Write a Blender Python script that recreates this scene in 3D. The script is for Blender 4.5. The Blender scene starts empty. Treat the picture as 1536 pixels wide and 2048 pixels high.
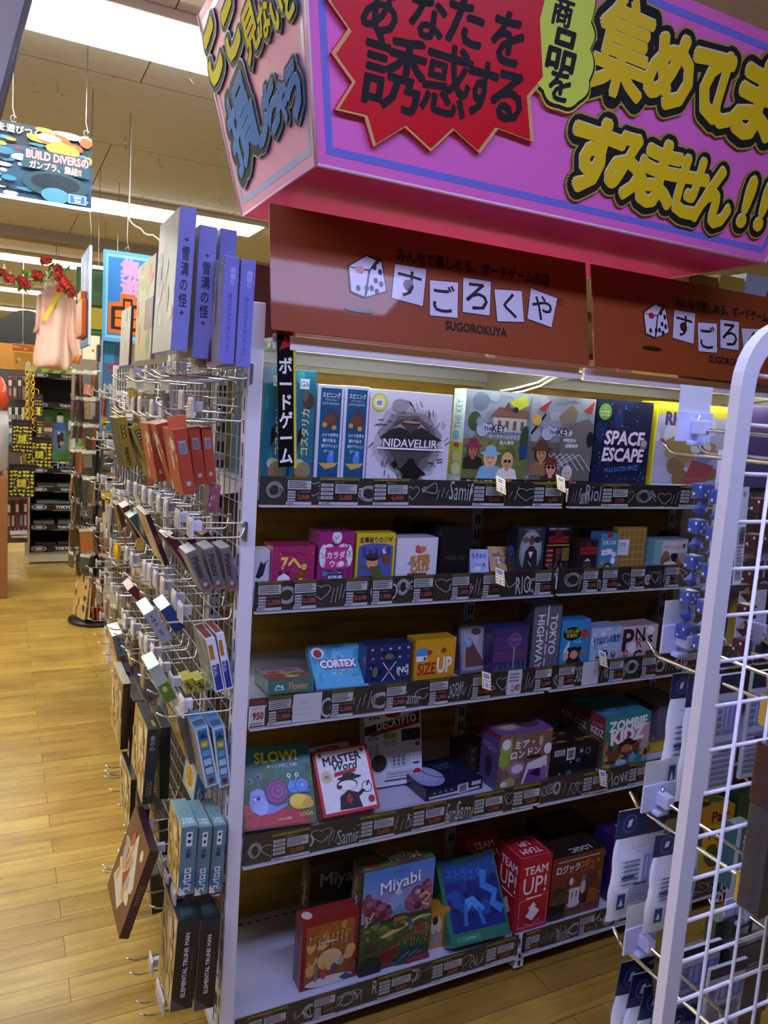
import bpy, bmesh, math, random
from mathutils import Vector, Matrix
scn = bpy.context.scene
COL = scn.collection
V3 = Vector
# ------------------------------------------------------------------ camera
CAM = V3((-.52, -1.65, 1.64))
YAW, PIT, ROL, FPX = .470332845, -.130241888, .0669953155, 1537.26
cf = V3((math.sin(YAW)*math.cos(PIT), math.cos(YAW)*math.cos(PIT), math.sin(PIT)))
cr = V3((math.cos(YAW), -math.sin(YAW), 0)); cu = cr.cross(cf)
cr, cu = math.cos(ROL)*cr+math.sin(ROL)*cu, -math.sin(ROL)*cr+math.cos(ROL)*cu
cd = bpy.data.cameras.new('camera'); cam = bpy.data.objects.new('camera', cd); COL.objects.link(cam)
cd.sensor_fit = 'VERTICAL'; cd.sensor_height = 36; cd.lens = 36*FPX/2048; cd.clip_start = .02; cd.clip_end = 100
cam.matrix_world = Matrix(((cr.x, cu.x, -cf.x, CAM.x), (cr.y, cu.y, -cf.y, CAM.y), (cr.z, cu.z, -cf.z, CAM.z), (0, 0, 0, 1)))
scn.camera = cam
cd.dof.use_dof = True; cd.dof.focus_distance = 2.1; cd.dof.aperture_fstop = 16
scn.view_settings.view_transform = 'Standard'; scn.view_settings.look = 'None'
scn.view_settings.exposure = 0.5; scn.view_settings.gamma = 1.0
# points measured on the photograph, placed on a known plane of the room
def ray(p): return cr*(p[0]-768)+cu*(1024-p[1])+cf*FPX
def onX(p, v): d = ray(p); return CAM+d*((v-CAM.x)/d.x)
def onY(p, v): d = ray(p); return CAM+d*((v-CAM.y)/d.y)
def onZ(p, v): d = ray(p); return CAM+d*((v-CAM.z)/d.z)
# ------------------------------------------------------------------ world and room light
w = bpy.data.worlds.new('world'); scn.world = w; w.use_nodes = True
w.node_tree.nodes['Background'].inputs[0].default_value = (.05, .05, .06, 1)
w.node_tree.nodes['Background'].inputs[1].default_value = .3
CEIL = 2.9
WARM, COOL = (1, .99, .87), (.5, .55, 1)
# ceiling fluorescent rows: (y, x from, x to, colour, strength)
STRIPS = [(1.30, -3.5, 1.1, WARM, 15), (3.97, -4.5, 1.14, WARM, 17), (6.8, -5, 4, WARM, 13), (9.6, -5, 4, WARM, 12), (12.4, -5, 4, WARM, 12),
          (-1.55, -2.6, 1.2, COOL, 16)]
SHELF_LAMP = (27.0, (1, 1, .84))
# ------------------------------------------------------------------ materials
def lin(h):
    if not isinstance(h, str): return h
    h = h.lstrip('#'); out = []
    for i in (0, 2, 4):
        c = int(h[i:i+2], 16)/255
        out.append(c/12.92 if c <= .04045 else ((c+.055)/1.055)**2.4)
    return tuple(out)
MATS = {}
def mat(col, rough=.42, metal=0, coat=0, bump=0, coatr=.12):
    key = (col, rough, metal, coat, bump, coatr)
    if key in MATS: return MATS[key]
    m = bpy.data.materials.new('paint'); m.use_nodes = True; nt = m.node_tree; b = nt.nodes['Principled BSDF']
    c = lin(col); b.inputs['Base Color'].default_value = (*c, 1)
    b.inputs['Metallic'].default_value = metal; b.inputs['Coat Weight'].default_value = coat; b.inputs['Coat Roughness'].default_value = coatr
    tc = nt.nodes.new('ShaderNodeTexCoord'); no = nt.nodes.new('ShaderNodeTexNoise'); no.inputs['Scale'].default_value = 14; no.inputs['Detail'].default_value = 2
    mr = nt.nodes.new('ShaderNodeMapRange'); mr.inputs['To Min'].default_value = rough*.8; mr.inputs['To Max'].default_value = min(1, rough*1.25)
    nt.links.new(tc.outputs['Object'], no.inputs['Vector']); nt.links.new(no.outputs['Fac'], mr.inputs['Value']); nt.links.new(mr.outputs[0], b.inputs['Roughness'])
    if bump:
        bp = nt.nodes.new('ShaderNodeBump'); bp.inputs['Strength'].default_value = bump; bp.inputs['Distance'].default_value = .02
        nt.links.new(no.outputs['Fac'], bp.inputs['Height']); nt.links.new(bp.outputs[0], b.inputs['Normal'])
    MATS[key] = m; return m
def glassy(name, fac, rough, tint, gloss=False):
    m = bpy.data.materials.new(name); m.use_nodes = True; nt = m.node_tree; nt.nodes.remove(nt.nodes['Principled BSDF'])
    t = nt.nodes.new('ShaderNodeBsdfTransparent'); t.inputs[0].default_value = (*tint, 1)
    if gloss: g = nt.nodes.new('ShaderNodeBsdfGlossy'); g.inputs['Roughness'].default_value = rough
    else: g = nt.nodes.new('ShaderNodeBsdfPrincipled'); g.inputs['Base Color'].default_value = (.9, .9, .92, 1); g.inputs['Roughness'].default_value = rough
    n = nt.nodes.new('ShaderNodeTexNoise'); n.inputs['Scale'].default_value = 35
    bp = nt.nodes.new('ShaderNodeBump'); bp.inputs['Strength'].default_value = .3; bp.inputs['Distance'].default_value = .01
    nt.links.new(n.outputs['Fac'], bp.inputs['Height']); nt.links.new(bp.outputs[0], g.inputs['Normal'])
    x = nt.nodes.new('ShaderNodeMixShader'); x.inputs[0].default_value = fac
    nt.links.new(t.outputs[0], x.inputs[1]); nt.links.new(g.outputs[0], x.inputs[2]); nt.links.new(x.outputs[0], nt.nodes['Material Output'].inputs[0])
    return m
CLEAR = glassy('clear_acrylic', .07, .12, (.95, .96, .97), True); FILM = glassy('plastic_film', .16, .18, (.9, .9, .9), True); MILKY = glassy('milky_plastic', .6, .3, (.9, .92, .95))
def emit(col, s):
    m = bpy.data.materials.new('lamp_light'); m.use_nodes = True; nt = m.node_tree; b = nt.nodes['Principled BSDF']
    b.inputs['Base Color'].default_value = (.8, .8, .8, 1); b.inputs['Emission Color'].default_value = (*lin(col), 1); b.inputs['Emission Strength'].default_value = s
    return m
CHROME = mat('d8d8d8', .16, 1); WHITE = mat('e9e8ee', .38); CREAM = mat('ded9c0', .45); STEEL = mat('b8b8bc', .3, 1)
def ramp_mat(name, build): 
    m = bpy.data.materials.new(name); m.use_nodes = True; build(m.node_tree, m.node_tree.nodes['Principled BSDF']); return m
def nd(nt, typ, **kw):
    n = nt.nodes.new('ShaderNode'+typ)
    for k, v in kw.items(): n.inputs[k.replace('_', ' ')].default_value = v
    return n
def ramp(nt, src, stops):
    r = nt.nodes.new('ShaderNodeValToRGB'); e = r.color_ramp.elements
    while len(e) < len(stops): e.new(.5)
    for i, (p, c) in enumerate(stops): e[i].position = p; e[i].color = (*lin(c), 1)
    nt.links.new(src, r.inputs[0]); return r.outputs[0]
def mixc(nt, fac, a, b, mode='MIX'):
    n = nt.nodes.new('ShaderNodeMix'); n.data_type = 'RGBA'; n.blend_type = mode
    if isinstance(fac, (int, float)): n.inputs[0].default_value = fac
    else: nt.links.new(fac, n.inputs[0])
    for s, i in ((a, 6), (b, 7)):
        if isinstance(s, (str, tuple)): n.inputs[i].default_value = (*lin(s), 1)
        else: nt.links.new(s, n.inputs[i])
    return n.outputs[2]
def floor_build(nt, b):
    tc = nd(nt, 'TexCoord'); L = nt.links
    br = nt.nodes.new('ShaderNodeTexBrick'); br.offset = .37; br.offset_frequency = 2
    for k, v in dict(Scale=1, Mortar_Size=.0011, Mortar_Smooth=.1, Brick_Width=.92, Row_Height=.0935, Bias=0).items(): br.inputs[k.replace('_', ' ')].default_value = v
    br.inputs['Color1'].default_value = (0, 0, 0, 1); br.inputs['Color2'].default_value = (1, 1, 1, 1); br.inputs['Mortar'].default_value = (.5, .5, .5, 1)
    L.new(tc.outputs['Object'], br.inputs['Vector'])
    mp = nd(nt, 'Mapping'); mp.inputs['Scale'].default_value = (1.6, 26, 1); L.new(tc.outputs['Object'], mp.inputs['Vector'])
    ad = nt.nodes.new('ShaderNodeVectorMath'); L.new(mp.outputs[0], ad.inputs[0]); L.new(br.outputs['Color'], ad.inputs[1])
    g = nd(nt, 'TexNoise', Scale=1.6, Detail=4, Roughness=.55); L.new(ad.outputs[0], g.inputs['Vector'])
    grain = ramp(nt, g.outputs['Fac'], [(.25, '987630'), (.5, 'ba9a48'), (.8, 'caac5c')])
    tone = ramp(nt, br.outputs['Color'], [(0, 'd9c7a8'), (1, 'ffffff')])
    c = mixc(nt, .8, grain, tone, 'MULTIPLY')
    d = nd(nt, 'TexNoise', Scale=1.4, Detail=5, Roughness=.7); L.new(tc.outputs['Object'], d.inputs['Vector'])
    wear = ramp(nt, d.outputs['Fac'], [(.42, 'ffffff'), (.75, 'a89c8c')]); c = mixc(nt, .75, c, wear, 'MULTIPLY')
    c = mixc(nt, br.outputs['Fac'], c, '4a2c10'); L.new(c, b.inputs['Base Color'])
    mr = nd(nt, 'MapRange', To_Min=.16, To_Max=.42); L.new(d.outputs['Fac'], mr.inputs['Value']); L.new(mr.outputs[0], b.inputs['Roughness'])
FLOOR = ramp_mat('wood_laminate', floor_build)
def ceil_build(nt, b):
    tc = nd(nt, 'TexCoord'); L = nt.links
    mp = nd(nt, 'Mapping'); mp.inputs['Scale'].default_value = (14, 60, 1); L.new(tc.outputs['Object'], mp.inputs['Vector'])
    g = nd(nt, 'TexNoise', Scale=1, Detail=3, Roughness=.6); L.new(mp.outputs[0], g.inputs['Vector'])
    c = ramp(nt, g.outputs['Fac'], [(.27, '77757a'), (.33, 'c6c8cc'), (.75, 'd2d4d8')])
    br = nt.nodes.new('ShaderNodeTexBrick'); br.offset = .5
    for k, v in dict(Scale=1, Mortar_Size=.003, Mortar_Smooth=.1, Brick_Width=1.82, Row_Height=.91, Bias=0).items(): br.inputs[k.replace('_', ' ')].default_value = v
    L.new(tc.outputs['Object'], br.inputs['Vector'])
    L.new(mixc(nt, br.outputs['Fac'], c, '6a6258'), b.inputs['Base Color']); b.inputs['Roughness'].default_value = .9
CEILM = ramp_mat('speckled_ceiling_board', ceil_build)
def wood_build(nt, b):
    tc = nd(nt, 'TexCoord'); L = nt.links
    mp = nd(nt, 'Mapping'); mp.inputs['Scale'].default_value = (1.2, 1, 11); L.new(tc.outputs['Object'], mp.inputs['Vector'])
    g = nd(nt, 'TexNoise', Scale=2.5, Detail=7, Roughness=.6, Distortion=.6); L.new(mp.outputs[0], g.inputs['Vector'])
    c = ramp(nt, g.outputs['Fac'], [(.28, '7c5f18'), (.45, 'b08a28'), (.62, 'c8a032'), (.8, 'dcb644')])
    mp2 = nd(nt, 'Mapping'); mp2.inputs['Scale'].default_value = (3, 1, 6.5); L.new(tc.outputs['Object'], mp2.inputs['Vector'])
    k = nd(nt, 'TexVoronoi', Scale=1.3); L.new(mp2.outputs[0], k.inputs['Vector'])
    kn = ramp(nt, k.outputs['Distance'], [(.04, '3a2008'), (.16, 'ffffff')]); L.new(mixc(nt, .8, c, kn, 'MULTIPLY'), b.inputs['Base Color']); b.inputs['Roughness'].default_value = .55
WOOD = ramp_mat('knotty_wood_print', wood_build)
# ------------------------------------------------------------------ mesh builder
TXT = {}
def glyphs(s, bold=0, sp=1.0):
    k = (s, bold, sp)
    if k not in TXT:
        c = bpy.data.curves.new('t', 'FONT'); c.body = s; c.offset = bold; c.resolution_u = 2; c.space_line = sp; c.align_x = 'CENTER' if '\n' in s else 'LEFT'
        o = bpy.data.objects.new('t', c); m = o.to_mesh()
        TXT[k] = ([(v.co.x, v.co.y) for v in m.vertices], [tuple(p.vertices) for p in m.polygons])
        o.to_mesh_clear(); bpy.data.objects.remove(o); bpy.data.curves.remove(c)
    return TXT[k]
BOXC = {}
def wmat(o): return (wmat(o.parent) if o.parent else Matrix()) @ o.matrix_basis
class MB:
    def __init__(s): s.v, s.f, s.m, s.mats, s.M, s.sm = [], [], [], [], Matrix(), []
    def mi(s, m):
        if isinstance(m, (str, tuple)): m = mat(m)
        if m not in s.mats: s.mats.append(m)
        return s.mats.index(m)
    def add(s, vs, fs, m, smooth=False):
        i, k = len(s.v), s.mi(m); M = s.M
        s.v += [M @ V3(p) for p in vs]; s.f += [tuple(a+i for a in f) for f in fs]; s.m += [k]*len(fs); s.sm += [smooth]*len(fs); return s
    def box(s, a, b, m, bev=0, faces=None):
        """box from corner a to b; faces maps '-y' etc. to another material"""
        if bev:
            d = tuple(round(b[i]-a[i], 5) for i in range(3)); key = (d, bev)
            if key not in BOXC:
                bm = bmesh.new(); bmesh.ops.create_cube(bm, size=1); bmesh.ops.scale(bm, vec=d, verts=bm.verts)
                bmesh.ops.bevel(bm, geom=bm.edges, offset=min(bev, min(d)*.45), segments=2, affect='EDGES', profile=.6)
                bm.verts.index_update(); bm.normal_update()
                BOXC[key] = ([tuple(v.co) for v in bm.verts], [[v.index for v in f.verts] for f in bm.faces], [tuple(f.normal) for f in bm.faces]); bm.free()
            vs, fs, ns = BOXC[key]; c = [(a[i]+b[i])/2 for i in range(3)]
            vs = [(v[0]+c[0], v[1]+c[1], v[2]+c[2]) for v in vs]
        else:
            x0, y0, z0 = a; x1, y1, z1 = b
            vs = [(x0, y0, z0), (x1, y0, z0), (x1, y1, z0), (x0, y1, z0), (x0, y0, z1), (x1, y0, z1), (x1, y1, z1), (x0, y1, z1)]
            fs = [(0, 3, 2, 1), (4, 5, 6, 7), (0, 1, 5, 4), (2, 3, 7, 6), (1, 2, 6, 5), (3, 0, 4, 7)]; ns = [(0, 0, -1), (0, 0, 1), (0, -1, 0), (0, 1, 0), (1, 0, 0), (-1, 0, 0)]
        if faces:
            g = {}
            for f, n in zip(fs, ns):
                ax = max(range(3), key=lambda i: abs(n[i])); g.setdefault(faces.get(('-' if n[ax] < 0 else '+')+'xyz'[ax], m) if abs(n[ax]) > .95 else m, []).append(f)
            first = True
            for mm, ff in g.items():
                used = sorted({i for f in ff for i in f}); mp = {i: j for j, i in enumerate(used)}
                s.add([vs[i] for i in used], [tuple(mp[i] for i in f) for f in ff], mm)
        else: s.add(vs, fs, m)
        return s
    def tube(s, path, r, m, n=8, closed=False, cap=True):
        P = [V3(p) for p in path]; k = len(P); vs, fs = [], []; up = None
        for i, p in enumerate(P):
            t = ((P[(i+1) % k] if closed or i < k-1 else p)-(P[i-1] if closed or i > 0 else p)).normalized()
            if up is None: up = t.orthogonal().normalized()
            up = (up-t*up.dot(t)).normalized(); sd = t.cross(up); rr = r[i] if isinstance(r, (list, tuple)) else r
            vs += [p+(up*math.cos(2*math.pi*j/n)+sd*math.sin(2*math.pi*j/n))*rr for j in range(n)]
        for i in range(k if closed else k-1):
            a, b = i*n, ((i+1) % k)*n
            fs += [(a+j, a+(j+1) % n, b+(j+1) % n, b+j) for j in range(n)]
        if cap and not closed: fs += [tuple(range(n-1, -1, -1)), tuple(range((k-1)*n, k*n))]
        return s.add(vs, fs, m, True)
    def sweep(s, path, prof, m, side):
        """rectangular bar along a path; prof=(a,b) across `side` and the other normal"""
        P = [V3(p) for p in path]; vs, fs = [], []; side = V3(side); a, b = prof[0]/2, prof[1]/2
        for i, p in enumerate(P):
            t = (P[min(i+1, len(P)-1)]-P[max(i-1, 0)]).normalized(); o = t.cross(side).normalized()
            vs += [p+side*sx*b+o*so*a for sx, so in ((-1, -1), (1, -1), (1, 1), (-1, 1))]
        for i in range(len(P)-1): fs += [(i*4+j, i*4+(j+1) % 4, i*4+4+(j+1) % 4, i*4+4+j) for j in range(4)]
        fs += [(3, 2, 1, 0), tuple(range(len(P)*4-4, len(P)*4))]; return s.add(vs, fs, m)
    def lathe(s, prof, m, n=16, c=(0, 0, 0)):
        vs, fs = [], []
        for r, z in prof: vs += [(c[0]+r*math.cos(2*math.pi*j/n), c[1]+r*math.sin(2*math.pi*j/n), c[2]+z) for j in range(n)]
        for i in range(len(prof)-1): fs += [(i*n+j, i*n+(j+1) % n, (i+1)*n+(j+1) % n, (i+1)*n+j) for j in range(n)]
        fs += [tuple(range(n-1, -1, -1)), tuple(range((len(prof)-1)*n, len(prof)*n))]; return s.add(vs, fs, m, True)
    def ball(s, c, r, m, n=10, k=6):
        r = r if isinstance(r, (tuple, list)) else (r, r, r); vs, fs = [(c[0], c[1], c[2]-r[2])], []
        for i in range(1, k):
            a = math.pi*i/k
            vs += [(c[0]+r[0]*math.sin(a)*math.cos(2*math.pi*j/n), c[1]+r[1]*math.sin(a)*math.sin(2*math.pi*j/n), c[2]-r[2]*math.cos(a)) for j in range(n)]
        vs.append((c[0], c[1], c[2]+r[2])); e = len(vs)-1
        fs += [(0, 1+(j+1) % n, 1+j) for j in range(n)]+[(e, e-n+j, e-n+(j+1) % n) for j in range(n)]
        for i in range(k-2): fs += [(1+i*n+j, 1+i*n+(j+1) % n, 1+(i+1)*n+(j+1) % n, 1+(i+1)*n+j) for j in range(n)]
        return s.add(vs, fs, m, True)
    def slab(s, pts, O, U, W, t, m, side=None):
        """extruded outline: pts in the plane O,U,W, thickness t along -U x W (front face at O)"""
        N = U.cross(W); n = len(pts); f = [O+U*x+W*y for x, y in pts]; bk = [p-N*t for p in f]
        s.add(f, [tuple(range(n))], m); s.add(f+bk, [(i, i+n, (i+1) % n+n, (i+1) % n) for i in range(n)], side or m); s.add(bk, [tuple(range(n-1, -1, -1))], side or m); return s
    def build(s, name, parent=None, M=None, local=False):
        """link as one object; points are world points unless local (then relative to the parent)"""
        if parent and not local: I = wmat(parent).inverted(); s.v = [I @ V3(v) for v in s.v]
        me = bpy.data.meshes.new(name); me.from_pydata([tuple(v) for v in s.v], [], s.f)
        for m in s.mats: me.materials.append(m)
        me.polygons.foreach_set('material_index', s.m); me.polygons.foreach_set('use_smooth', s.sm); me.update()
        o = bpy.data.objects.new(name, me); COL.objects.link(o)
        if parent: o.parent = parent
        if M is not None: o.matrix_world = M
        return o
class Art:
    """flat print on a face: origin O, unit directions U (right) and W (up), size w x h in metres"""
    def __init__(s, mb, O, U, W, w, h, z=.0002): s.mb, s.O, s.U, s.W, s.w, s.h, s.z, s.N, s.clip = mb, V3(O), V3(U), V3(W), w, h, z, V3(U).cross(V3(W)), not w == h == 1
    def pts(s, P): 
        s.z += .00005
        if s.clip: P = [(min(1, max(0, x)), min(1, max(0, y))) for x, y in P]
        return [s.O+s.U*(x*s.w)+s.W*(y*s.h)+s.N*s.z for x, y in P]
    def P(s, P, c): v = s.pts(P); s.mb.add(v, [tuple(range(len(v)))], c); return s
    def R(s, x0, y0, x1, y1, c): return s.P([(x0, y0), (x1, y0), (x1, y1), (x0, y1)], c)
    def E(s, x, y, rx, ry, c, n=18, a0=0, a1=360, rot=0):
        """ellipse; rx as share of the width, ry as share of the height (None: round)"""
        if ry is None: ry = rx*s.w/s.h
        r = math.radians(rot); out = []
        for i in range(n+(a1-a0 != 360)):
            t = math.radians(a0+(a1-a0)*i/n); ex, ey = rx*s.w*math.cos(t), ry*s.h*math.sin(t)
            out.append((x+(ex*math.cos(r)-ey*math.sin(r))/s.w, y+(ex*math.sin(r)+ey*math.cos(r))/s.h))
        return s.P(out, c)
    def L(s, P, wd, c, closed=False):
        """line of width wd (share of the width)"""
        v = s.pts(P); hw = wd*s.w/2; k = len(v); vs = []; fs = []
        for i, p in enumerate(v):
            t = (v[(i+1) % k if closed else min(i+1, k-1)]-v[i-1 if closed or i else 0])
            if t.length < 1e-9: t = s.U
            n = s.N.cross(t).normalized()*hw; vs += [p+n, p-n]
        for i in range(k if closed else k-1): a, b = 2*i, 2*((i+1) % k); fs.append((a, a+1, b+1, b))
        s.mb.add(vs, fs, c); return s
    def C(s, x, y, r, wd, c, n=20, sq=1): return s.L([(x+r*math.cos(2*math.pi*i/n), y+sq*r*s.w/s.h*math.sin(2*math.pi*i/n)) for i in range(n)], wd, c, True)
    def T(s, t, x, y, h, c, w=None, rot=0, b=0, oc=None, ow=.06, lift=0, sp=1., shear=0):
        """text centred on x,y; h as share of the height (of the text block), w as the largest share of the width"""
        base, _ = glyphs(t, b if b <= .009 else 0, sp)
        if not base: return s
        x0, x1 = min(p[0] for p in base), max(p[0] for p in base); y0, y1 = min(p[1] for p in base), max(p[1] for p in base)
        H, Wd = h*s.h, (w*s.w if w else 9)
        r = math.radians(rot)
        if abs(math.sin(r)) > .7: H, Wd = h*s.w, (w*s.h if w else 9)
        k = H/(y1-y0); kx = min(k, Wd/(x1-x0)); ca, sa = math.cos(r), math.sin(r)
        for cc, off in (((oc, ow),) if oc else ())+((c, 0),):
            g = b+off; many = 0 if g <= .009 else 6 if g < .045 else 10 if g < .1 else 26
            v, f = glyphs(t, 0 if many else g, sp); s.z += .00005+lift; o = s.O+s.U*(x*s.w)+s.W*(y*s.h)+s.N*s.z
            for i in range(-1, many):
                out = []; dx, dy = (0, 0) if i < 0 else (g*math.cos(i*6.28319/many), g*math.sin(i*6.28319/many))
                for px, py in v:
                    a, bb = (px+dx-(x0+x1)/2)*kx, (py+dy-(y0+y1)/2)*k; a += shear*bb
                    out.append(o+s.U*(a*ca-bb*sa)+s.W*(a*sa+bb*ca)+s.N*(.0000015*(i+1)))
                s.mb.add(out, f, cc)
        return s
def tag(o, label, cat, group=None, kind=None):
    o['label'] = label; o['category'] = cat
    if group: o['group'] = group
    if kind: o['kind'] = kind
    return o
def empty(name, loc, label, cat, group=None, rz=0):
    o = bpy.data.objects.new(name, None); COL.objects.link(o); o.location = loc; o.rotation_euler = (0, 0, rz); o.empty_display_size = .05
    return tag(o, label, cat, group)
def copy_tree(o, parent=None):
    c = o.copy(); COL.objects.link(c)
    if parent: c.parent = parent
    for ch in list(o.children): copy_tree(ch, c)
    return c
def struct(o): o['kind'] = 'structure'; return o
X_, Y_, Z_ = V3((1, 0, 0)), V3((0, 1, 0)), V3((0, 0, 1))
ORD = ['first', 'second', 'third', 'fourth', 'fifth', 'sixth', 'seventh', 'eighth', 'ninth', 'tenth', 'eleventh', 'twelfth', 'thirteenth', 'fourteenth', 'fifteenth', 'sixteenth']
# ------------------------------------------------------------------ room shell
struct(MB().box((-7, -9, -.1), (9, 15, 0), FLOOR).build('floor'))
struct(MB().box((-7, -9, CEIL), (9, 15, CEIL+.1), CEILM).build('ceiling'))
for nm, a, b in (('wall_back', (-7, 15, 0), (9, 15.1, CEIL)), ('wall_front', (-7, -9.1, 0), (9, -9, CEIL)), ('wall_left', (-7.1, -9, 0), (-7, 15, CEIL)), ('wall_right', (9, -9, 0), (9.1, 15, CEIL))):
    struct(MB().box(a, b, mat('b9b2a6' if nm == 'wall_back' else '5c564e', .8)).build(nm))
b_ = MB().box((-7, 5.35, 2.82), (9, 5.55, CEIL), mat('9a9083', .8)); struct(b_.build('trim_1'))
SN = ['above the near end of the hook wall', 'crossing above the hanging blue board', 'above the roses', 'beyond the roses', 'deepest in the shop', 'over the near aisle', 'behind the viewer']
for i, (y, x0, x1, c, st) in enumerate(STRIPS):
    e = empty('ceiling_light', ((x0+x1)/2, y, CEIL), 'long white fluorescent ceiling light '+SN[i], 'ceiling light', 'rows of ceiling lights')
    hx = (x1-x0)/2
    MB().box((-hx-.03, -.18, -.035), (hx+.03, .18, -.001), mat('d6d2c8', .5), .006).build('housing', e, local=True)
    MB().box((-hx, -.155, -.05), (hx, .155, -.036), emit(c, st)).build('diffuser', e, local=True)
# ------------------------------------------------------------------ pink canopy sign
class Face:
    """plane with art placed from measured points"""
    def __init__(s, O, U, W): s.O, s.U, s.W = V3(O), V3(U).normalized(), V3(W).normalized(); s.N = s.U.cross(s.W)
    def q(s, p):
        d = ray(p); t = (s.O-CAM).dot(s.N)/d.dot(s.N); v = CAM+d*t-s.O; return v.dot(s.U), v.dot(s.W)
    def art(s, mb, z=.0004): return Art(mb, s.O, s.U, s.W, 1, 1, z)
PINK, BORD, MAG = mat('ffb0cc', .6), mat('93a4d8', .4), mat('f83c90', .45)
PINK_COOL = mat('e86ec2', .5)  # front face pink with the bluish aisle light's purple cast put into its colour
S0 = (.015, -.22, 2.09, 1.274, .273); SH, SA = .47, .215
def sign_ring(h): return [V3((S0[0]-SA*h, S0[1]-SA*h, S0[2]+h)), V3((S0[3]+SA*h, S0[1]-SA*h, S0[2]+h)), V3((S0[3]+SA*h, S0[4]+SA*h, S0[2]+h)), V3((S0[0]-SA*h, S0[4]+SA*h, S0[2]+h))]
sg = empty('canopy_sign', ((S0[0]+S0[3])/2, 0, 2.09), 'big pink flared canopy sign with raised cartoon lettering above the shelves', 'sign')
mb = MB(); lo, hi = sign_ring(0), sign_ring(SH)
for i, m in enumerate((PINK_COOL, PINK, PINK, PINK)): mb.add([lo[i], lo[(i+1) % 4], hi[(i+1) % 4], hi[i]], [(0, 1, 2, 3)], m)
mb.add(lo, [(3, 2, 1, 0)], MAG); mb.add(hi, [(0, 1, 2, 3)], PINK)
for i in range(4): mb.tube([lo[i], hi[i]], .004, mat('f3dfe6', .4), 6)
mb.tube(lo, .0035, mat('f0c8da', .4), 6, True)
FF = Face(lo[0], X_, hi[0]-lo[0]-X_*(hi[0]-lo[0]).x); FL = Face(lo[3], -Y_, (hi[0]-lo[0])-Y_*(hi[0]-lo[0]).y)
fw, fh = S0[3]-S0[0], math.hypot(SH, SA*SH); fl = SA/math.hypot(1, SA); lw = S0[4]-S0[1]
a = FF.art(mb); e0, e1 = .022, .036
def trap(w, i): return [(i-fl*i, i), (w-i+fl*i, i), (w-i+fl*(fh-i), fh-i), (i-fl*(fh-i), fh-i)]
for A_, w_, BORD in ((a, fw, mat('7478d4', .4)), (FL.art(mb), lw, BORD)):  # front border is a darker copy, its dimmer bluish light put into the colour
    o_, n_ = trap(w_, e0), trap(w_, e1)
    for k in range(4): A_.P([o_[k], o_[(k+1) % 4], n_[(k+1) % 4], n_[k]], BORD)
mb.build('body', sg)
def foam(name, F, pts, layers):
    """raised foam board pieces: outline in photo points, layers (grow, thickness, face colour, side colour)"""
    m = MB(); c = [F.q(p) for p in pts]; z = 0
    for g, t, fc, sc in layers:
        cx, cy = sum(p[0] for p in c)/len(c), sum(p[1] for p in c)/len(c)
        z += t; m.slab([(cx+(x-cx)*g, cy+(y-cy)*g) for x, y in c], F.O+F.N*z, F.U, F.W, t, fc, sc)
    m.z = z; return m
RED, GOLDB, BLK, YEL = mat('d4061e', .4), mat('d9a86c', .5), mat('0b090b', .7), mat('e8c61c', .38)
def Z2(x, y): return (600+x/1.641, y/1.641)
burst = [Z2(*p) for p in ((60, -130), (80, 0), (149, 98), (95, 177), (163, 272), (107, 362), (203, 385), (232, 483), (335, 420), (420, 498), (495, 428), (580, 505), (640, 425), (757, 468), (745, 320), (800, 255), (790, 60), (820, -60), (620, -120), (420, -60), (240, -130))]
m = foam('x', FF, burst, [(1, .012, GOLDB, RED), (.955, .0015, RED, RED)])
A_ = Art(m, FF.O+FF.N*m.z, FF.U, FF.W, 1, 1)
def word(A, F, items, c, b=.03, oc=None, ow=.06, tilt=0):
    for ch, x, y, hp, wp in items:
        u, v = F.q((x, y)); u0, v0 = F.q((x, y-hp/2)); u1, v1 = F.q((x+wp/2, y)); A.T(ch, u, v, abs(v0-v)*2, c, w=2*abs(u1-u), b=b, oc=oc, ow=ow, rot=tilt)
word(A_, FF, [('あ', 755, 22, 95, 90), ('な', 850, 35, 95, 90), ('た', 925, 45, 100, 90), ('を', 1008, 80, 105, 62), ('す', 955, 180, 110, 58), ('る', 1008, 195, 100, 62)], BLK, .036)
word(A_, FF, [('誘', 783, 147, 155, 130), ('惑', 888, 163, 145, 92)], BLK, .02)
m.build('red_burst', sg)
cl = []
for i in range(5): cl.append((1182-(i % 2)*0, -120+i*80))
pts = []
def lump(x0, y0, x1, y1, s, k=6):
    for j in range(k):
        t = j/k; nx, ny = (y1-y0), -(x1-x0); l = math.hypot(nx, ny); q = math.sin(math.pi*t)*s; pts.append((x0+(x1-x0)*t+nx/l*q, y0+(y1-y0)*t+ny/l*q))
P_ = [(1066, -60), (1066, 45), (1064, 85), (1065, 140), (1078, 185), (1112, 215), (1150, 208), (1172, 165), (1174, 100), (1176, 45), (1178, -60)]
for i in range(len(P_)): lump(*P_[i], *P_[(i+1) % len(P_)], -9)
m = foam('x', FF, pts, [(1.06, .01, mat('d9cf3a', .5), GOLDB), (1.02, .0015, BLK, BLK), (.96, .0015, mat('d3e24a', .5), BLK)])
A_ = Art(m, FF.O+FF.N*m.z, FF.U, FF.W, 1, 1)
word(A_, FF, [('商', 1118, 25, 62, 76), ('品', 1118, 103, 84, 76), ('を', 1112, 172, 64, 46)], BLK, .035)
m.build('green_cloud', sg)
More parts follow.
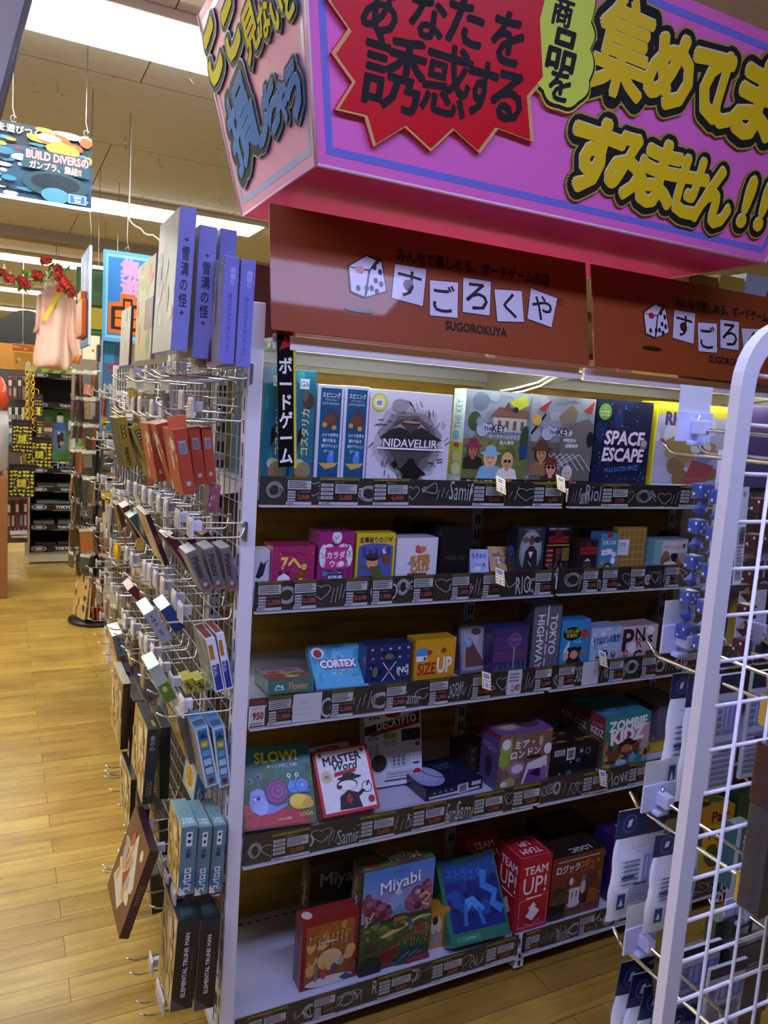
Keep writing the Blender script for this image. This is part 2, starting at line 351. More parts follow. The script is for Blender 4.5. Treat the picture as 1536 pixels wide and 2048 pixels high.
def foamword(name, F, items, face, edge, hl, tilt=0):
    m = MB(); A = Art(m, F.O, F.U, F.W, 1, 1, .004)
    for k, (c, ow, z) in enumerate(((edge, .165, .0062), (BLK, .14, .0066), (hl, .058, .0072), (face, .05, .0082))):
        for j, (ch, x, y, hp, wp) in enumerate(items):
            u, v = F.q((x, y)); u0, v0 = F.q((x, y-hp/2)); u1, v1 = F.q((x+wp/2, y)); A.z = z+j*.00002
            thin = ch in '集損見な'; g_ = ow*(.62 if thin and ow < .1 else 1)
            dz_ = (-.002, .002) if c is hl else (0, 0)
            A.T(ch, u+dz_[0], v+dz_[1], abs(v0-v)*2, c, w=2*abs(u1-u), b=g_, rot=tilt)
    # the black backing is a thick board: give it side walls by stacking thin cuts
    for q in range(4):
        for j, (ch, x, y, hp, wp) in enumerate(items):
            u, v = F.q((x, y)); u0, v0 = F.q((x, y-hp/2)); u1, v1 = F.q((x+wp/2, y)); A.z = .0015*q+.0008
            A.T(ch, u, v, abs(v0-v)*2, edge, w=2*abs(u1-u), b=.16, rot=tilt)
    return m.build(name, sg)
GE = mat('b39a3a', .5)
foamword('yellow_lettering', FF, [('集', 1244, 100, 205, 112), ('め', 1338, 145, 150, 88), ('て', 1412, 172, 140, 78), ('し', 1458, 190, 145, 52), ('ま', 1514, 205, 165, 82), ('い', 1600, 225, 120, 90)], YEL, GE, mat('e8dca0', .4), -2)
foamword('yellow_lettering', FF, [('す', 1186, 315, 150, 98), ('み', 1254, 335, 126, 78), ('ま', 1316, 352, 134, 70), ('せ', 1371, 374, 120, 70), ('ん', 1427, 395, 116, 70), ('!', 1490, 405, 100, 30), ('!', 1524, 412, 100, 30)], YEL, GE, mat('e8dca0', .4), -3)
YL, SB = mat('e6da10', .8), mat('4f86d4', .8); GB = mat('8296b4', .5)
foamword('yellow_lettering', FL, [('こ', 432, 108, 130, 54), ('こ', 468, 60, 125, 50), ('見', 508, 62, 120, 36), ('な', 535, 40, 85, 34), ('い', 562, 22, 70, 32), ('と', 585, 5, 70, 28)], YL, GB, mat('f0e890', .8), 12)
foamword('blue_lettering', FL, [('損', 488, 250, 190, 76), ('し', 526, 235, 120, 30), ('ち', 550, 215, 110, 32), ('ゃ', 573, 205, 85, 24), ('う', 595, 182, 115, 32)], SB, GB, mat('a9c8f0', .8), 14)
for p in ((1262, 520), (1500, 500), (575, 400)):
    q = onY(p, .15); MB().tube([(q.x, q.y, 2.09), (q.x, q.y, 1.785)], .008, mat('d04a86', .3), 8).build('support_pole', sg)
# ------------------------------------------------------------------ orange header signs
ORG = mat('98420e', .6, 0, .3, .06, .04)
HT = V3((0, .055, .267)).normalized(); HH = .2726
def header(x0, label):
    mb = MB(); F = Face((-.004, -.055, 1.795), X_, HT); O = V3((x0, -.055, 1.795)); wd = .868
    N = F.N; mb.M = Matrix.Translation(O) @ Matrix(((1, 0, 0, 0), (0, HT.y, HT.z, 0), (0, HT.z, -HT.y, 0), (0, 0, 0, 1)))
    mb.M = Matrix.Translation(O) @ Matrix(((1, 0, 0, 0), (0, -N.y, HT.y, 0), (0, -N.z, HT.z, 0), (0, 0, 0, 1)))
    mb.box((0, 0, 0), (wd, .005, HH), ORG, .001); mb.M = Matrix()
    A = Art(mb, O, F.U, F.W, 1, 1, .0004); T_ = mat('dcd6ea', .6, 0, .3, .06, .04); K = mat('140f10', .6, 0, .3, .06, .04)
    Z3 = lambda x, y: F.q((500+x/1.4826, 400+y/1.4826))
    for ch, q in (('す', ((430, 190), (523, 205), (512, 315), (420, 290))), ('ご', ((533, 238), (617, 245), (615, 350), (533, 342))), ('ろ', ((632, 230), (714, 242), (710, 343), (630, 332))), ('く', ((724, 265), (805, 270), (812, 362), (733, 360))), ('や', ((832, 262), (910, 292), (893, 378), (822, 352)))):
        P = [Z3(*p) for p in q][::-1]; cx, cy = sum(p[0] for p in P)/4, sum(p[1] for p in P)/4; g = 1.05
        A.P([(cx+(x-cx)*g, cy+(y-cy)*g) for x, y in P], K); A.P(P, T_)
        an = math.degrees(math.atan2(P[1][1]-P[0][1], P[1][0]-P[0][0])); h = abs(P[3][1]-P[0][1])
        if ch == 'す': A.E(cx-.001, cy-.004, .013, .013, mat('7a1216', .2))
        A.T(ch, cx, cy, h*.78, K, w=.062, rot=an, b=.012)
    u0, v0 = Z3(435, 160); u1, v1 = Z3(887, 240)
    A.T('みんなで楽しめる、ボードゲームの店', (u0+u1)/2, (v0+v1)/2, .031, K, w=u1-u0, b=.032)
    u, v = Z3(672, 383); A.T('SUGOROKUYA', u, v, .021, K, w=.175, b=.03)
    u, v = Z3(917, 302); A.T('R', u, v, .008, K); A.C(u, v, .008, .0012, K)
    # the large die of the emblem with its ground shadow and the tail-like squiggle
    top, fr, rt = [(300, 190), (345, 165), (385, 180), (350, 205)], [(293, 200), (350, 208), (340, 285), (300, 270)], [(350, 208), (390, 182), (404, 270), (340, 285)]
    hull = [(288, 195), (345, 163), (392, 178), (406, 272), (338, 292), (296, 274)]
    A.P([Z3(*p) for p in hull][::-1], K)
    for q in ([(293, 197), (345, 167), (372, 180), (353, 207)], [(293, 200), (350, 211), (338, 286), (300, 270)], [(356, 210), (388, 182), (402, 270), (345, 287)]): A.P([Z3(*p) for p in q][::-1], T_)
    u, v = Z3(325, 208); A.E(u, v, .011, .009, mat('b02a3a', .2))
    for p in ((368, 200), (385, 215), (372, 240), (388, 250), (360, 262), (320, 262), (345, 262), (375, 272)): u, v = Z3(*p); A.E(u, v, .0055, .007, K)
    u, v = Z3(325, 327); A.E(u, v, .036, .006, mat('3a1c0a', .2))
    o = mb.build('header_sign'); return tag(o, label, 'sign', 'header signs over the shelves')
header(-.004, 'wide orange header sign over left bay, all five white tiles in view')
header(.882, 'wide orange header sign over right bay, cut off by the white rack')
# ------------------------------------------------------------------ gondola shelving
BAY, ND = .866, 3
gd = empty('gondola_shelving', (.86, .45, 0), 'white metal gondola with wood-print back panels below the pink sign', 'shelving')
def slots(m, x, y, z0, z1, n): # slot marks on an upright, facing -y
    k = int((z1-z0)/.05)
    for i in range(k): m.box((x-.003, y-.0012, z0+.05*i), (x+.003, y, z0+.05*i+.03), mat('2a2724', .6))
    return m
for i in range(ND+1):
    x = BAY*i+(0 if i else .018)
    m = MB().box((x-.016, .405, .02), (x+.016, .45, 1.86), mat('cfcdc8', .4), .002); slots(m, x-.006, .405, .2, 1.75, 0); slots(m, x+.006, .405, .2, 1.75, 0); m.build('upright', gd)
for i in range(ND):
    x0 = BAY*i+.01
    MB().box((x0, .42, .1), (x0+BAY-.012, .435, 1.775), WOOD).build('back_panel', gd)
    MB().box((x0, .41, 1.735 if i == 0 else 1.758), (x0+BAY-.012, .419, 1.83), CREAM, .002).build('upper_panel', gd)
    MB().box((x0+.02, .17, .0), (x0+BAY-.04, .185, .1), mat('3a352f', .6)).build('kick_plate', gd)
MB().box((-.004, .46, .06), (-.0, .86, 1.8), mat('4d4438', .6)).build('end_sheet', gd)
MB().box((0, .43, .02), (BAY*ND, .44, 1.86), mat('c9c5bb', .5)).build('rear_sheet', gd)
for i in range(ND):
    x = BAY*(i+1)+.012
    m = MB().box((x-.017, .01, .015), (x+.017, .40, .075), WHITE, .002)
    for z in (.03, .055): m.box((x-.004, .0085, z-.008), (x+.004, .0105, z+.008), mat('222222', .6))
    m.lathe([(.014, 0), (.014, .006), (.006, .007), (.006, .016)], STEEL, 12, (x, .05, 0)); m.build('foot', gd)
# end frame with mesh on the left
ef = empty('mesh_end_frame', (-.03, .45, 0), 'white metal end frame with wire mesh panel at left end of the gondola', 'mesh panel')
def post(y0, y1):
    m = MB().box((-.034, y0, .0), (0, y1, 1.855), mat('e6e4ec', .4), .003)
    for i in range(34): m.box((-.0346, y0+.014, .12+.05*i), (-.0338, y0+.02, .15+.05*i), mat('3c3a40', .6))
    return m
post(.0, .04).build('post', ef); post(.86, .90).build('post', ef)
m = MB()
for i in range(17): m.tube([(-.022, .055+.05*i, .06), (-.022, .055+.05*i, 1.82)], .0016, mat('a9a8b2', .4), 5)
for i in range(36): m.tube([(-.026, .04, .06+.05*i), (-.026, .86, .06+.05*i)], .0016, mat('a9a8b2', .4), 5)
m.build('wire_mesh', ef)
for z in (.05, 1.83): MB().box((-.03, .04, z-.012), (-.005, .86, z+.012), WHITE, .002).build('crossbar', ef)
MB().lathe([(.016, 0), (.016, .006), (.008, .008), (.008, .02)], STEEL, 12, (-.017, .02, -.0)).build('foot', ef)
# shelves with chalkboard price rails; row: (z of board, rail z0, rail z1, acrylic lip top)
ROWS = {1: (1.460, 1.416, 1.478, 1.481), 2: (1.214, 1.169, 1.236, 1.241), 3: (.928, .889, .957, .969), 4: (.580, .541, .608, .622), 5: (.104, .068, .132, .145)}
RN = {1: 'top', 2: 'second', 3: 'third', 4: 'fourth', 5: 'bottom'}
SLATE, CHALK = mat('242328', .5), mat('d4d5da', .6)
def scribble(A, rng, x, w):
    t = rng.random(); y = rng.uniform(.35, .6); wd = .0017
    if t < .18:
        n = rng.randint(30, 60); A.L([(x+w*(.5+.42*math.cos(i*.5)*(1-.5*i/n)*rng.uniform(.85, 1.1)), y+.32*math.sin(i*.5)*(1-.4*i/n)) for i in range(n)], wd, CHALK)
    elif t < .4: A.T(rng.choice(['RIOLE', 'Riole', 'RIO', 'CAO', 'ACADEMY', 'Ena', 'Samir', 'love']), x+w/2, y, rng.uniform(.45, .85), CHALK, w=w, rot=rng.uniform(-10, 10), b=-.005)
    elif t < .55: A.L([(x+w*(.5+.4*math.sin(s)**3), y+.025+.32*(math.cos(s)*.8-.3*math.cos(2*s)-.12*math.cos(3*s))) for s in [i*.3 for i in range(22)]], wd, CHALK)
    elif t < .8:
        p = [(x+w*rng.random(), rng.uniform(.1, .9)) for _ in range(7)]; q = []
        for i in range(1, 6):
            for k in range(5):
                u = k/5; q.append(tuple(.5*((2*p[i][j])+(p[min(i+1, 6)][j]-p[i-1][j])*u+(2*p[i-1][j]-5*p[i][j]+4*p[min(i+1, 6)][j]-p[min(i+2, 6)][j])*u*u+(3*p[i][j]-p[i-1][j]-3*p[min(i+1, 6)][j]+p[min(i+2, 6)][j])*u**3) for j in (0, 1)))
        A.L(q, wd*1.2, CHALK)
    else:
        for k in range(4): A.L([(x+w*k/4+w*.03*rng.random(), rng.uniform(.1, .3)), (x+w*(k+.6)/4, rng.uniform(.5, .85))], wd*.8, CHALK)
rails = {}
for b in range(ND):
    for r, (zb, z0, z1, z2) in ROWS.items():
        if b == 2 and r < 1: continue
        x0 = BAY*b+(.004 if b == 0 else .012); x1 = BAY*(b+1)-.006
        if r == 1: x0 += .008*b
        e = empty('shelf', ((x0+x1)/2, .2, zb), RN[r]+' white metal shelf of the '+['left', 'middle', 'right'][b]+' bay with chalk-scribbled price rail', 'shelf', 'shelves of the gondola')
        m = MB();
        m.box((x0, .012, zb-.004), (x1, .40, zb), mat('b6b7cc', .4)); m.box((x0, .008, zb-.036), (x1, .013, zb), WHITE, .001); m.box((x0, .38, zb-.03), (x1, .40, zb-.004), WHITE)  # board top is the same white paint with bluish shelf shade in its colour
        for k in range(28 if r == 5 and b == 0 else 0): m.box((x0+.03+k*.028, .372, zb), (x0+.042+k*.028, .378, zb+.0005), mat('24222a', .7))
        m.build('board', e)
        for x in (x0+.006, x1-.008):
            m = MB(); m.slab([(.40, zb-.075), (.40, zb-.004), (.06, zb-.004), (.06, zb-.022)][::-1], V3((x, 0, 0)), Y_, Z_, .002, WHITE); m.build('bracket', e)
        m = MB(); m.box((x0, .0005, z0), (x1, .0045, z1), SLATE)
        A = Art(m, (x0, .0005, z0), X_, Z_, x1-x0, z1-z0, .0001); rng = random.Random(r*7+b)
        u = .01
        while u < .95: w_ = rng.uniform(.04, .1); scribble(A, rng, u, w_); u += w_*rng.uniform(.55, .95)
        rl = m.build('price_rail', e)
        m = MB(); m.box((x0, -.0065, z0-.004), (x1, -.005, z2), CLEAR); m.box((x0, -.0065, z0-.007), (x1, .008, z0-.003), mat('c9c9d2', .25))
        m.build('acrylic_front', rl)
# shelf lamps and canopy under the headers
for b in range(ND):
    x0, x1 = BAY*b+.012, BAY*(b+1)-.006; nm = ['left', 'middle', 'right'][b]
    e = empty('top_shelf', ((x0+x1)/2, .2, 1.78), 'white metal top shelf of the '+nm+' bay under its orange sign', 'shelf', 'top shelves carrying the headers')
    m = MB(); m.box((x0, -.02, 1.778), (x1, .41, 1.783), WHITE); m.box((x0, -.022, 1.758), (x1, -.014, 1.79), WHITE, .002); m.box((x0, .39, 1.75), (x1, .41, 1.778), WHITE); m.build('board', e)
    for x in (x0+.01, x1-.01):
        m = MB(); m.slab([(.405, 1.70), (.405, 1.776), (.03, 1.776), (.03, 1.763)][::-1], V3((x, 0, 0)), Y_, Z_, .003, CREAM); m.build('bracket', e)
    l = empty('shelf_lamp', ((x0+x1)/2, .03, 1.778), 'slim white strip lamp under the top shelf of the '+nm+' bay', 'lamp', 'strip lamps under the top shelves')
    m = MB(); m.box((x0+.03, -.005, 1.765), (x1-.03, .055, 1.777), WHITE, .003); m.build('housing', l)
    m = MB(); m.box((x0+.035, .008, 1.761), (x1-.035, .026, 1.7649), emit(SHELF_LAMP[1], SHELF_LAMP[0])); m.build('tube', l)
q = [onY(p, .06) for p in ((1135, 738), (1110, 755), (1080, 772), (1045, 783), (1010, 788), (1000, 782), (1030, 777), (1075, 765), (1105, 748), (1122, 737))]
tag(MB().tube(q, .0028, mat('f2eedd', .4), 6).build('power_cable'), 'white power cable looping below the joint of the two orange signs', 'cable')
# ------------------------------------------------------------------ boxes on the shelves
def tx(A, x0, y0, x1, y1, n, c, fill=.5, rng=random.Random(3)):
    """n lines of small print"""
    for i in range(n):
        y = y1-(y1-y0)*(i+.5)/n; h = (y1-y0)/n*fill/2; A.R(x0, y-h, x0+(x1-x0)*rng.uniform(.7, 1), y+h, c)
def blobs(A, seed, cols, n, box=(0, 0, 1, 1), s=(.04, .14)):
    r = random.Random(seed)
    for i in range(n):
        x, y = r.uniform(box[0], box[2]), r.uniform(box[1], box[3]); rx, ry = r.uniform(*s), r.uniform(*s)
        rx, ry = min(rx, x, 1-x), min(ry, y, 1-y)
        k = r.randint(9, 13); A.P([(x+rx*r.uniform(.82, 1)*math.cos(6.283*j/k), y+ry*r.uniform(.82, 1)*math.sin(6.283*j/k)) for j in range(k)], r.choice(cols))
def bust(A, x, y, s, skin, hair, cloth, hat=None, glasses=False):
    """head and shoulders; s = head width as share of the width"""
    q = s*A.w/A.h
    A.P([(max(.01, x-s*1.2), max(.01, y-q*1.6)), (min(.99, x+s*1.2), max(.01, y-q*1.6)), (x+s*.9, y-q*.7), (x+s*.3, y-q*.45), (x-s*.3, y-q*.45), (x-s*.9, y-q*.7)], cloth)
    A.E(x, y+q*.08, s*.62, q*.78, hair); A.R(x-s*.18, y-q*.8, x+s*.18, y-q*.3, skin); A.E(x, y, s*.46, q*.62, skin)
    A.P([(x-s*.5, y+q*.2), (x+s*.5, y+q*.2), (x+s*.42, y+q*.6), (x-s*.1, y+q*.75), (x-s*.45, y+q*.55)], hair)
    for k in (-1, 1): A.E(x+k*s*.19, y+q*.05, s*.07, q*.05, '1a1414')
    A.R(x-s*.13, y-q*.36, x+s*.13, y-q*.31, '8a3a34')
    if glasses:
        for k in (-1, 1): A.E(x+k*s*.2, y+q*.05, s*.17, q*.13, '181818')
    if hat: A.E(x, y+q*.38, s*.95, q*.16, hat); A.E(x, y+q*.6, s*.52, q*.42, hat)
GB = {}
def game_box(label, M, w, d, h, col, front=None, left=None, top=None, name='game_box', cat='board game', group=None, bev=.0016, sidecol=None, topcol=None, wrap=True, kids=()):
    m = MB(); mm = (lambda c: mat(c, .3, 0, .55, .04)) if wrap else (lambda c: mat(c, .5))
    global PM; m.box((0, 0, 0), (w, d, h), mm(col), bev, {**({'-x': mm(sidecol)} if sidecol else {}), **({'+z': mm(topcol)} if topcol else {})})
    i = .0008
    if front: front(Art(m, (i, 0, i), X_, Z_, w-2*i, h-2*i))
    if left: left(Art(m, (0, d-i, i), -Y_, Z_, d-2*i, h-2*i))
    if top: top(Art(m, (i, i, h), X_, Y_, w-2*i, d-2*i))
    o = m.build(name, M=M); tag(o, label, cat, group)
    for kn, fn in kids:
        k = MB(); fn(Art(k, (i, 0, i), X_, Z_, w-2*i, h-2*i, .0022)); ko = k.build(kn, o, local=True)
    return o
def rowbox(r, tl, tr, yf, d, col, label, front=None, left=None, top=None, dz=0, **kw):
    a, b = onY(tl, yf), onY(tr, yf); z0 = ROWS[r][0]+.0006+dz; w, h = b.x-a.x-.0012, (a.z+b.z)/2-z0
    return game_box(label, Matrix.Translation((a.x+.0006, yf, z0)), w, d, h, col, front, left, top, **kw)
def axes(U, W, O):
    N = U.cross(W); return Matrix(((U.x, -N.x, W.x, O.x), (U.y, -N.y, W.y, O.y), (U.z, -N.z, W.z, O.z), (0, 0, 0, 1)))
def quadbox(r, bl, br, tl, t, col, label, front=None, left=None, top=None, h=None, dz=0, tilt=None, xmin=None, **kw):
    """leaning box from its front face corners; t = thickness behind the face"""
    z = ROWS[r][0]+dz
    zz = z+t*.5
    for _ in range(6):
        B, Rr = onZ(bl, zz), onZ(br, zz); U = (Rr-B); U.z = 0; w = U.length; U.normalize()
        d = ray(tl); T = CAM+d*((B-CAM).dot(U)/d.dot(U)); W = T-B; W -= U*W.dot(U); hh = W.length; W.normalize(); N = U.cross(W)
        if tilt is not None:
            bk = V3((-U.y, U.x, 0)); W = Z_*math.cos(math.radians(tilt))+bk*math.sin(math.radians(tilt)); N = U.cross(W)
            def err(q): p = B+W*q-CAM; return math.hypot(768+FPX*p.dot(cr)/p.dot(cf)-tl[0], 1024-FPX*p.dot(cu)/p.dot(cf)-tl[1])
            hh = min((q*.002 for q in range(8, 190)), key=err)
        elif W.z < .05: W = V3((W.x, W.y, .05)).normalized(); N = U.cross(W)
        zz = z+max(0, t*N.z)+.0008
    if h: hh = h
    if xmin is not None and B.x < xmin: w -= xmin-B.x; B = B+U*(xmin-B.x)
    return game_box(label, axes(U, W, B), w, t, hh, col, front, left, top, **kw)
def qtext(A, x, y): A.R(x-.1, y-.1, x+.1, y+.1, 'd8d8dc')
# ---- top row
def teal(A):
    A.R(0, 0, 1, 1, '1f6f86'); blobs(A, 5, ['2f8794', '256f7c', '3a94a0'], 14); A.T('コスタリカ', .6, .46, .34, 'd8d39a', rot=90, b=.03, oc='23311f', ow=.03, w=.42); A.R(.3, .84, .7, .93, 'd6e6ee'); A.T('G6', .5, .885, .05, '3a5c8a')
    A.E(.7, .74, .26, .07, '43362e'); A.E(.55, .78, .12, .05, '6a5848'); A.P([(.3, .32), (.5, .42), (.42, .5), (.3, .46)], '181a18'); A.E(.42, .17, .24, .05, 'cfc9a6'); A.E(.6, .12, .33, .075, '8f8d63'); A.E(.36, .1, .14, .04, 'b07f5e')
rowbox(1, (531, 730), (586, 738), .02, .27, '1d6a80', 'teal game box leftmost on the top shelf, half hidden by the black banner', teal, group='teal boxes on the top shelf')
rowbox(1, (586.5, 738), (635, 744), .022, .27, '1d6a80', 'teal game box on top shelf, right of the black banner', teal, group='teal boxes on the top shelf')
def spin(A):
    A.R(.1, .04, .92, .97, '14507c'); A.R(.1, .2, .92, .5, '185a88'); A.T('スピニング', .52, .9, .05, 'f2f2f4', w=.7, b=.02); A.T('アドベンチャー', .52, .85, .025, 'f2f2f4', w=.5); A.T('GHOST ADVENTURE', .5, .815, .02, 'd8dde6', w=.66)
    A.P([(.28, .62), (.5, .78), (.75, .72), (.86, .74), (.78, .62), (.6, .57)], '5a3a30'); A.E(.5, .66, .24, .05, '6d4436'); A.E(.3, .6, .1, .025, 'd69a34'); A.E(.68, .575, .1, .025, 'd69a34')
    for i, t in enumerate(('コマで世界を', '駆け巡る', '協力アクション', 'ゲーム')): A.T(t, .54-.02*(i % 2), .5-.055*i, .034, 'f0f0f0', w=.66, b=.012)
    A.E(.6, .26, .14, .06, '4f86d8'); A.E(.62, .31, .07, .03, '6fa0e6'); A.P([(.14, .21), (.9, .22), (.7, .15), (.4, .15)], 'c9a64e'); A.P([(.4, .15), (.82, .18), (.74, .1)], '2c4a8c')
    A.R(.06, .0, .94, .045, 'eef0f4')
    for i in range(3): A.P([(.14+.28*i, .01), (.3+.28*i, .01), (.22+.28*i, .055)], 'b33a3a')
rowbox(1, (637, 768), (690, 771), .02, .22, 'cfd3e4', 'left of two narrow white and blue boxes on the top shelf', spin, group='narrow blue and white boxes')
rowbox(1, (690.5, 771), (741, 774), .02, .22, 'cfd3e4', 'narrow white and blue box touching the white box with dark mountains', spin, group='narrow blue and white boxes')
def dark_mountain(A):
    r = random.Random(4); A.R(0, 0, 1, 1, 'd3d3e2')
    for g, c in ((1, 'b9b7c2'), (.9, '8f8b90'), (.8, '6a6567'), (.62, '4d4846')):
        A.P([(.5+.46*g*r.uniform(.8, 1.05)*math.cos(i*.2856), .46+.44*g*r.uniform(.78, 1.05)*math.sin(i*.2856)) for i in range(22)], c)
    for i in range(60):
        an = r.uniform(0, 6.28); q = r.uniform(.3, .45); A.L([(.5+q*math.cos(an), .46+q*.9*math.sin(an)), (.5+(q+.06)*math.cos(an+.1), .46+(q+.06)*.9*math.sin(an+.1))], .01, r.choice(['6a6567', '3a3636', 'a9a6b0']))
    A.E(.35, .85, .1, .07, 'a19ca4'); A.P([(.12, .5), (.26, .6), (.36, .66), (.5, .56), (.62, .67), (.74, .57), (.9, .5)], '2e2a2a'); A.P([(.26, .6), (.36, .66), (.44, .6), (.36, .62)], '9a9292'); A.P([(.56, .61), (.62, .67), (.7, .6), (.63, .63)], '9a9292')
    A.P([(.4, .79), (.46, .69), (.52, .69), (.58, .74), (.62, .79), (.55, .68), (.47, .66)], '5c4238'); A.E(.5, .68, .12, .012, 'c09078')
    A.P([(.4, 0), (.43, .12), (.38, .17), (.45, .24), (.55, .26), (.62, .2), (.72, .13), (.63, .1), (.64, 0), (.56, .06), (.5, .0)], '161212'); A.E(.52, .255, .05, .04, '161212'); A.P([(.28, .24), (.33, .28), (.36, .22), (.32, .18)], '161212'); A.L([(.33, .23), (.42, .14)], .012, '161212')
    A.T('NIDAVELLIR', .5, .455, .085, 'f4f4fb', w=.84, b=.016, oc='2a2626', ow=.02, shear=.05); A.R(.1, .385, .92, .403, 'f4f4fb'); A.T('ニダヴェリア', .5, .372, .018, '5a5458')
def green_sticker(A): A.E(.1, .87, .095, None, 'd5d33a'); A.E(.1, .87, .075, None, 'e9e7a0'); A.R(.05, .82, .15, .9, 'f4f4f0'); A.R(.07, .84, .13, .885, '9a9a9a')
rowbox(1, (742, 777), (907, 790), .02, .06, 'd6d7e6', 'large white game box with dark mountain artwork on the top shelf', dark_mountain, kids=(('sticker', green_sticker),))
def key(bg, sub, n):
    def f(A):
        A.R(0, 0, 1, 1, bg[0]); A.R(0, .55, 1, 1, bg[1]); blobs(A, 7+n, bg[2], 16, (0, .5, 1, .98)); A.R(0, 0, 1, .5, bg[3]); blobs(A, 17+n, bg[4], 18, (0, .08, 1, .5))
        A.T('Thomas Sing', .6, .95, .028, '5a5c66', w=.3)
        if n == 0:
            A.R(.42, .58, .95, .74, 'b9b2a4'); A.P([(.36, .73), (.5, .84), (.98, .82), (1, .73)], '7a5a48'); A.P([(.56, .8), (.64, .9), (.72, .8)], '6a4a3a')
            for i in range(4): A.R(.5+.12*i, .6, .55+.12*i, .7, '5e5a58')
            A.P([(.66, .9), (.9, .98), (.98, .88), (.78, .8)], 'b8c43a'); A.E(.76, .82, .05, .03, '2a2a2a'); A.E(.14, .68, .1, .1, '3c5a34'); A.E(.95, .5, .08, .16, '2f4a2c')
        else:
            A.P([(.42, .78), (.62, .92), (.72, .84), (.7, .74), (.48, .68)], '8a7a66'); A.P([(.1, .85), (.3, .96), (.2, .82)], 'a03a34'); A.P([(.8, .86), (.98, .98), (.94, .84)], 'b03a30'); A.P([(.5, .3), (.45, .66), (.9, .78), (1, .7), (1, .3)], '6c6a66'); A.L([(.02, .58), (.22, .8)], .03, '1a1c20'); A.E(.09, .73, .07, None, 'c9a64a'); A.E(.95, .55, .06, .09, '1c1c1c')
            for i in range(6): A.L([(.0+.1*i, .1+.03*i), (.3+.1*i, .38), (.5+.1*i, .2)], .012, 'c9d2da')
        A.E(.27, .6, .1, None, 'a9b2c2'); A.C(.27, .6, .1, .008, '4a4a58'); A.E(.22, .68, .04, None, bg[1]); A.C(.22, .68, .05, .012, '8c96a8'); A.P([(.3, .57), (.62, .57), (.66, .61), (.62, .65), (.3, .65)], 'b5bcc9')
        A.T('THE', .36, .605, .045, '20202a', b=.02); A.T('KEY', .52, .615, .075, '20202a', w=.2, b=.025); A.T('ザ・キー', .4, .66, .02, '20202a')
        for i, t in enumerate(sub): A.T(t, .62+.04*i, .53-.06*i, .042, 'f0f0f2', w=.48-.2*i, b=.015)
        if n == 0: bust(A, .15, .38, .15, 'a9714e', '7a2c4a', '2a2422', '8a2f52'); bust(A, .42, .3, .17, 'd9a98c', 'e0c890', '7fb2d0', '86b4d8'); bust(A, .69, .27, .15, 'd09a72', 'd8b46a', 'e0dcd4', None, True); A.P([(.86, .42), (.98, .5), (.99, .32), (.88, .3)], '27407a')
        else: bust(A, .2, .37, .17, 'b9845e', '2a1e18', '8a6a4a', '5a3c2a'); bust(A, .36, .22, .16, 'd8a080', '7a2f1c', '3a3430', None, True); bust(A, .62, .16, .13, 'd9b8a0', 'c9c9c9', '8a8a90')
        A.R(0, 0, 1, .085, '17151c'); A.T('第2弾 中級編' if n == 0 else 'SCRAP 監修', .28, .042, .06, 'e8e24a' if n else 'f0f0f0', w=.4, b=.02); A.P([(.68, .02), (.8, .02), (.78, .08), (.66, .08)], 'b03038'); A.T('HABA', .73, .05, .035, 'f0e8e8', w=.1)
    return f
def keyside(A): A.R(0, 0, 1, 1, 'bcd8d4'); A.R(0, .1, 1, .45, 'a9c44a'); A.T('THE KEY', .5, .74, .5, '6a6a70', rot=90, w=.3); A.E(.5, .3, .3, .06, 'd8c8a0'); A.E(.4, .52, .3, .05, '7ab0d0'); A.E(.5, .42, .25, .03, 'c04a3a'); A.E(.55, .17, .35, .07, 'e0e8b8')
k0 = key(('8a8f98', '8e98a6', ['9aa4b2', '7f8a98', '6c7a8c'], '6d7440', ['6a7434', '7d8444', '59632e']), ('オークデールクラブ', '殺人事件'), 0); k1 = key(('7c7a7c', '9298a2', ['8a8f9a', 'a2a6b0'], '66655f', ['5a5a58', '74746e', '8c9490']), ('岸壁荘の', '盗難事件'), 1)
rowbox(1, (934, 776), (1064, 788), .03, .06, '2c2a2e', 'game box showing a white mansion and three portraits, on top shelf', k0, keyside, sidecol='b8d4cc', group='paired mystery game boxes')
rowbox(1, (1065, 789), (1194, 797), .03, .06, '2c2a2e', 'game box showing a cliff house and gray waves, on top shelf', k1, keyside, sidecol='b8d4cc', group='paired mystery game boxes')
def space(A):
    r = random.Random(9); A.R(0, 0, 1, 1, '121a3c'); blobs(A, 3, ['16224e', '10162f', '1a2a5a'], 12)
    for i in range(60): x, y = r.uniform(.02, .98), r.uniform(.1, .98); A.E(x, y, r.uniform(.004, .01), None, 'c8d0e8', 6)
    A.E(.13, .86, .11, None, '6ea03c', 24); A.T('A\nSUMMER\nOF FUN', .13, .86, .1, 'eef4e0', w=.17)
    for t, y in (('SPACE', .58), ('ESCAPE', .39)): A.T(t, .52, y, .145, 'e6dce8', w=.72, b=.035, oc='c05a72', ow=.012, shear=.12)
    A.E(.87, .52, .07, .06, '4a7ab0'); A.E(.87, .53, .05, .04, 'd0a090'); A.T('MOLE RATS IN SPACE', .5, .23, .055, '4a86d8', w=.58, rot=5, b=.01)
rowbox(1, (1196, 798), (1309, 804), .03, .07, '10152e', 'dark navy starry game box with silver sparkling title on the top shelf', space)
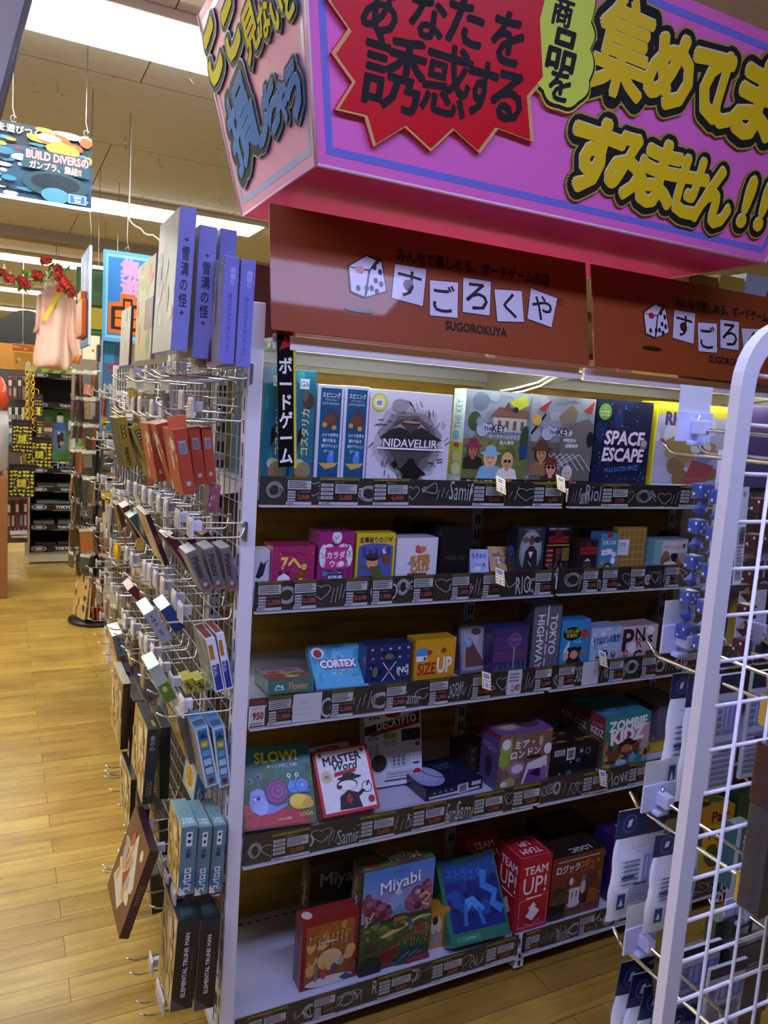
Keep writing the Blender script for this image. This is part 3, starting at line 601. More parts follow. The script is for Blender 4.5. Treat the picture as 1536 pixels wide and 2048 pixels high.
def rhino(A):
    A.R(0, 0, 1, 1, 'a9aac4'); A.R(0, .86, 1, 1, 'c9c23a'); A.T('RHINO', .36, .82, .14, '4a3f6a', w=.66, b=.05); A.R(0, .1, 1, .28, 'b4b2d0'); blobs(A, 2, ['c8c8dc', '9c9cb8'], 14, (0, .08, 1, .8)); blobs(A, 6, ['8a6a4a', 'a58a5a', 'c0505a'], 7, (.1, .1, .9, .6)); A.P([(.1, .55), (.3, .66), (.6, .42), (.4, .3)], '97834e'); A.P([(.4, .08), (.5, .36), (.8, .3), (.7, .06)], '9a4a4a'); A.E(.6, .5, .14, .09, 'c9c4cc'); A.E(.66, .4, .12, .07, '5a86c0'); A.R(0, 0, .45, .07, 'e8e8ee'); A.T('★日本語', .2, .035, .04, '222222')
rowbox(1, (1318, 806), (1470, 812), .03, .07, 'd8cb20', 'yellow-sided game box behind the blue price holder on the top shelf', rhino, sidecol='e8d820')
rowbox(1, (1478, 812), (1620, 818), .03, .07, '5a4a7a', 'purple game box at far right of the top shelf behind the white rack post')
# ---- second row
def music(A): A.R(0, 0, 1, 1, 'd2d2de'); A.P([(.1, .25), (.4, .7), (.6, .6), (.8, .7), (.6, .3), (.3, .2)], '2a2a30'); A.L([(.5, .62), (.95, .72)], .05, '6a5a3a')
def hehe(A):
    A.R(0, 0, 1, 1, 'a8285e'); A.T('なかよしゲーム', .5, .83, .09, '2a1420', w=.55, b=.02); A.T('7ヘ。', .5, .57, .3, 'e9d35a', w=.6, b=.045); 
    A.E(.27, .16, .15, .17, 'f0eef0'); A.P([(.15, .26), (.16, .4), (.24, .32)], '2a2022'); A.P([(.3, .32), (.39, .4), (.39, .26)], '2a2022'); A.E(.68, .18, .13, .16, '8a4a24'); A.E(.6, .32, .04, .05, '8a4a24'); A.E(.76, .32, .04, .05, '8a4a24'); A.E(.68, .15, .05, .05, 'e8d8c8')
    r = random.Random(1); [A.E(r.uniform(.05, .95), r.uniform(.1, .95), .016, None, r.choice(['d8a04a', '7a1a40', 'c0507a'])) for i in range(22)]
def karada(A):
    A.R(0, 0, 1, 1, 'a02474'); r = random.Random(2)
    for x, y, rx, ry in ((.15, .55, .12, .22), (.85, .55, .12, .22), (.3, .68, .16, .1), (.7, .68, .16, .1), (.5, .9, .14, .12), (.5, .12, .2, .16)): A.E(x, y, rx, ry, 'e4e4ec'); A.L([(x-rx*.6, y+ry*.3), (x, y-ry*.2), (x+rx*.5, y+ry*.4)], .02, '26222a')
    for i in range(26): x = r.uniform(.05, .95); A.L([(.5+(x-.5)*.5, .2+.6*r.random()), (x, r.random()*.95)], .012, '26222a')
    A.R(.2, .3, .78, .72, 'c23482'); A.T('カラダ\nウォ', .49, .49, .3, 'f4eef4', w=.5, b=.03, sp=1.1); A.E(.65, .4, .08, None, 'f4eef4'); A.R(.15, .19, .72, .27, '2a3a6a'); A.E(.2, .22, .08, None, '3a8ab8'); A.T('ハンドグリップ同梱', .46, .23, .035, 'e8e8f0', w=.4)
def thief(A):
    A.R(0, 0, 1, 1, 'd8c01e'); A.R(.05, .03, .95, .74, '5560a8'); A.E(.5, .72, .45, .08, '5560a8'); A.T('金庫破りのジギ', .5, .87, .12, '4a2a18', w=.86, b=.04, oc='e8d890', ow=.03)
    for i in range(5): A.R(.15+.16*i, .5, .25+.16*i, .72-.04*(i % 2), '3a4486')
    A.E(.42, .42, .15, .13, 'd8a07a'); A.E(.42, .52, .18, .08, '3c3a2c'); A.R(.28, .46, .54, .51, '22201c'); A.P([(.36, .3), (.6, .36), (.75, .1), (.45, .05)], '4f6a34'); A.P([(.34, .34), (.5, .32), (.46, .22)], 'b03a2a'); A.E(.78, .48, .12, .1, '7a4e2e'); A.L([(.1, .35), (.35, .28)], .06, '6a5a34'); A.L([(.1, .1), (.45, .12)], .07, '3a2c1c'); A.P([(.66, .66), (.7, .58), (.78, .6), (.72, .66), (.74, .72)], 'e8e4d0')
def cats(A):
    A.R(0, 0, 1, 1, 'd9d8e4'); A.T('SUPER', .58, .5, .17, 'd98a34', w=.48, b=.05, oc='5a2a1a', ow=.035, shear=.12, rot=5); A.T('CATS', .58, .3, .17, 'd98a34', w=.44, b=.05, oc='5a2a1a', ow=.035, shear=.12, rot=5); A.R(.28, .13, .76, .18, '7a2a24'); A.E(.56, .72, .12, .08, 'b0506a'); A.E(.5, .78, .05, .06, 'c05a48'); A.E(.64, .74, .07, .07, 'd07a3a'); A.L([(.7, .78), (.74, .86)], .03, 'c8c4d0'); A.P([(.26, .4), (.36, .5), (.36, .36)], '5aa0c0')
def mauw(A): A.R(0, 0, 1, 1, '141316'); A.T('MAUW', .52, .42, .1, '4a4436', w=.75, b=.02); A.T('MAU', .5, .32, .025, '3a3630')
rowbox(2, (509, 1101), (542, 1099), .045, .05, 'cfcfda', 'white game box with trumpet player beside the white post, second shelf', music)
rowbox(2, (546, 1094), (632, 1091), .03, .07, '9a2256', 'crimson box with white cat and brown bear on the second shelf', hehe)
rowbox(2, (638, 1065), (711, 1062), .025, .07, '8a1f66', 'magenta box with white muscle drawing on the second shelf', karada, top=lambda A: A.R(.1, .2, .9, .8, '7a1a56'))
rowbox(2, (714, 1067), (793, 1065), .03, .04, 'c8b01c', 'yellow-bordered box with masked thief picture on the second shelf', thief)
rowbox(2, (795, 1078), (878, 1073), .03, .07, 'c4c4d4', 'white box with orange comic title on the second shelf', cats)
rowbox(2, (884, 1058), (944, 1056), .03, .06, '161518', 'shiny black wrapped box standing on the second shelf', mauw)
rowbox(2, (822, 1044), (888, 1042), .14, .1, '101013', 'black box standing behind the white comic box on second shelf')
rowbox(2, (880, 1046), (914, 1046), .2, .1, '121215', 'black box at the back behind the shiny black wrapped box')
def sea(A): A.R(0, 0, 1, 1, 'a9b8e2'); A.T('ちぎおみ', .5, .75, .2, '3a3f86', w=.75, b=.03); A.E(.5, .3, .35, .14, '7fa0d8'); A.E(.4, .25, .2, .1, 'd9d2b0'); A.E(.75, .4, .08, .06, 'b0503a')
def trick(A): A.R(0, 0, 1, 1, 'ad8a55'); A.T('ZRICK', .45, .68, .16, '4a2a4a', w=.6, b=.05); blobs(A, 3, ['b05050', '4a5a9a', 'd8c8b0', '6a7a4a'], 9, (.25, .3, .75, .55), (.05, .1)); blobs(A, 5, ['957343', 'c09a64'], 8)
quadbox(2, (940, 1150), (978, 1150), (937, 1098), .012, 'b9c3e6', 'thin pale blue card box leaning beside the black wrapped box', sea, tilt=15)
quadbox(2, (981, 1142), (1027, 1143), (956, 1094), .012, '9c7a48', 'thin tan card box leaning back on the second shelf', trick, tilt=35)
def don(A): A.R(0, 0, 1, 1, '2c333c'); A.E(.5, .52, .42, .44, '7c8792'); A.E(.5, .55, .34, .36, '98a2aa'); A.P([(.25, .08), (.3, .5), (.45, .62), (.6, .62), (.75, .5), (.78, .08)], '2a2a2e'); A.E(.3, .75, .13, .07, '6a5e58'); A.E(.72, .75, .13, .07, '2c2826'); A.E(.52, .74, .1, .1, '6a3a2a'); A.P([(.42, .5), (.6, .5), (.51, .36)], 'd8dce0'); A.T('DON CARLO', .5, .035, .06, 'e8e8ea', w=.8, b=.03); A.T('RIVOLUZIONE DEL GIOCO', .5, .96, .025, 'a8b0b8', w=.8); A.L([(.44, .3), (.56, .2)], .02, 'e0e0e0')
def rbk(A):
    A.R(0, 0, 1, 1, '14121a'); A.T('犯罪者たちは嘘をつく', .5, .92, .05, 'd8d0d0', w=.8); A.R(.12, .63, .88, .76, 'a8242c'); A.T('百客夜たちの晩', .5, .695, .09, '3a0c10', w=.7, b=.03); A.E(.5, .8, .16, .09, '5a1c22'); A.R(.05, .57, .95, .59, 'c9b83a')
    for i in range(4): A.R(.05, .43-.1*i, .33, .51-.1*i, '8a2a22'); A.R(.08, .46-.1*i, .3, .48-.1*i, 'd8a080')
    for i in range(5): A.R(.68+.06*i, .25, .71+.06*i, .52, 'a8902c')
    A.E(.52, .45, .12, .07, '8a2434'); A.E(.5, .32, .1, .08, '4a3a34'); blobs(A, 8, ['7a2c34', '5a4a44', 'a87a6a', '3a2a4a'], 18, (.05, .02, .95, .18), (.03, .07))
rowbox(2, (1037, 1056), (1093, 1054), .03, .05, '20262e', 'gray box with suited wolf figure on the second shelf', don, left=lambda A: A.E(.5, .5, .3, .1, '3a5a9a'))
rowbox(2, (1094, 1051), (1146, 1048), .05, .01, '16131a', 'black and red printed panel box beside the gray wolf box', rbk)
def dred(A): A.R(0, 0, 1, 1, '2a1c1e'); A.R(.1, .56, .95, .78, 'a02a2e'); A.T('私有者たち', .5, .67, .14, '4a0e12', w=.7, b=.03); A.E(.5, .85, .15, .08, '6a1c20'); A.P([(.35, .36), (.5, .44), (.66, .36), (.5, .3)], 'd0ccc8'); A.E(.5, .2, .2, .16, '4a4040')
def egg(A): A.R(0, 0, 1, 1, '4f87a6'); A.E(.5, .95, .18, .07, 'b02a34'); A.T('たまことば', .5, .77, .1, 'f0f4f6', w=.75, b=.03); A.R(.1, .44, .42, .58, 'eef2f4'); A.R(.36, .46, .7, .6, 'e4ecf0'); A.R(.7, .4, .92, .52, 'd8e4ea'); A.T('言葉', .3, .51, .06, '2a4a6a'); A.E(.5, .13, .24, .12, '5a2a2a'); A.E(.5, .1, .17, .08, 'e0a890'); A.E(.78, .3, .13, .09, 'f0f0f0'); A.E(.18, .26, .1, .06, 'b8a04a'); A.E(.15, .05, .12, .05, 'e8e0e8')
def gridb(A):
    A.R(0, 0, 1, 1, '9a7434')
    for i in range(6): A.R(.08+.168*i, .04, .092+.168*i, .96, 'c9ae74'); A.R(.04, .06+.175*i, .96, .07+.175*i, 'c9ae74')
def note(A): A.R(0, .35, .42, .72, 'dcdce6'); A.T('LIPE', .2, .6, .08, '2a2a3a', w=.28); A.R(.04, .5, .36, .51, '8a8a96'); A.R(.04, .44, .3, .45, '8a8a96')
def teas(A): A.R(0, 0, 1, 1, '86b0b0'); A.R(.22, .55, .96, .95, 'd8c9cc'); A.T('あの子にらぶを言えない', .58, .74, .12, '4a4048', w=.6, b=.01); A.E(.35, .32, .14, .22, '8a5a3c'); A.E(.35, .5, .09, .13, '9a6a48'); A.E(.62, .42, .12, .12, '22242c'); A.E(.62, .26, .08, .14, '22242c'); A.E(.5, .12, .22, .16, 'e8e0e0'); A.E(.78, .2, .1, .15, 'c04a4a'); A.E(.86, .35, .08, .1, 'c98a5a'); A.E(.24, .08, .06, .06, 'b8c43a'); A.R(.84, .7, .92, .85, '3a3a42')
rowbox(2, (1158, 1081), (1199, 1079), .04, .05, '301c22', 'small dark red wrapped box left of the blue bookmark-shaped box', dred)
rowbox(2, (1203, 1067), (1239, 1066), .03, .045, '3f7898', 'tall narrow blue box with small masked figure on second shelf', egg)
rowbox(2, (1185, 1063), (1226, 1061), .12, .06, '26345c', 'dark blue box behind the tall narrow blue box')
rowbox(2, (1235, 1056), (1296, 1052), .05, .02, '8a6628', 'brown grid-patterned box with white note on second shelf', gridb, kids=(('note', note),))
rowbox(2, (1311, 1080), (1378, 1077), .03, .05, '6ea0a4', 'pale teal box with animal picnic picture on the second shelf', teas)
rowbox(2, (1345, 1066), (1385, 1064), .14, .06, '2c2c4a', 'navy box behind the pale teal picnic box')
rowbox(2, (1420, 1075), (1490, 1070), .04, .05, '4a3a3a', 'dark brown box on the second shelf behind the white rack wires')
# ---- third row
def flow_t(A): A.R(0, 0, 1, 1, '8c5a4a'); A.R(0, .5, 1, 1, '9a8aa0'); [A.E(x, y, .16, .09, c) for x, y, c in ((.3, .62, '9a4a3a'), (.7, .72, 'a85a44'), (.55, .45, 'b09a4a'), (.3, .4, '8a3a34'), (.75, .4, '5a7a4a'), (.6, .22, 'c0b06a'), (.25, .15, '7a5040'))]; A.T('Flower', .4, .9, .1, '4a6a58', w=.6, b=.03)
def flow_f(A): A.R(0, 0, 1, 1, '43776a'); A.T('Flower', .66, .5, .55, 'c9955e', w=.42, b=.04, oc='3a2a20', ow=.03); A.P([(.12, .25), (.16, .6), (.2, .7), (.26, .55), (.3, .65), (.34, .25)], 'c4d4cc'); A.P([(.15, .32), (.18, .52), (.28, .42), (.31, .32)], '43776a')
def cortex(A):
    A.R(0, 0, 1, 1, '4fa6cc'); blobs(A, 3, ['459ac0', '5cb2d6', '3f8fb4'], 16); r = random.Random(5)
    for i in range(40): a_ = r.uniform(0, 6.28); q = r.uniform(.02, .24); A.C(.52+q*math.cos(a_), .52+q*1.1*math.sin(a_), r.uniform(.02, .05), .007, 'd3dcec', 8)
    A.E(.15, .8, .12, None, 'e8ecf2'); A.E(.15, .78, .085, None, 'a8242c'); A.T('CORTEX', .5, .53, .17, 'eceef8', w=.68, b=.055, oc='5c2c48', ow=.05); A.R(.5, .42, .78, .45, 'b0404a'); A.C(.86, .7, .08, .01, 'a8cce8'); A.T('THE CHALLENGE GAME', .48, .93, .03, '24445c', w=.45)
def xing(A):
    A.R(0, 0, 1, 1, '1f2f63'); r = random.Random(2); cs = ['8fb0d8', 'd8a860', 'c86a86', 'a8c0c8', 'e0b890', 'c04a6a']
    for i in range(5):
        for j in range(5):
            x, y = .12+.2*i+.02*(j % 2), .1+.2*j
            if abs(x-.5)+abs(y-.45) > .34: A.P([(x-.035, y+.02), (x-.02, y+.035), (x+.02, y+.035), (x+.035, y+.02), (x, y-.025)], r.choice(cs))
    A.P([(.3, .85), (.72, .85), (.5, .58)], '14203c'); A.E(.5, .74, .1, .07, '6a6a52'); A.P([(.12, .2), (.12, .64), (.38, .4)], '14203c'); A.E(.2, .42, .06, .12, '77754e')
    A.L([(.36, .2), (.66, .62)], .018, 'eceef4'); A.L([(.66, .2), (.36, .62)], .018, 'eceef4'); A.E(.51, .41, .035, None, 'c84a5e'); A.T('ING', .82, .42, .14, 'eef0f6', w=.26, b=.03); A.T('ハッティング', .82, .28, .03, 'c8d0e0', w=.2)
def sizeup(A): A.R(0, 0, 1, 1, 'd29a1e'); A.T('C L A', .6, .72, .1, 'e8b840', w=.5, b=.02); A.T('SiZE', .3, .37, .25, 'a82820', w=.44, b=.03); A.T('UP', .74, .42, .33, 'f0e6dc', w=.36, b=.03, oc='d8903a', ow=.02); A.T('サイズアップ', .2, .2, .045, '9a2a1c', w=.24); [A.E(x, y, .07, .06, 'a83a24') for x, y in ((.34, .72), (.7, .74), (.2, .06), (.78, .09))]; A.R(.3, .06, .62, .1, 'f0e4d0')
def bluesticker(A): A.R(.02, .6, .28, .82, '3f8fce'); A.R(.02, .54, .28, .66, 'e6e8ee'); A.R(.2, .56, .26, .64, '55585e')
def lady(A): A.R(0, 0, 1, 1, '5e6074'); A.R(.06, .06, .94, .94, '8c8a96'); A.R(.14, .12, .86, .88, '9c98a4'); blobs(A, 4, ['8a8a9a', 'a8a4b0', '77788c'], 20, (.4, .3, .85, .85), (.03, .07)); A.P([(.16, .13), (.2, .5), (.42, .64), (.6, .4), (.84, .13)], '6a3f3c'); A.E(.52, .72, .13, .12, 'b4a4a4'); A.E(.55, .82, .16, .07, '4a4248'); A.E(.28, .62, .14, None, '7f90b4'); A.E(.28, .62, .05, None, 'a8b4cc'); A.E(.2, .72, .08, None, '8a9abc'); A.L([(.45, .6), (.84, .18)], .03, 'b0aaa8')
def skyline(A):
    A.R(0, 0, 1, 1, '3a2f62'); A.R(0, .5, 1, .8, '46356a'); A.R(0, .3, 1, .52, '5f3a66'); A.E(.6, .73, .18, None, '6a3f76'); A.C(.6, .73, .18, .01, 'a06a98'); A.T('TOKYO', .62, .74, .05, 'd08a9a', w=.3); r = random.Random(3)
    for i in range(22): x = .03+i*.044; A.R(x, .02, x+.035, r.uniform(.12, .34), r.choice(['2a6a74', '35505e', '2f7a84', '6a4a7a']))
    A.R(.57, .02, .62, .6, '7a86a8'); [A.E(r.uniform(.05, .95), r.uniform(.5, .98), .007, None, 'a8a4d0', 6) for i in range(30)]
def tokyo(A): A.R(0, 0, 1, 1, '5f606c'); A.T('TOKYO', .73, .56, .24, 'dcdce4', rot=-90, w=.6, b=.02); A.T('HIGHWAY', .27, .46, .24, 'dcdce4', rot=-90, w=.85, b=.02); [A.R(.48, y, .52, y+.16, 'dcdce4') for y in (.05, .26, .47, .7, .88-.05)]
def monkey(A): A.R(0, 0, 1, 1, '2f8ac4'); A.E(.38, .72, .32, .14, '1c1a16'); A.T('わたしは?\nだあれ?', .38, .73, .17, 'e0d24a', w=.5, b=.03); A.E(.82, .7, .14, .1, 'b4442c'); A.T('Guess?', .6, .55, .05, 'cfe4f0', w=.3); A.P([(.1, .35), (.3, .6), (.34, .3)], 'c8dce8'); A.E(.5, .1, .26, .18, '2c1e1a'); A.E(.5, .31, .2, .14, '2c1e1a'); A.E(.5, .28, .14, .09, 'd89a80'); A.E(.32, .4, .07, .05, '2c1e1a'); A.E(.68, .4, .07, .05, '2c1e1a'); A.E(.2, .26, .1, .08, 'd8a88a'); A.E(.82, .3, .1, .08, '8a7a70')
def ice(A): A.R(0, 0, 1, 1, 'a8bfe0'); blobs(A, 3, ['bfd0ea', '90aed6', 'd0dcf0'], 16); A.T('それはオレの魚だ!', .52, .68, .22, '3a4a8c', w=.9, b=.05, rot=4); A.E(.46, .28, .14, .12, '2a2a34'); A.R(.2, .18, .5, .24, '4a4040'); A.E(.78, .26, .08, .1, '4a4a54'); A.E(.78, .3, .05, .06, 'c0a890')
def pns(A): A.R(0, 0, 1, 1, 'cbb6b4'); A.T('P', .18, .62, .58, '2a2226', w=.3, b=.03); A.T('N', .5, .76, .34, '2a2226', b=.02); A.T('s', .8, .58, .25, '2a2226', b=.02); A.T('R', .5, .52, .25, 'b0485a', b=.03); A.T('F', .14, .18, .3, 'b86a78', b=.03); A.T('G', .48, .14, .34, '2a2226', b=.02); A.E(.62, .6, .05, None, '2a2226'); A.E(.3, .4, .12, None, 'e8e4ec'); A.E(.78, .85, .12, .12, 'ece6ee'); A.R(.7, .02, 1, .28, '6a3a3e'); A.E(.18, .05, .1, .06, 'ece6ee')
quadbox(3, (537, 1390), (628, 1382), (536.6, 1366), .14, '3d6a60', 'flat green flower game box lying near the post on third shelf', flow_f, top=flow_t, tilt=8, h=.034)
quadbox(3, (633, 1380), (738, 1371), (604, 1293.5), .025, '3f8fb8', 'sky blue box with white brain drawing leaning on third shelf', cortex, tilt=48)
rowbox(3, (734, 1291), (825, 1287), .035, .05, '1b2a58', 'navy box with gem pattern and X windows on third shelf', xing)
rowbox(3, (832, 1280), (914, 1275), .03, .05, 'c08c1c', 'mustard yellow box with red and white title on third shelf', sizeup, kids=(('sticker', bluesticker),))
quadbox(3, (920, 1349), (982, 1342), (899, 1248), .025, '3c3a58', 'framed gray portrait box of a lady leaning on third shelf', lady, tilt=12)
rowbox(3, (990, 1255), (1060, 1252), .03, .05, '2b2556', 'purple box with city skyline on the third shelf', skyline)
rowbox(3, (1070, 1212), (1127, 1208), .03, .07, '55555f', 'tall gray box with vertical white lettering on the third shelf', tokyo, sidecol='3a3a44')
rowbox(3, (1125, 1241), (1183, 1238), .035, .05, '2878b0', 'blue box with black monkey on the third shelf', monkey)
rowbox(3, (1184, 1257), (1245, 1252), .035, .06, '8fa8cc', 'icy pale blue box with dark penguins on the third shelf', ice)
rowbox(3, (1246, 1254), (1318, 1247), .03, .06, 'a89494', 'pinkish beige box with mixed big letters on the third shelf', pns)
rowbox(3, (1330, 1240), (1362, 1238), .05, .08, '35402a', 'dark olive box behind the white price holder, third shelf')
rowbox(3, (1364, 1262), (1410, 1258), .04, .08, '2f6a3a', 'green box under the white price holder, third shelf')
def yb(A): A.R(0, 0, 1, 1, 'cdb32c'); A.R(.05, .05, .95, .8, 'd8d0c0'); A.T('MUSE\n1F3!', .5, .7, .22, '8a2a3a', w=.7, b=.03); blobs(A, 3, ['a04a3a', '4a4a3a', 'c09a5a'], 12, (.1, .08, .9, .5), (.05, .1))
rowbox(3, (1486, 1203), (1526, 1199), .05, .05, 'c8a81c', 'yellow box with maroon lettering seen through the rack wires', yb)
# ---- fourth row
def slow(A):
    A.R(0, 0, 1, 1, '2c6238'); A.R(0, .72, 1, 1, '24768a'); A.R(0, .66, 1, .76, '286c62'); blobs(A, 3, ['2a5c34', '34703e', '214c30', '2f6a4a'], 24, (0, .3, 1, .7)); A.E(.06, .2, .16, .1, 'b04a24'); A.E(.42, .04, .5, .2, '961820'); A.E(.42, .06, .42, .16, 'b02028'); A.L([(.3, .2), (.22, .1), (.2, .0)], .02, '7a141a'); A.R(0, 0, 1, .03, '7a161c')
    A.T('SLOW!', .5, .86, .13, 'e2d24a', w=.8, b=.04, oc='2a4a2a', ow=.03); A.T('ゆっくり行こうぜ!', .58, .74, .045, 'f0f0e8', w=.5, b=.012)
    # snail with violet shell
    A.P([(.1, .38), (.2, .46), (.3, .42), (.34, .3), (.46, .24), (.62, .28), (.6, .24), (.4, .17), (.22, .16), (.12, .22)], '7784d6'); A.E(.2, .32, .12, .14, '8c9ae8'); A.E(.24, .26, .1, .1, '9aa6f0'); A.E(.2, .42, .1, .06, '98a6ee')
    for k, (q, c) in enumerate(((.17, '5c1f60'), (.15, '8a3488'), (.115, '6e2872'), (.09, '9c4098'), (.055, '6e2872'), (.03, 'a24a9e'))): A.E(.47+.004*k, .42+.003*k, q, None, c)
    A.L([(.16, .46), (.11, .56)], .022, '56689c'); A.L([(.22, .48), (.23, .6)], .024, '56689c')
    for x, y, q in ((.11, .58, .055), (.235, .625, .065)): A.E(x, y, q, None, '4e6468'); A.E(x+.008, y+.006, q*.7, None, '6c8488'); A.E(x-.01, y, q*.32, None, '14181c')
    A.E(.2, .36, .06, .022, 'e4e6f4'); A.E(.21, .358, .032, .02, '1c1c2a'); A.L([(.13, .38), (.26, .385)], .014, '5a66b4')
    # blue and yellow pair
    A.E(.8, .27, .16, .09, 'd6b81e'); A.E(.76, .3, .12, .07, 'e8ce36'); A.E(.9, .24, .08, .06, 'c8a418'); A.P([(.64, .44), (.74, .38), (.94, .38), (.98, .41), (.86, .42), (.76, .47)], '3a70bc'); A.E(.71, .46, .075, .075, '5490e0')
    for k, (q, c) in enumerate(((.1, '2f66b4'), (.08, '5a9ae8'), (.055, '3c78c8'), (.03, '78b4f4'))): A.E(.83+.003*k, .47, q, None, c)
    A.L([(.68, .52), (.66, .59)], .018, '78a8e0'); A.L([(.75, .53), (.77, .59)], .018, '78a8e0'); A.E(.66, .605, .03, None, 'dce4ea'); A.E(.775, .605, .03, None, 'dce4ea'); A.E(.66, .605, .014, None, '22262c'); A.E(.775, .605, .014, None, '22262c'); A.L([(.66, .44), (.74, .43)], .01, '2c4c8c')
    A.T('LOGIS', .86, .12, .045, 'e8c83a', w=.2, b=.012); A.T('4人以上推奨', .55, .09, .03, 'f4e8e8', w=.25)
def slow_e(A): A.R(0, 0, 1, 1, '3a1c1c'); A.T('GO', .2, .45, .6, 'd0d0d8', w=.2, b=.04); A.T('SLOW!', .5, .5, .6, 'b89a4a', w=.34, b=.04)
def master(A):
    A.R(0, 0, 1, 1, 'c9242c'); A.R(.045, .045, .955, .97, 'e9e7ee'); A.E(.12, .92, .035, None, 'b02a2a'); A.E(.88, .92, .035, None, 'b02a2a'); A.T('MASTER', .5, .83, .13, '201c20', w=.86, b=.04, rot=3); A.T('Word', .52, .71, .12, '201c20', w=.6, b=.03, shear=.2)
    A.P([(.3, .56), (.7, .6), (.72, .66), (.32, .63)], 'b0262c'); A.E(.17, .58, .1, None, 'd8c88a'); A.R(.13, .555, .21, .605, '6a86b0')
    # plain cartoon figure: head, cap, suit, pointing glove
    A.P([(.3, .06), (.34, .26), (.5, .34), (.66, .28), (.7, .05)], '1e1a1e'); A.E(.5, .42, .19, .09, '1e1a1e'); A.E(.5, .41, .17, .075, 'f0eef2'); A.E(.36, .4, .05, .03, '1e1a1e'); A.E(.56, .52, .22, .035, '1e1a1e'); A.E(.56, .55, .12, .05, '1e1a1e'); A.P([(.44, .2), (.5, .3), (.56, .2), (.5, .12)], 'b8202a'); A.L([(.66, .24), (.8, .32)], .06, '1e1a1e'); A.E(.84, .34, .09, .05, 'f0eef2'); A.L([(.84, .36), (.9, .43)], .03, '1e1a1e'); A.E(.24, .13, .06, .04, 'f0eef2'); A.C(.84, .34, .085, .012, '1e1a1e'); A.E(.88, .15, .06, None, 'b02430')
def decr(A):
    A.R(0, 0, 1, 1, 'd3d4e0'); A.P([(0, .7), (0, .82), (.98, .97), (.98, .82)], '1c161a'); A.P([(.1, .74), (.98, .88), (.98, .8), (.1, .68)], '7a1c20'); A.T('DECRYPTO', .56, .85, .11, 'ece8ea', w=.7, rot=7, b=.01); A.E(.5, .96, .14, .05, '8a2a20')
    for i in range(3): A.E(.1+.07*i, .93, .025, .02, '5a5a60')
    for i in range(9): A.R(.05+.022*i, .63, .06+.022*i, .68, '3c3c44')
    A.R(.32, .63, .56, .71, '9c8f4c'); A.R(.64, .58, 1.0-.02, .74, '2a2630'); A.R(.66, .6, .96, .72, '1c1c30'); A.R(.86, .655, .94, .665, '4a5ae8'); A.R(.84, .575, .95, .585, '4a5ae8')
    for x, y, q in ((.38, .57, .05), (.5, .57, .05), (.1, .55, .035), (.2, .55, .035), (.1, .48, .035), (.2, .48, .035)): A.E(x, y, q, None, '8a8c96'); A.E(x, y, q*.6, None, 'b8bac4')
    A.E(.23, .32, .16, None, 'b8bac6'); A.E(.23, .32, .135, None, '3a2c30')
    A.R(.44, .24, .72, .42, 'c4c6d2')
    for i in range(3):
        for j in range(3): A.E(.5+.08*i, .28+.05*j, .022, None, '6a6c76'); A.R(.79+.065*i, .28+.05*j, .84+.065*i, .32+.05*j, 'eceef6')
    A.R(.36, .12, .84, .2, 'bcbecb'); A.R(.4, .155, .8, .163, '4a4c56'); A.R(.32, .07, .8, .085, '3a3034'); A.R(.88, .5, .95, .55, '7a2a2a'); A.R(.65, .49, .84, .54, 'c9cbd6'); A.R(.84, .26, .94, .28, '2a2a30'); A.E(.9, .12, .085, None, '8a1c2a'); A.E(.9, .12, .07, None, 'a8283a')
    for i in range(12): A.E(.06+.08*i, .465, .008, None, '4a4c56', 6)
def moon_t(A): A.R(0, 0, 1, 1, '161a34'); A.E(.22, .45, .26, .4, '8c92c0'); A.E(.24, .5, .2, .3, '9ea4cc'); A.C(.5, .62, .25, .02, '26264a'); A.T('MOON\nBASE', .62, .68, .2, '5c6088', w=.3)
def moon_f(A): A.R(0, 0, 1, 1, '15182e'); A.R(.05, .1, .95, .32, 'b4b6c8'); A.R(.55, .05, .74, .85, 'c8cad8'); A.R(.58, .15, .71, .75, '6a6c7a'); A.R(.8, .5, .97, .85, 'b4b6c8'); [A.R(.12+.1*i, .5, .16+.1*i, .62, '9a9cb0') for i in range(4)]
quadbox(4, (490, 1664), (635, 1645), (478, 1497), .055, '2a4a34', 'snail racing game box with purple and blue snails leaning on fourth shelf', slow, xmin=.003, tilt=38)
MW = quadbox(4, (648, 1637), (761, 1614), (597, 1508), .045, 'b82028', 'white and red box with black-suited cartoon figure on fourth shelf', master, tilt=38)
quadbox(4, (615, 1560), (712, 1540), (592, 1497), .03, 'a01c24', 'red and white box lying behind the black-suited cartoon box', lambda A: (A.R(.05, .05, .95, .95, 'd8d6dc'), A.T('MASTER', .5, .8, .16, '201c20', w=.85, b=.04)), dz=.02, tilt=30)
quadbox(4, (731, 1580), (845, 1562), (724, 1428), .035, 'b8bac8', 'white control-panel game box with black banner title on fourth shelf', decr, tilt=12)
quadbox(4, (851, 1604), (964, 1577), (852, 1572), .15, '14172c', 'dark navy box with moon lying flat on the fourth shelf', moon_f, top=moon_t, h=.035, tilt=0)
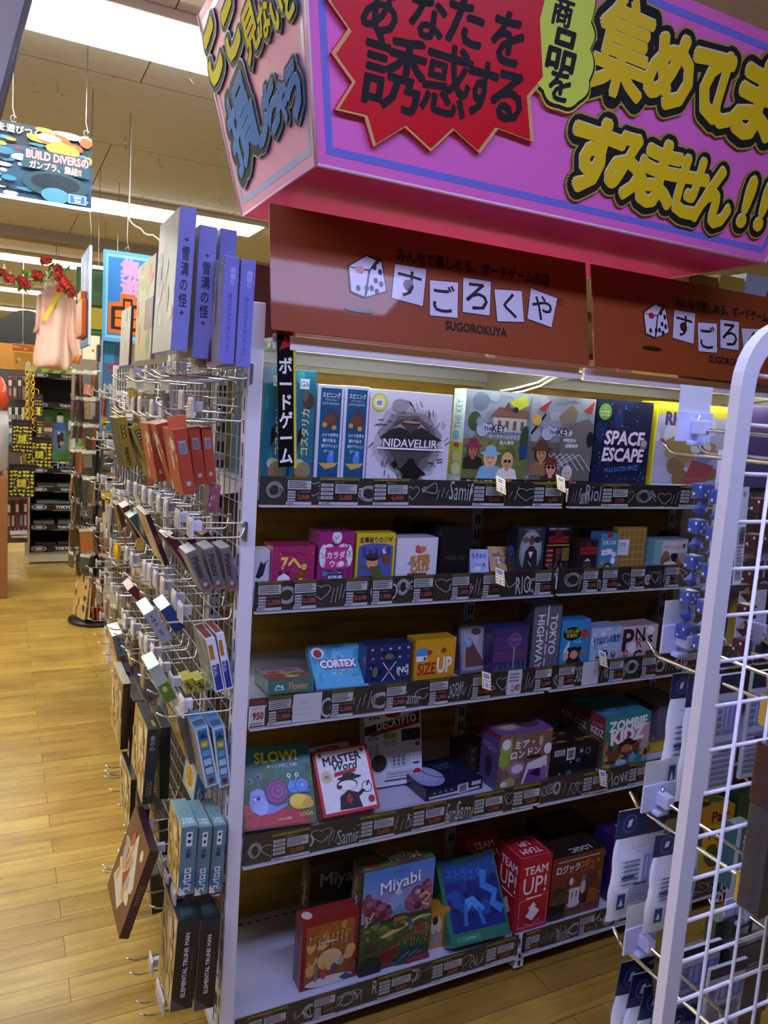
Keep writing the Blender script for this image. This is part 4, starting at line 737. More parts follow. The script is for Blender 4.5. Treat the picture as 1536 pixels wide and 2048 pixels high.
def london(A):
    A.R(0, 0, 1, 1, '7a5a50'); blobs(A, 3, ['8a6a58', '6a4a4a', '9a7a60', 'a09a50'], 16); A.T('ミア・\nロンドン', .5, .7, .3, 'ece8ee', w=.6, b=.03, rot=4); A.P([(.0, .55), (.04, .8), (.22, .95), (.24, .7), (.1, .5)], '8aa83a'); A.E(.12, .82, .08, .1, 'd8dce0'); A.R(.55, .5, .8, .56, '2c1e24'); A.E(.1, .5, .1, .09, '86b03a'); A.E(.34, .36, .17, .12, '9a7a9a'); A.E(.36, .35, .11, .08, 'd8c8d8'); A.P([(.46, .05), (.55, .42), (.92, .52), (.96, .1)], 'd8d2de'); A.P([(.5, .06), (.58, .3), (.94, .3), (.94, .06)], '7a3f92'); A.P([(.6, .22), (.76, .3), (.9, .2), (.78, .14)], '2a1c34'); A.E(.93, .64, .08, .1, 'dedbe4'); A.E(.88, .2, .06, .14, '9a5a9a'); A.E(.2, .12, .14, .09, 'a8a05a'); A.E(.12, .1, .06, .05, 'e0dce0'); A.E(.78, .8, .04, .1, 'c0a08a')
def london_s(A): A.R(0, 0, 1, 1, '5f4a7a'); A.T('ミアロンドン', .5, .7, .12, 'd8d0e0', w=.7); A.E(.5, .35, .2, .2, '3a2c3a'); A.R(.0, .9, 1, 1, '8a2a3a')
def london_t(A): A.R(0, 0, 1, 1, '6a4a8c'); A.E(.3, .5, .22, .3, '8a7a6a'); A.E(.68, .55, .2, .3, '4a3438'); A.E(.3, .5, .14, .18, 'b0a098')
rowbox(4, (1001, 1471), (1107, 1455), .04, .09, '5f4a72', 'purple box with white handwritten title and masks on fourth shelf', london, london_s, london_t)
def blkf(A): A.R(0, 0, 1, 1, '16171a'); A.R(.06, .72, .28, .9, 'c0c0c6'); [A.R(.08+.02*i, .74, .09+.02*i, .88, '222226') for i in range(9)]; A.R(.32, .55, .5, .92, 'c8c8d0'); A.R(.35, .6, .47, .85, '6a6a74'); A.C(.78, .75, .05, .01, '8ab0b0'); A.T('CE', .58, .5, .1, 'c0c0c4'); A.T('CE', .4, .16, .1, 'c0c0c4'); A.E(.42, .48, .02, None, 'c0c0c4'); A.E(.2, .16, .02, None, 'c0c0c4'); A.R(.6, .72, .67, .84, '9a9aa2')
rowbox(4, (1104, 1497), (1198, 1480), .04, .12, '141416', 'black barcode-side box lying between the purple and zombie boxes', blkf, top=lambda A: (A.R(0, 0, 1, 1, '1c1512'), blobs(A, 3, ['6a4a24', '3a2c20', '8a6a3a', '2a2624'], 18)))
def zombie(A):
    A.R(0, 0, 1, 1, '2f8a80'); A.R(0, .2, .5, .75, '3a7a4a'); A.R(.3, .3, .75, .7, 'a8344a'); A.R(.6, .3, 1, .8, 'c8a0a0'); blobs(A, 3, ['8a4a34', '5a4a6a', 'b0683a', 'c9a040', '4a3430', '8aa0a8', '6a2f2a'], 34, (.02, .02, .98, .45), (.05, .12))
    A.T('ZOMBIE', .5, .84, .18, 'eef0f0', w=.94, b=.05, rot=3); A.T('KIDZ', .5, .62, .24, 'f0f0f2', w=.92, b=.06, rot=4); A.E(.52, .46, .2, .05, '2a1c18'); A.E(.52, .5, .1, .06, '2a1c18'); A.E(.5, .36, .11, .08, 'c0704a'); A.E(.72, .36, .08, .09, '6a4426'); A.E(.24, .26, .14, .11, '7a4a2a'); A.E(.4, .1, .12, .06, 'b8c8d8'); A.E(.1, .06, .08, .05, 'c9a428')
def zombie_s(A): A.R(0, 0, 1, 1, '6a4a3c'); A.R(0, .7, 1, 1, '8a2a30'); A.T('KIDZ', .55, .68, .13, 'd8d0c8', w=.8, b=.04); A.T('ZOMBIE', .55, .82, .06, 'b0a8a0', w=.7); A.E(.5, .4, .3, .12, '8a2f28'); A.E(.4, .5, .3, .08, 'a88a2c')
zt = lambda A: (A.R(0, 0, 1, 1, '2c7c8c'), blobs(A, 3, ['3a94a4', '23606c', '6a8a94', '3a3434'], 14))
rowbox(4, (1212, 1437), (1304, 1422), .04, .07, '6a4a3c', 'front zombie-children game box with white title on fourth shelf', zombie, zombie_s, zt, topcol='2c7c8c', group='zombie game boxes on the fourth shelf')
rowbox(4, (1177, 1421), (1280, 1406), .13, .07, '4a4438', 'dim zombie game box directly behind the front zombie box', zombie, zombie_s, zt, group='zombie game boxes on the fourth shelf')
rowbox(4, (1150, 1407), (1254, 1394), .22, .07, '4a4438', 'rearmost dim zombie game box at back of the fourth shelf', zombie, zombie_s, zt, group='zombie game boxes on the fourth shelf')
def haba(A): A.R(0, 0, 1, 1, 'c9ac1a'); A.T('HABA', .7, .5, .5, '8a2a24', w=.45, b=.05)
quadbox(4, (1299, 1507), (1362, 1494), (1300, 1473), .12, 'c0a41c', 'yellow box lying with insect artwork beside the front zombie box', haba, top=lambda A: (A.R(.1, .1, .9, .9, '6a6454'), blobs(A, 4, ['2f4a9a', '8a8a9a', '4a5a3a'], 12, (.15, .2, .85, .8))), tilt=0, h=.03)
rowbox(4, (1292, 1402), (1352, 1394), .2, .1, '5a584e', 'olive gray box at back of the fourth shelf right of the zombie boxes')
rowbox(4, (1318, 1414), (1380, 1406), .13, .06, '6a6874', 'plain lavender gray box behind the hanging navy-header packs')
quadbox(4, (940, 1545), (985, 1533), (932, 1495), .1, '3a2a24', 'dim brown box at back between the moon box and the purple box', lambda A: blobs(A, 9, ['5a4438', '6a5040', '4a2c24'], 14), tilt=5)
# ---- bottom row
def ambra(A):
    A.R(0, 0, 1, 1, '8a2020'); A.R(.07, .04, .93, .92, '9c5a26'); blobs(A, 3, ['b06a2c', '8a4a1e', 'c88a44', 'a05c28', 'd8a860'], 30, (.08, .2, .92, .85), (.04, .12)); [A.P([(.12+.08*i, .78), (.16+.08*i, .78), (.14+.08*i, .6-.05*(i % 3))], 'c9b498') for i in range(9)]; A.T('バルバロッサ', .5, .73, .12, 'b8862c', w=.75, b=.045, oc='8a2c18', ow=.04); A.R(.32, .64, .62, .665, 'd8c8b0'); A.E(.5, .38, .22, .16, 'd8b884'); A.E(.5, .07, .42, .07, 'd8cfc4'); A.E(.4, .2, .06, .1, 'b8504a'); A.E(.4, .3, .05, .05, 'd8a82a'); A.E(.58, .24, .06, .07, '7a4a5a'); A.E(.26, .22, .035, .14, '7a8470'); A.E(.7, .32, .05, .07, '9aa89a'); A.P([(.68, .06), (.8, .0+.01), (.92, .06), (.8, .12)], '3a4c8c')
def ambra_t(A): A.R(0, 0, 1, 1, '8a2224'); A.T('バルバロッサ', .56, .5, .4, '6a4a20', w=.55, b=.04, rot=180); A.E(.12, .5, .09, .3, 'c8b8a8')
def miyabi(A):
    for k in range(8): A.R(0, .5+.0625*k, 1, .5625+.0625*k, ('a08cb0', 'a28cb6', '9a8ebc', '8a90c4', '7890cc', '688cce', '5c86cc', '5480c8')[k])
    A.P([(.3, .56), (.46, .76), (.52, .78), (.66, .56)], '86a4d4'); A.P([(.44, .73), (.5, .79), (.55, .73), (.5, .7)], 'c4d2e8')
    r = random.Random(5)
    for cx, cy, rr, c in ((.12, .62, .2, '6e3444'), (.3, .58, .13, '84405a'), (.88, .62, .2, '6a2f40'), (.72, .6, .14, '8a4a6a'), (.95, .72, .12, '7a3850'), (.04, .72, .1, '7c3a50'), (.22, .66, .1, '96566e'), (.8, .68, .1, '94506c')):
        for k in range(7): A.E(min(.93, max(.07, cx+rr*.6*math.cos(k*.9+cx*9))), cy+rr*.4*math.sin(k*.9), rr*.42, rr*.3, c if k % 3 else r.choice(['a0607a', '8c4660', '5e2a38']))
    A.L([(.02, .44), (.08, .5), (.05, .58), (.12, .54), (.16, .6)], .04, 'b8a47a'); A.L([(.8, .64), (.88, .68), (.95, .64), (.9, .6), (.84, .58), (.95, .54)], .035, 'c9b468')
    A.R(0, .08, 1, .47, '46582c')
    for k in range(26): A.E(r.uniform(.05, .95), r.uniform(.28, .48), r.uniform(.03, .08), r.uniform(.012, .03), r.choice(['5c7030', '6a7c34', '3c4e26', '78823c']))
    A.P([(.4, .38), (.62, .42), (.82, .46), (.98, .45), (.98, .43), (.8, .43), (.66, .39), (.5, .35), (.32, .32), (.26, .34)], 'c9bb72'); A.E(.52, .4, .1, .022, '5c3a34'); A.E(.3, .42, .07, .028, '77863a'); A.E(.28, .39, .05, .02, '5a6c30')
    A.R(.44, .455, .6, .51, '7c3a22'); [A.R(.455+.03*k, .46, .468+.03*k, .5, 'd8943a') for k in range(5)]; A.P([(.37, .5), (.42, .525), (.62, .53), (.68, .51), (.6, .565), (.52, .62), (.46, .57)], '4c8ca4'); [A.L([(.42+.05*k, .522), (.5+.012*k, .6)], .006, '7ab4c4') for k in range(5)]
    A.E(.68, .42, .028, .032, '3c5c9c'); A.E(.7, .27, .08, .045, '6e5038'); A.E(.84, .34, .07, .05, '8a3c34'); A.E(.9, .28, .06, .035, '74603c'); A.E(.14, .26, .1, .04, '4a3a2a')
    A.P([(.22, .05), (.28, .2), (.5, .24), (.54, .16), (.44, .04)], '86302a'); A.P([(.26, .08), (.31, .18), (.48, .21), (.5, .16), (.42, .07)], '762722'); A.P([(.5, .02), (.58, .14), (.78, .18), (.96, .12), (.96, .02)], '30444c'); [A.L([(.58+.06*k, .08+.02*(k % 2)), (.64+.06*k, .1+.02*(k % 2))], .01, '9ab0b4') for k in range(5)]
    for k in range(16): x = r.uniform(.3, .95); y = r.uniform(.16, .24); A.P([(x, y), (x+.012, y), (x+r.uniform(-.05, .05), y+.06)], r.choice(['a8b83c', '8a9c34']))
    A.R(0, 0, .3, .1, '1c1a16'); A.E(.14, .12, .14, .05, '34301f'); A.R(.66, 0, 1, .05, '8a2c26'); [A.P([(.66+.05*k, .05), (.71+.05*k, .05), (.685+.05*k, .08)], '9c342c') for k in range(6)]
    A.T('Miyabi', .5, .83, .15, 'f2f2f6', w=.74, b=.012, shear=.1, rot=8); A.T('雅', .76, .71, .05, 'e8e8ec'); A.T('Michael Kiesling', .5, .955, .022, '2a4a7a', w=.3)
def miyabi_t(A): A.R(0, 0, 1, 1, '4a6034'); blobs(A, 5, ['5a7038', '7a2c2a', '8a8a4a', '2f4428', '6a3a44'], 22); A.T('Miyabi', .62, .5, .5, 'ececf0', w=.5, rot=180, b=.02)
def miyabi_s(A): A.R(0, 0, 1, 1, '5a4a40'); blobs(A, 6, ['6a6a34', '7a3a34', '3a4a2c', '8a7a5a'], 16); A.T('Miyabi', .5, .6, .4, 'e0e0e4', rot=90, w=.5, b=.03)
rowbox(5, (606, 1847), (720, 1820), .06, .055, '7a1c20', 'red Egyptian-style box with cave artwork on the bottom shelf', ambra, left=lambda A: A.T('BARBAROSSA', .5, .5, .5, '5a4a7a', rot=90, w=.7), top=ambra_t)
rowbox(5, (728, 1747), (872, 1712), .055, .07, '3a4a3a', 'tall landscape game box with pagoda and blue sky on bottom shelf', miyabi, miyabi_s, miyabi_t, group='pagoda game boxes')
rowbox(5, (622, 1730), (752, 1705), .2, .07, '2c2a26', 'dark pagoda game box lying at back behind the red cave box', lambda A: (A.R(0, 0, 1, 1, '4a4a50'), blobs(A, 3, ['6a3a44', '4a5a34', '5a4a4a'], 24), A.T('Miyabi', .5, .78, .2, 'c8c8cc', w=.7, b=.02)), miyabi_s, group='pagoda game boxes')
def samu(A): A.R(0, 0, 1, 1, 'c8882c'); A.E(.4, .6, .25, .25, 'd8c8b0'); A.E(.35, .75, .12, .12, '2a2220'); A.P([(.1, .1), (.4, .5), (.8, .15)], '9a9088')
rowbox(5, (856, 1826), (902, 1815), .075, .05, 'c08028', 'small orange box with white-bearded figure beside the tall landscape box', samu)
def dragon(A):
    A.R(0, 0, 1, 1, '2a7058'); A.R(.07, .14, .97, .98, '1a2a78'); A.R(.07, .72, .97, .98, '1f4a8a'); blobs(A, 3, ['1c2464', '22348c', '15205a', '2a4a9c'], 22, (.1, .18, .95, .7)); A.T('ストライク', .42, .8, .1, '3f6ad8', w=.6, b=.02, rot=-4); A.T('ひとびと', .5, .72, .04, '6a9ae8', w=.3); A.L([(.75, .8), (.7, .62), (.88, .52), (.8, .4), (.95, .3)], .12, '3a7ac8'); A.P([(.28, .3), (.36, .5), (.5, .52), (.66, .36), (.56, .3), (.46, .42)], '4a92d4'); A.L([(.35, .45), (.3, .2)], .06, '2f6ab8'); A.L([(.55, .38), (.6, .18)], .06, '2f6ab8'); A.R(.1, .03, .5, .1, '3a8a68'); A.T('Jun Sasaki', .34, .065, .03, 'c8dcd0', w=.3); A.P([(.3, .92), (.8, .96), (.82, .99), (.3, .99)], '2c6a4a')
quadbox(5, (903, 1898), (1022, 1868), (872, 1722), .05, '2a6a50', 'green-edged box with blue dragon leaning on the bottom shelf', dragon, tilt=35)
def teamup(A):
    A.R(0, 0, 1, 1, 'b81c26'); A.T('TEAM', .5, .83, .11, 'f0e8ea', w=.75, b=.02); A.T('UP!', .5, .62, .24, 'f0e8ea', w=.74, b=.006); A.L([(.06, .05), (.06, .42), (.94, .46), (.94, .05)], .012, 'e8c8ca', True); A.P([(.28, .2), (.5, .34), (.72, .24), (.5, .12)], 'f0e8ea'); A.P([(.35, .3), (.5, .38), (.6, .33), (.45, .26)], 'f0e8ea'); A.L([(.25, .1), (.5, .05), (.75, .14)], .012, 'e8c0c4'); A.R(.25, .44, .75, .46, 'f0e8ea')
def teamup_t(A): A.R(0, 0, 1, 1, 'ae1a24'); A.T('TEAM\nUP!', .52, .5, .6, 'ecdfe2', w=.6, rot=180, b=.01); A.L([(.06, .06), (.94, .06), (.94, .94), (.06, .94)], .012, 'e8c8ca', True)
rowbox(5, (1043, 1722), (1107, 1706), .04, .11, 'b01a24', 'front red box with white title standing on the bottom shelf', teamup, teamup, teamup_t, group='red team game boxes')
quadbox(5, (975, 1800), (1038, 1782), (915, 1682), .06, '9a1820', 'second red box lying back behind the front red box', teamup, group='red team game boxes', dz=.0, tilt=50)
def robot(A):
    A.R(0, 0, 1, 1, '7a3420'); A.R(0, 0, 1, .5, '6a3a22'); blobs(A, 3, ['8a4428', '5a2c1c', '94603a', '3a2a20'], 22, (.05, .05, .95, .6)); A.R(0, 0, .3, .25, '2a1a14'); A.T('ロジック', .3, .8, .13, 'e0dce0', w=.44, b=.04, oc='3a3436', ow=.03); A.T('ロボット', .72, .82, .12, 'b8862c', w=.4, b=.04); A.T('LOGIC ROBOT', .7, .72, .03, 'b89a80', w=.36); A.R(.1, .92, .9, .94, 'c0b0a8'); A.R(.36, .24, .56, .46, 'd4d2d6'); A.E(.46, .2, .12, .06, 'd4d2d6'); A.L([(.42, .3), (.42, .4)], .02, '2a2426'); A.L([(.5, .3), (.5, .4)], .02, '2a2426'); A.E(.38, .58, .04, .06, 'd8d4d8'); A.E(.2, .34, .1, .1, '4a4a2c'); A.E(.62, .45, .05, .12, 'c0c0c8'); A.E(.62, .58, .04, .05, '5a7ab0'); A.R(.72, .46, .9, .64, '5a3028'); A.P([(.7, .14), (.76, .4), (.9, .36), (.88, .16)], '9a5a24')
rowbox(5, (1107, 1721), (1211, 1693), .045, .1, '5a2c20', 'brown box with white robot on the bottom shelf', robot, top=lambda A: (A.R(0, 0, 1, 1, '241a16'), A.T('LOGIC', .6, .2, .22, 'b8b0b4', w=.4, b=.04, rot=180)))
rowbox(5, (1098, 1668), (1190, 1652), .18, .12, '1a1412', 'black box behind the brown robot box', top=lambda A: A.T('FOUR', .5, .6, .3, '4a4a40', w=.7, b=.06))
def purp(A): A.R(0, 0, 1, 1, '33246a'); A.T('FIVE', .5, .72, .2, 'd8d0e4', w=.6, b=.06); A.T('SIDES', .45, .5, .14, 'd8d0e4', w=.6, b=.05)
rowbox(5, (1228, 1676), (1330, 1650), .055, .09, '2d2060', 'deep purple box on the bottom shelf behind the hanging white packs', purp, left=lambda A: A.E(.5, .7, .22, .06, '8a7ab0'), top=lambda A: A.T('MISSES', .5, .5, .3, 'd0c8e0', w=.7, b=.05))
def oranges(A): A.R(0, 0, 1, 1, 'c98a1c'); A.R(0, 0, 1, .75, 'd8ac1e'); A.T('Pair', .6, .88, .16, '4a2c14', w=.5, b=.04); A.T('Pig', .5, .6, .2, '7a2c1c', w=.6, b=.05); A.E(.45, .3, .2, .16, '4a5a24'); A.E(.6, .2, .25, .12, '6a4a2c')
rowbox(5, (1338, 1662), (1396, 1648), .07, .06, '8a8034', 'dim yellow-green box behind the white rack post, bottom shelf')
rowbox(5, (1400, 1628), (1472, 1606), .05, .08, 'b87a18', 'yellow and orange box seen through the rack wires, bottom shelf', oranges, top=lambda A: (A.R(0, 0, 1, 1, 'c08420'), A.E(.3, .5, .25, .2, '4a2c1c'), A.E(.75, .6, .2, .2, '3a6a2a')))
rowbox(5, (1478, 1590), (1560, 1570), .06, .08, '1c4a2c', 'dark green box at far right of the bottom shelf')
# things stored on top of the gondola
def stored(A): A.R(0, .1, 1, .5, '3a6aa8'); A.T('30 MIN', .7, .72, .3, 'b03a4a', w=.4, b=.04)
for p, q, yf, d, c, lb in (((1380, 545), (1438, 552), .1, .2, '8a6a2c', 'brown and yellow carton stored on top above the second orange sign'), ((1442, 548), (1490, 553), .1, .2, 'c8b04a', 'pale yellow carton stored on top, left of the blue and white one'), ((1494, 546), (1580, 556), .1, .2, 'b8c8dc', 'blue and white carton stored on top at far right')):
    a_, b_ = onY(p, yf), onY(q, yf); z0 = 1.784; game_box(lb, Matrix.Translation((a_.x, yf, z0)), b_.x-a_.x, d, a_.z-z0, c, stored if c == 'b8c8dc' else None, name='carton', cat='box', wrap=False)
a_, b_ = onY((484, 470), .3), onY((545, 470), .3)
game_box('plastic-wrapped brown box on top behind the first orange sign', Matrix.Translation((a_.x+.03, .3, 1.787)), b_.x-a_.x, .1, .2, '4a332c', name='carton', cat='box')
# black banner clipped at the left end of the top shelf
p = [onY(q, -.03) for q in ((548, 660), (581, 645), (585, 925), (557, 935))]
m = MB(); U = (p[1]-p[0]); W = Z_; O = p[3]; w_, h_ = .048, p[0].z-p[3].z
bn = empty('hanging_banner', O, 'narrow black vertical banner with white katakana beside the white post', 'banner')
m = MB(); m.M = Matrix.Translation(O) @ Matrix.Rotation(math.radians(-3.5), 4, 'Y') @ Matrix.Rotation(.25, 4, 'Z'); m.box((0, 0, 0), (w_*.86, .002, h_), mat('151316', .25, 0, .5)); m.box((w_*.86, .0, -.004), (w_, .0022, h_+.006), 'd8c83a')
A = Art(m, (0, 0, 0), X_, Z_, w_*.86, h_); A.T('ボ\nー\nド\nゲ\nー\nム', .5, .42, .78, 'f0f0f2', w=.8, b=.03, sp=1.0); A.P([(.1, .86), (.9, .9), (.5, .97)], 'b01c24'); m.build('card', bn)
m = MB(); q = onY((541, 738), -.03); m.box((q.x-.012, -.034, q.z-.03), (q.x+.012, -.018, q.z+.025), FILM, .003); m.build('clip', bn)
# ------------------------------------------------------------------ price cards in the rails
NAMES = ['ゲームのなかま', 'スピニング', 'ニダヴェリア', 'ザ・キー', 'スペース', 'カードゲーム', 'ボードゲーム', 'パーティゲーム']
def card(x0, x1, r, kind, price, what, seed=0):
    a, b = onY((x0, 1000), 0), onY((x1, 1000), 0)
    # the rail's own image height decides where along x a photo column falls
    zb, z0, z1, z2 = ROWS[r]
    def xat(px):
        lo_, hi_ = -.5, 3.
        for _ in range(30):
            mid = (lo_+hi_)/2; v = V3((mid, 0, (z0+z1)/2))-CAM; px_ = 768+FPX*v.dot(cr)/v.dot(cf)
            if px_ < px: lo_ = mid
            else: hi_ = mid
        return lo_
    xa, xb = xat(x0), xat(x1); w, h = xb-xa, (z1-z0)+.002; rng = random.Random(seed); m = MB()
    base = {'n': 'e6e5ea', 'b': 'e2e2ec', 's': 'e4e2e8'}.get(kind, '17161a'); m.box((0, 0, 0), (w, .0008, h), mat(base, .4))
    A = Art(m, (0, 0, 0), X_, Z_, w, h, .0001)
    def price_t(x, y, hh, ww): A.T(price, x, y, hh, 'a81c2c', w=ww, b=.03, oc='c9a09c', ow=.02)
    def codes(): A.R(0, 0, 1, .1, 'd9d9e0'); [A.R(.05+.022*i, .015, .05+.022*i+(.012 if i % 3 else .006), .085, '2a2a30') for i in range(11)]
    if kind == 'L':
        A.R(0, .9, 1, 1, '8a7a1e'); A.T(rng.choice(['新感覚の戦略を作り上げる!', '熱く盛り上がる名作', '頭脳を使った推理ゲーム']), .4, .94, .05, 'e0d040', w=.75); A.E(.93, .96, .07, .05, '9a8038'); A.T(NAMES[seed % 8], .5, .83, .07, 'e6e6e8', w=.5); 
        for i in range(4): A.R(.04, .2+.155*i, .35, .31+.155*i, 'd4d4da'); A.R(.08, .24+.155*i, .3, .27+.155*i, '6a6a74')
        A.R(.4, .42, .96, .76, 'cfcfd3'); tx(A, .43, .46, .94, .73, 4, '6c6c74'); price_t(.68, .26, .19, .5); codes(); A.L([(0, .1), (0, 1), (1, 1), (1, .1)], .012, 'a0902c')
    elif kind == 'P':
        A.R(0, .9, 1, 1, '6a5e22'); A.R(.04, .55, .96, .87, 'd2d2d6'); tx(A, .08, .58, .92, .85, 4, '55555e')
        for i in range(4): A.R(.05, .12+.1*i, .36, .19+.1*i, 'c4c4cc')
        A.T(NAMES[seed % 8], .68, .47, .06, 'd8d8dc', w=.55); price_t(.68, .27, .17, .58); codes()
    elif kind == 'S': # special price
        A.R(0, .8, 1, .97, '8a1c24'); A.R(0, 0, 1, .76, 'e0dfe6'); A.T('フラワーズ', .5, .66, .09, '222228', w=.6); A.T(price, .58, .4, .24, 'a01824', w=.66, b=.05); A.R(.1, .12, .9, .16, '77777f'); A.R(.05, .02, .95, .07, '333338')
    elif kind == 's': A.T(price, .6, .25, .3, 'a81c2c', w=.6, b=.03); tx(A, .1, .5, .9, .9, 3, '8a8a94')
    elif kind == 'n': 
        for i in range(3): A.T(['これもの', 'ボードゲーム カード', 'ゲームカードリスト'][i], .36, .68-.2*i, .08, '8a8c9a', w=.6, rot=-3)
    o = m.build('price_card', M=Matrix.Translation((xa, -.0018, z0-.001)) @ Matrix.Rotation(rng.uniform(-.012, .012), 4, 'Y'))
    return tag(o, ('white handwritten note ' if kind == 'n' else 'blank white card ' if kind == 'b' else 'white price slip ' if kind == 's' else 'white and red special price card ' if kind == 'S' else 'black price card with red price ')+what, 'price card', 'price cards in the shelf rails')
CARDS = [(1, 572, 623, 'P', '2,980', 'below the teal boxes'), (1, 638, 716, 'L', '3,480', 'below the two narrow blue boxes'), (1, 746, 817, 'L', '4,480', 'below the dark mountain box'), (1, 945, 1008, 'L', '4,180', 'below the white mansion box'), (1, 1066, 1124, 'L', '4,180', 'below the cliff house box'), (1, 1203, 1256, 'L', '3,520', 'below the starry navy box'), (1, 1358, 1412, 'L', '3,960', 'below the yellow-sided box, top rail'),
 (2, 514, 563, 'P', '2,280', 'next to the white post, second rail'), (2, 587, 633, 'P', '2,180', 'below the crimson cat and bear box'), (2, 690, 735, 'P', '2,640', 'below the magenta muscle box'), (2, 743, 785, 'P', '1,980', 'below the masked thief box'), (2, 825, 866, 'P', '1,650', 'below the white comic box'), (2, 902, 938, 'P', '1,980', 'below the shiny black box'), (2, 964, 1000, 'P', '1,320', 'behind the yellow tag near the tan card box'), (2, 1068, 1102, 'P', '2,750', 'at the right end of the left second rail'), (2, 1164, 1195, 'P', '1,980', 'below the small dark red box'), (2, 1203, 1234, 'P', '1,650', 'below the tall narrow blue box'), (2, 1259, 1289, 'P', '2,200', 'below the brown grid box'), (2, 1329, 1358, 'P', '1,760', 'below the pale teal picnic box'), (2, 1391, 1420, 'P', '2,480', 'under the bagged blue dice'),
 (3, 497, 529, 'S', '950', 'at the left end of the third rail'), (3, 535, 583, 'P', '1,980', 'below the flat flower box'), (3, 585, 642, 'n', '', 'on the third rail below the flower box'), (3, 661, 706, 'P', '2,480', 'below the sky blue brain box'), (3, 770.5, 812, 'P', '1,980', 'below the gem pattern box'), (3, 857, 896, 'P', '1,980', 'below the mustard yellow box'), (3, 942.6, 980, 'P', '2,970', 'below the lady portrait box'), (3, 1014, 1042, 's', '2,480', 'below the purple skyline box'), (3, 1068, 1103, 'P', '2,200', 'below the tall gray box'), (3, 1115, 1149, 'P', '1,980', 'below the black monkey box'), (3, 1164, 1196.5, 'b', '', 'between two cards on the third rail'), (3, 1217, 1246, 'P', '2,420', 'below the icy penguin box'), (3, 1282, 1311, 'P', '1,980', 'below the mixed letters box'), (3, 1364, 1392, 'P', '2,180', 'below the green box on the third shelf'),
 (4, 542.6, 619, 'L', '3,680', 'below the snail box'), (4, 719, 789, 'L', '2,530', 'below the black-suited cartoon box'), (4, 824, 890, 'L', '2,420', 'below the control-panel box'), (4, 945.6, 1006, 'L', '2,530', 'below the flat moon box'), (4, 1024, 1080, 'L', '2,530', 'below the purple masks box'), (4, 1164, 1216, 'L', '2,750', 'behind the yellow tag below the zombie box'), (4, 1256, 1300, 'L', '2,200', 'at the right of the fourth rail'),
 (5, 494.5, 574, 'L', '3,080', 'at the left end of the bottom rail'), (5, 625.5, 670.5, 'P', '2,640', 'below the red cave box'), (5, 755, 823, 'L', '4,480', 'below the tall pagoda box'), (5, 862, 925, 'L', '3,850', 'below the small orange box'), (5, 970, 1028.7, 'L', '3,520', 'below the blue dragon box'), (5, 1050, 1078, 'L', '2,480', 'below the front red box'), (5, 1157, 1188.6, 'P', '2,860', 'below the brown robot box'), (5, 1228, 1256, 'P', '2,640', 'below the deep purple box')]
for i, (r, x0, x1, k, pr, wh) in enumerate(CARDS): card(x0, x1, r, k, pr, wh, i)
# small yellow-edged tags sticking out of the rails
for i, (px, py, r, wh) in enumerate(((1002, 969, 1, 'below the white mansion box'), (1122, 966, 1, 'below the cliff house box'), (1000, 1152, 2, 'below the tan card box'), (973, 1360, 3, 'below the lady portrait box'), (1206, 1316, 3, 'below the icy penguin box'), (1206, 1555, 4, 'below the front zombie box'))):
    q = onY((px, py), -.02); m = MB(); m.box((-.016, 0, -.026), (.016, .0008, .022), 'dccb3a'); A = Art(m, (-.0145, 0, -.0245), X_, Z_, .029, .045); A.R(0, 0, 1, 1, 'e8e8ec'); A.R(.1, .6, .9, .92, 'c8ccd8'); tx(A, .15, .65, .85, .9, 2, '3a3f6a'); A.R(0, .44, 1, .54, 'd8c43a'); A.E(.12, .3, .08, None, 'b02a34'); A.E(.88, .3, .08, None, 'b02a34'); A.E(.12, .12, .08, None, 'b02a34'); A.E(.88, .12, .08, None, 'b02a34'); A.R(.32, .05, .68, .36, 'a8aab4')
    tag(m.build('shelf_tag', M=Matrix.Translation(q) @ Matrix.Rotation(math.radians(20), 4, 'Y') @ Matrix.Rotation(math.radians(-35), 4, 'X')), 'small yellow-edged white tag tilted on the rail '+wh, 'tag', 'yellow-edged tags on the rails')
# ------------------------------------------------------------------ hooks on the end mesh
HX = -.205
def hook_proto(holder):
    e = empty('display_hook', (0, 0, 0), 'x', 'hook', 'chrome hooks on the end mesh')
    m = MB(); m.tube([(-.0, 0, .03), (-.004, 0, .004), (-.012, 0, 0), (-.15, 0, 0), (-.157, 0, .002), (-.176, 0, .013)], .0024, CHROME, 7); m.tube([(0, 0, .0), (0, 0, .034)], .0026, CHROME, 6)
    if holder: m.tube([(-.0, 0, .026), (-.006, 0, .032), (-.112, 0, .034), (-.118, 0, .028)], .002, CHROME, 6)
    m.box((-.001, -.009, -.008), (.005, .009, .036), STEEL, .001); m.build('wire', e, local=True)
    if holder:
        m = MB(); m.box((-.122, -.024, .002), (-.118, .024, .046), mat('dcd9e6', .35), .0015); m.box((-.118, -.008, .016), (-.096, .008, .038), mat('dcd9e6', .35), .002); m.box((-.1235, -.021, .005), (-.1222, .021, .04), mat('d9d2c4', .3, 0, .5))
        for i in range(4): m.box((-.1239, -.017, .01+.006*i), (-.1234, .012, .012+.006*i), mat('9a9488', .5))
        m.build('price_holder', e, local=True)
    return e
HP = {}
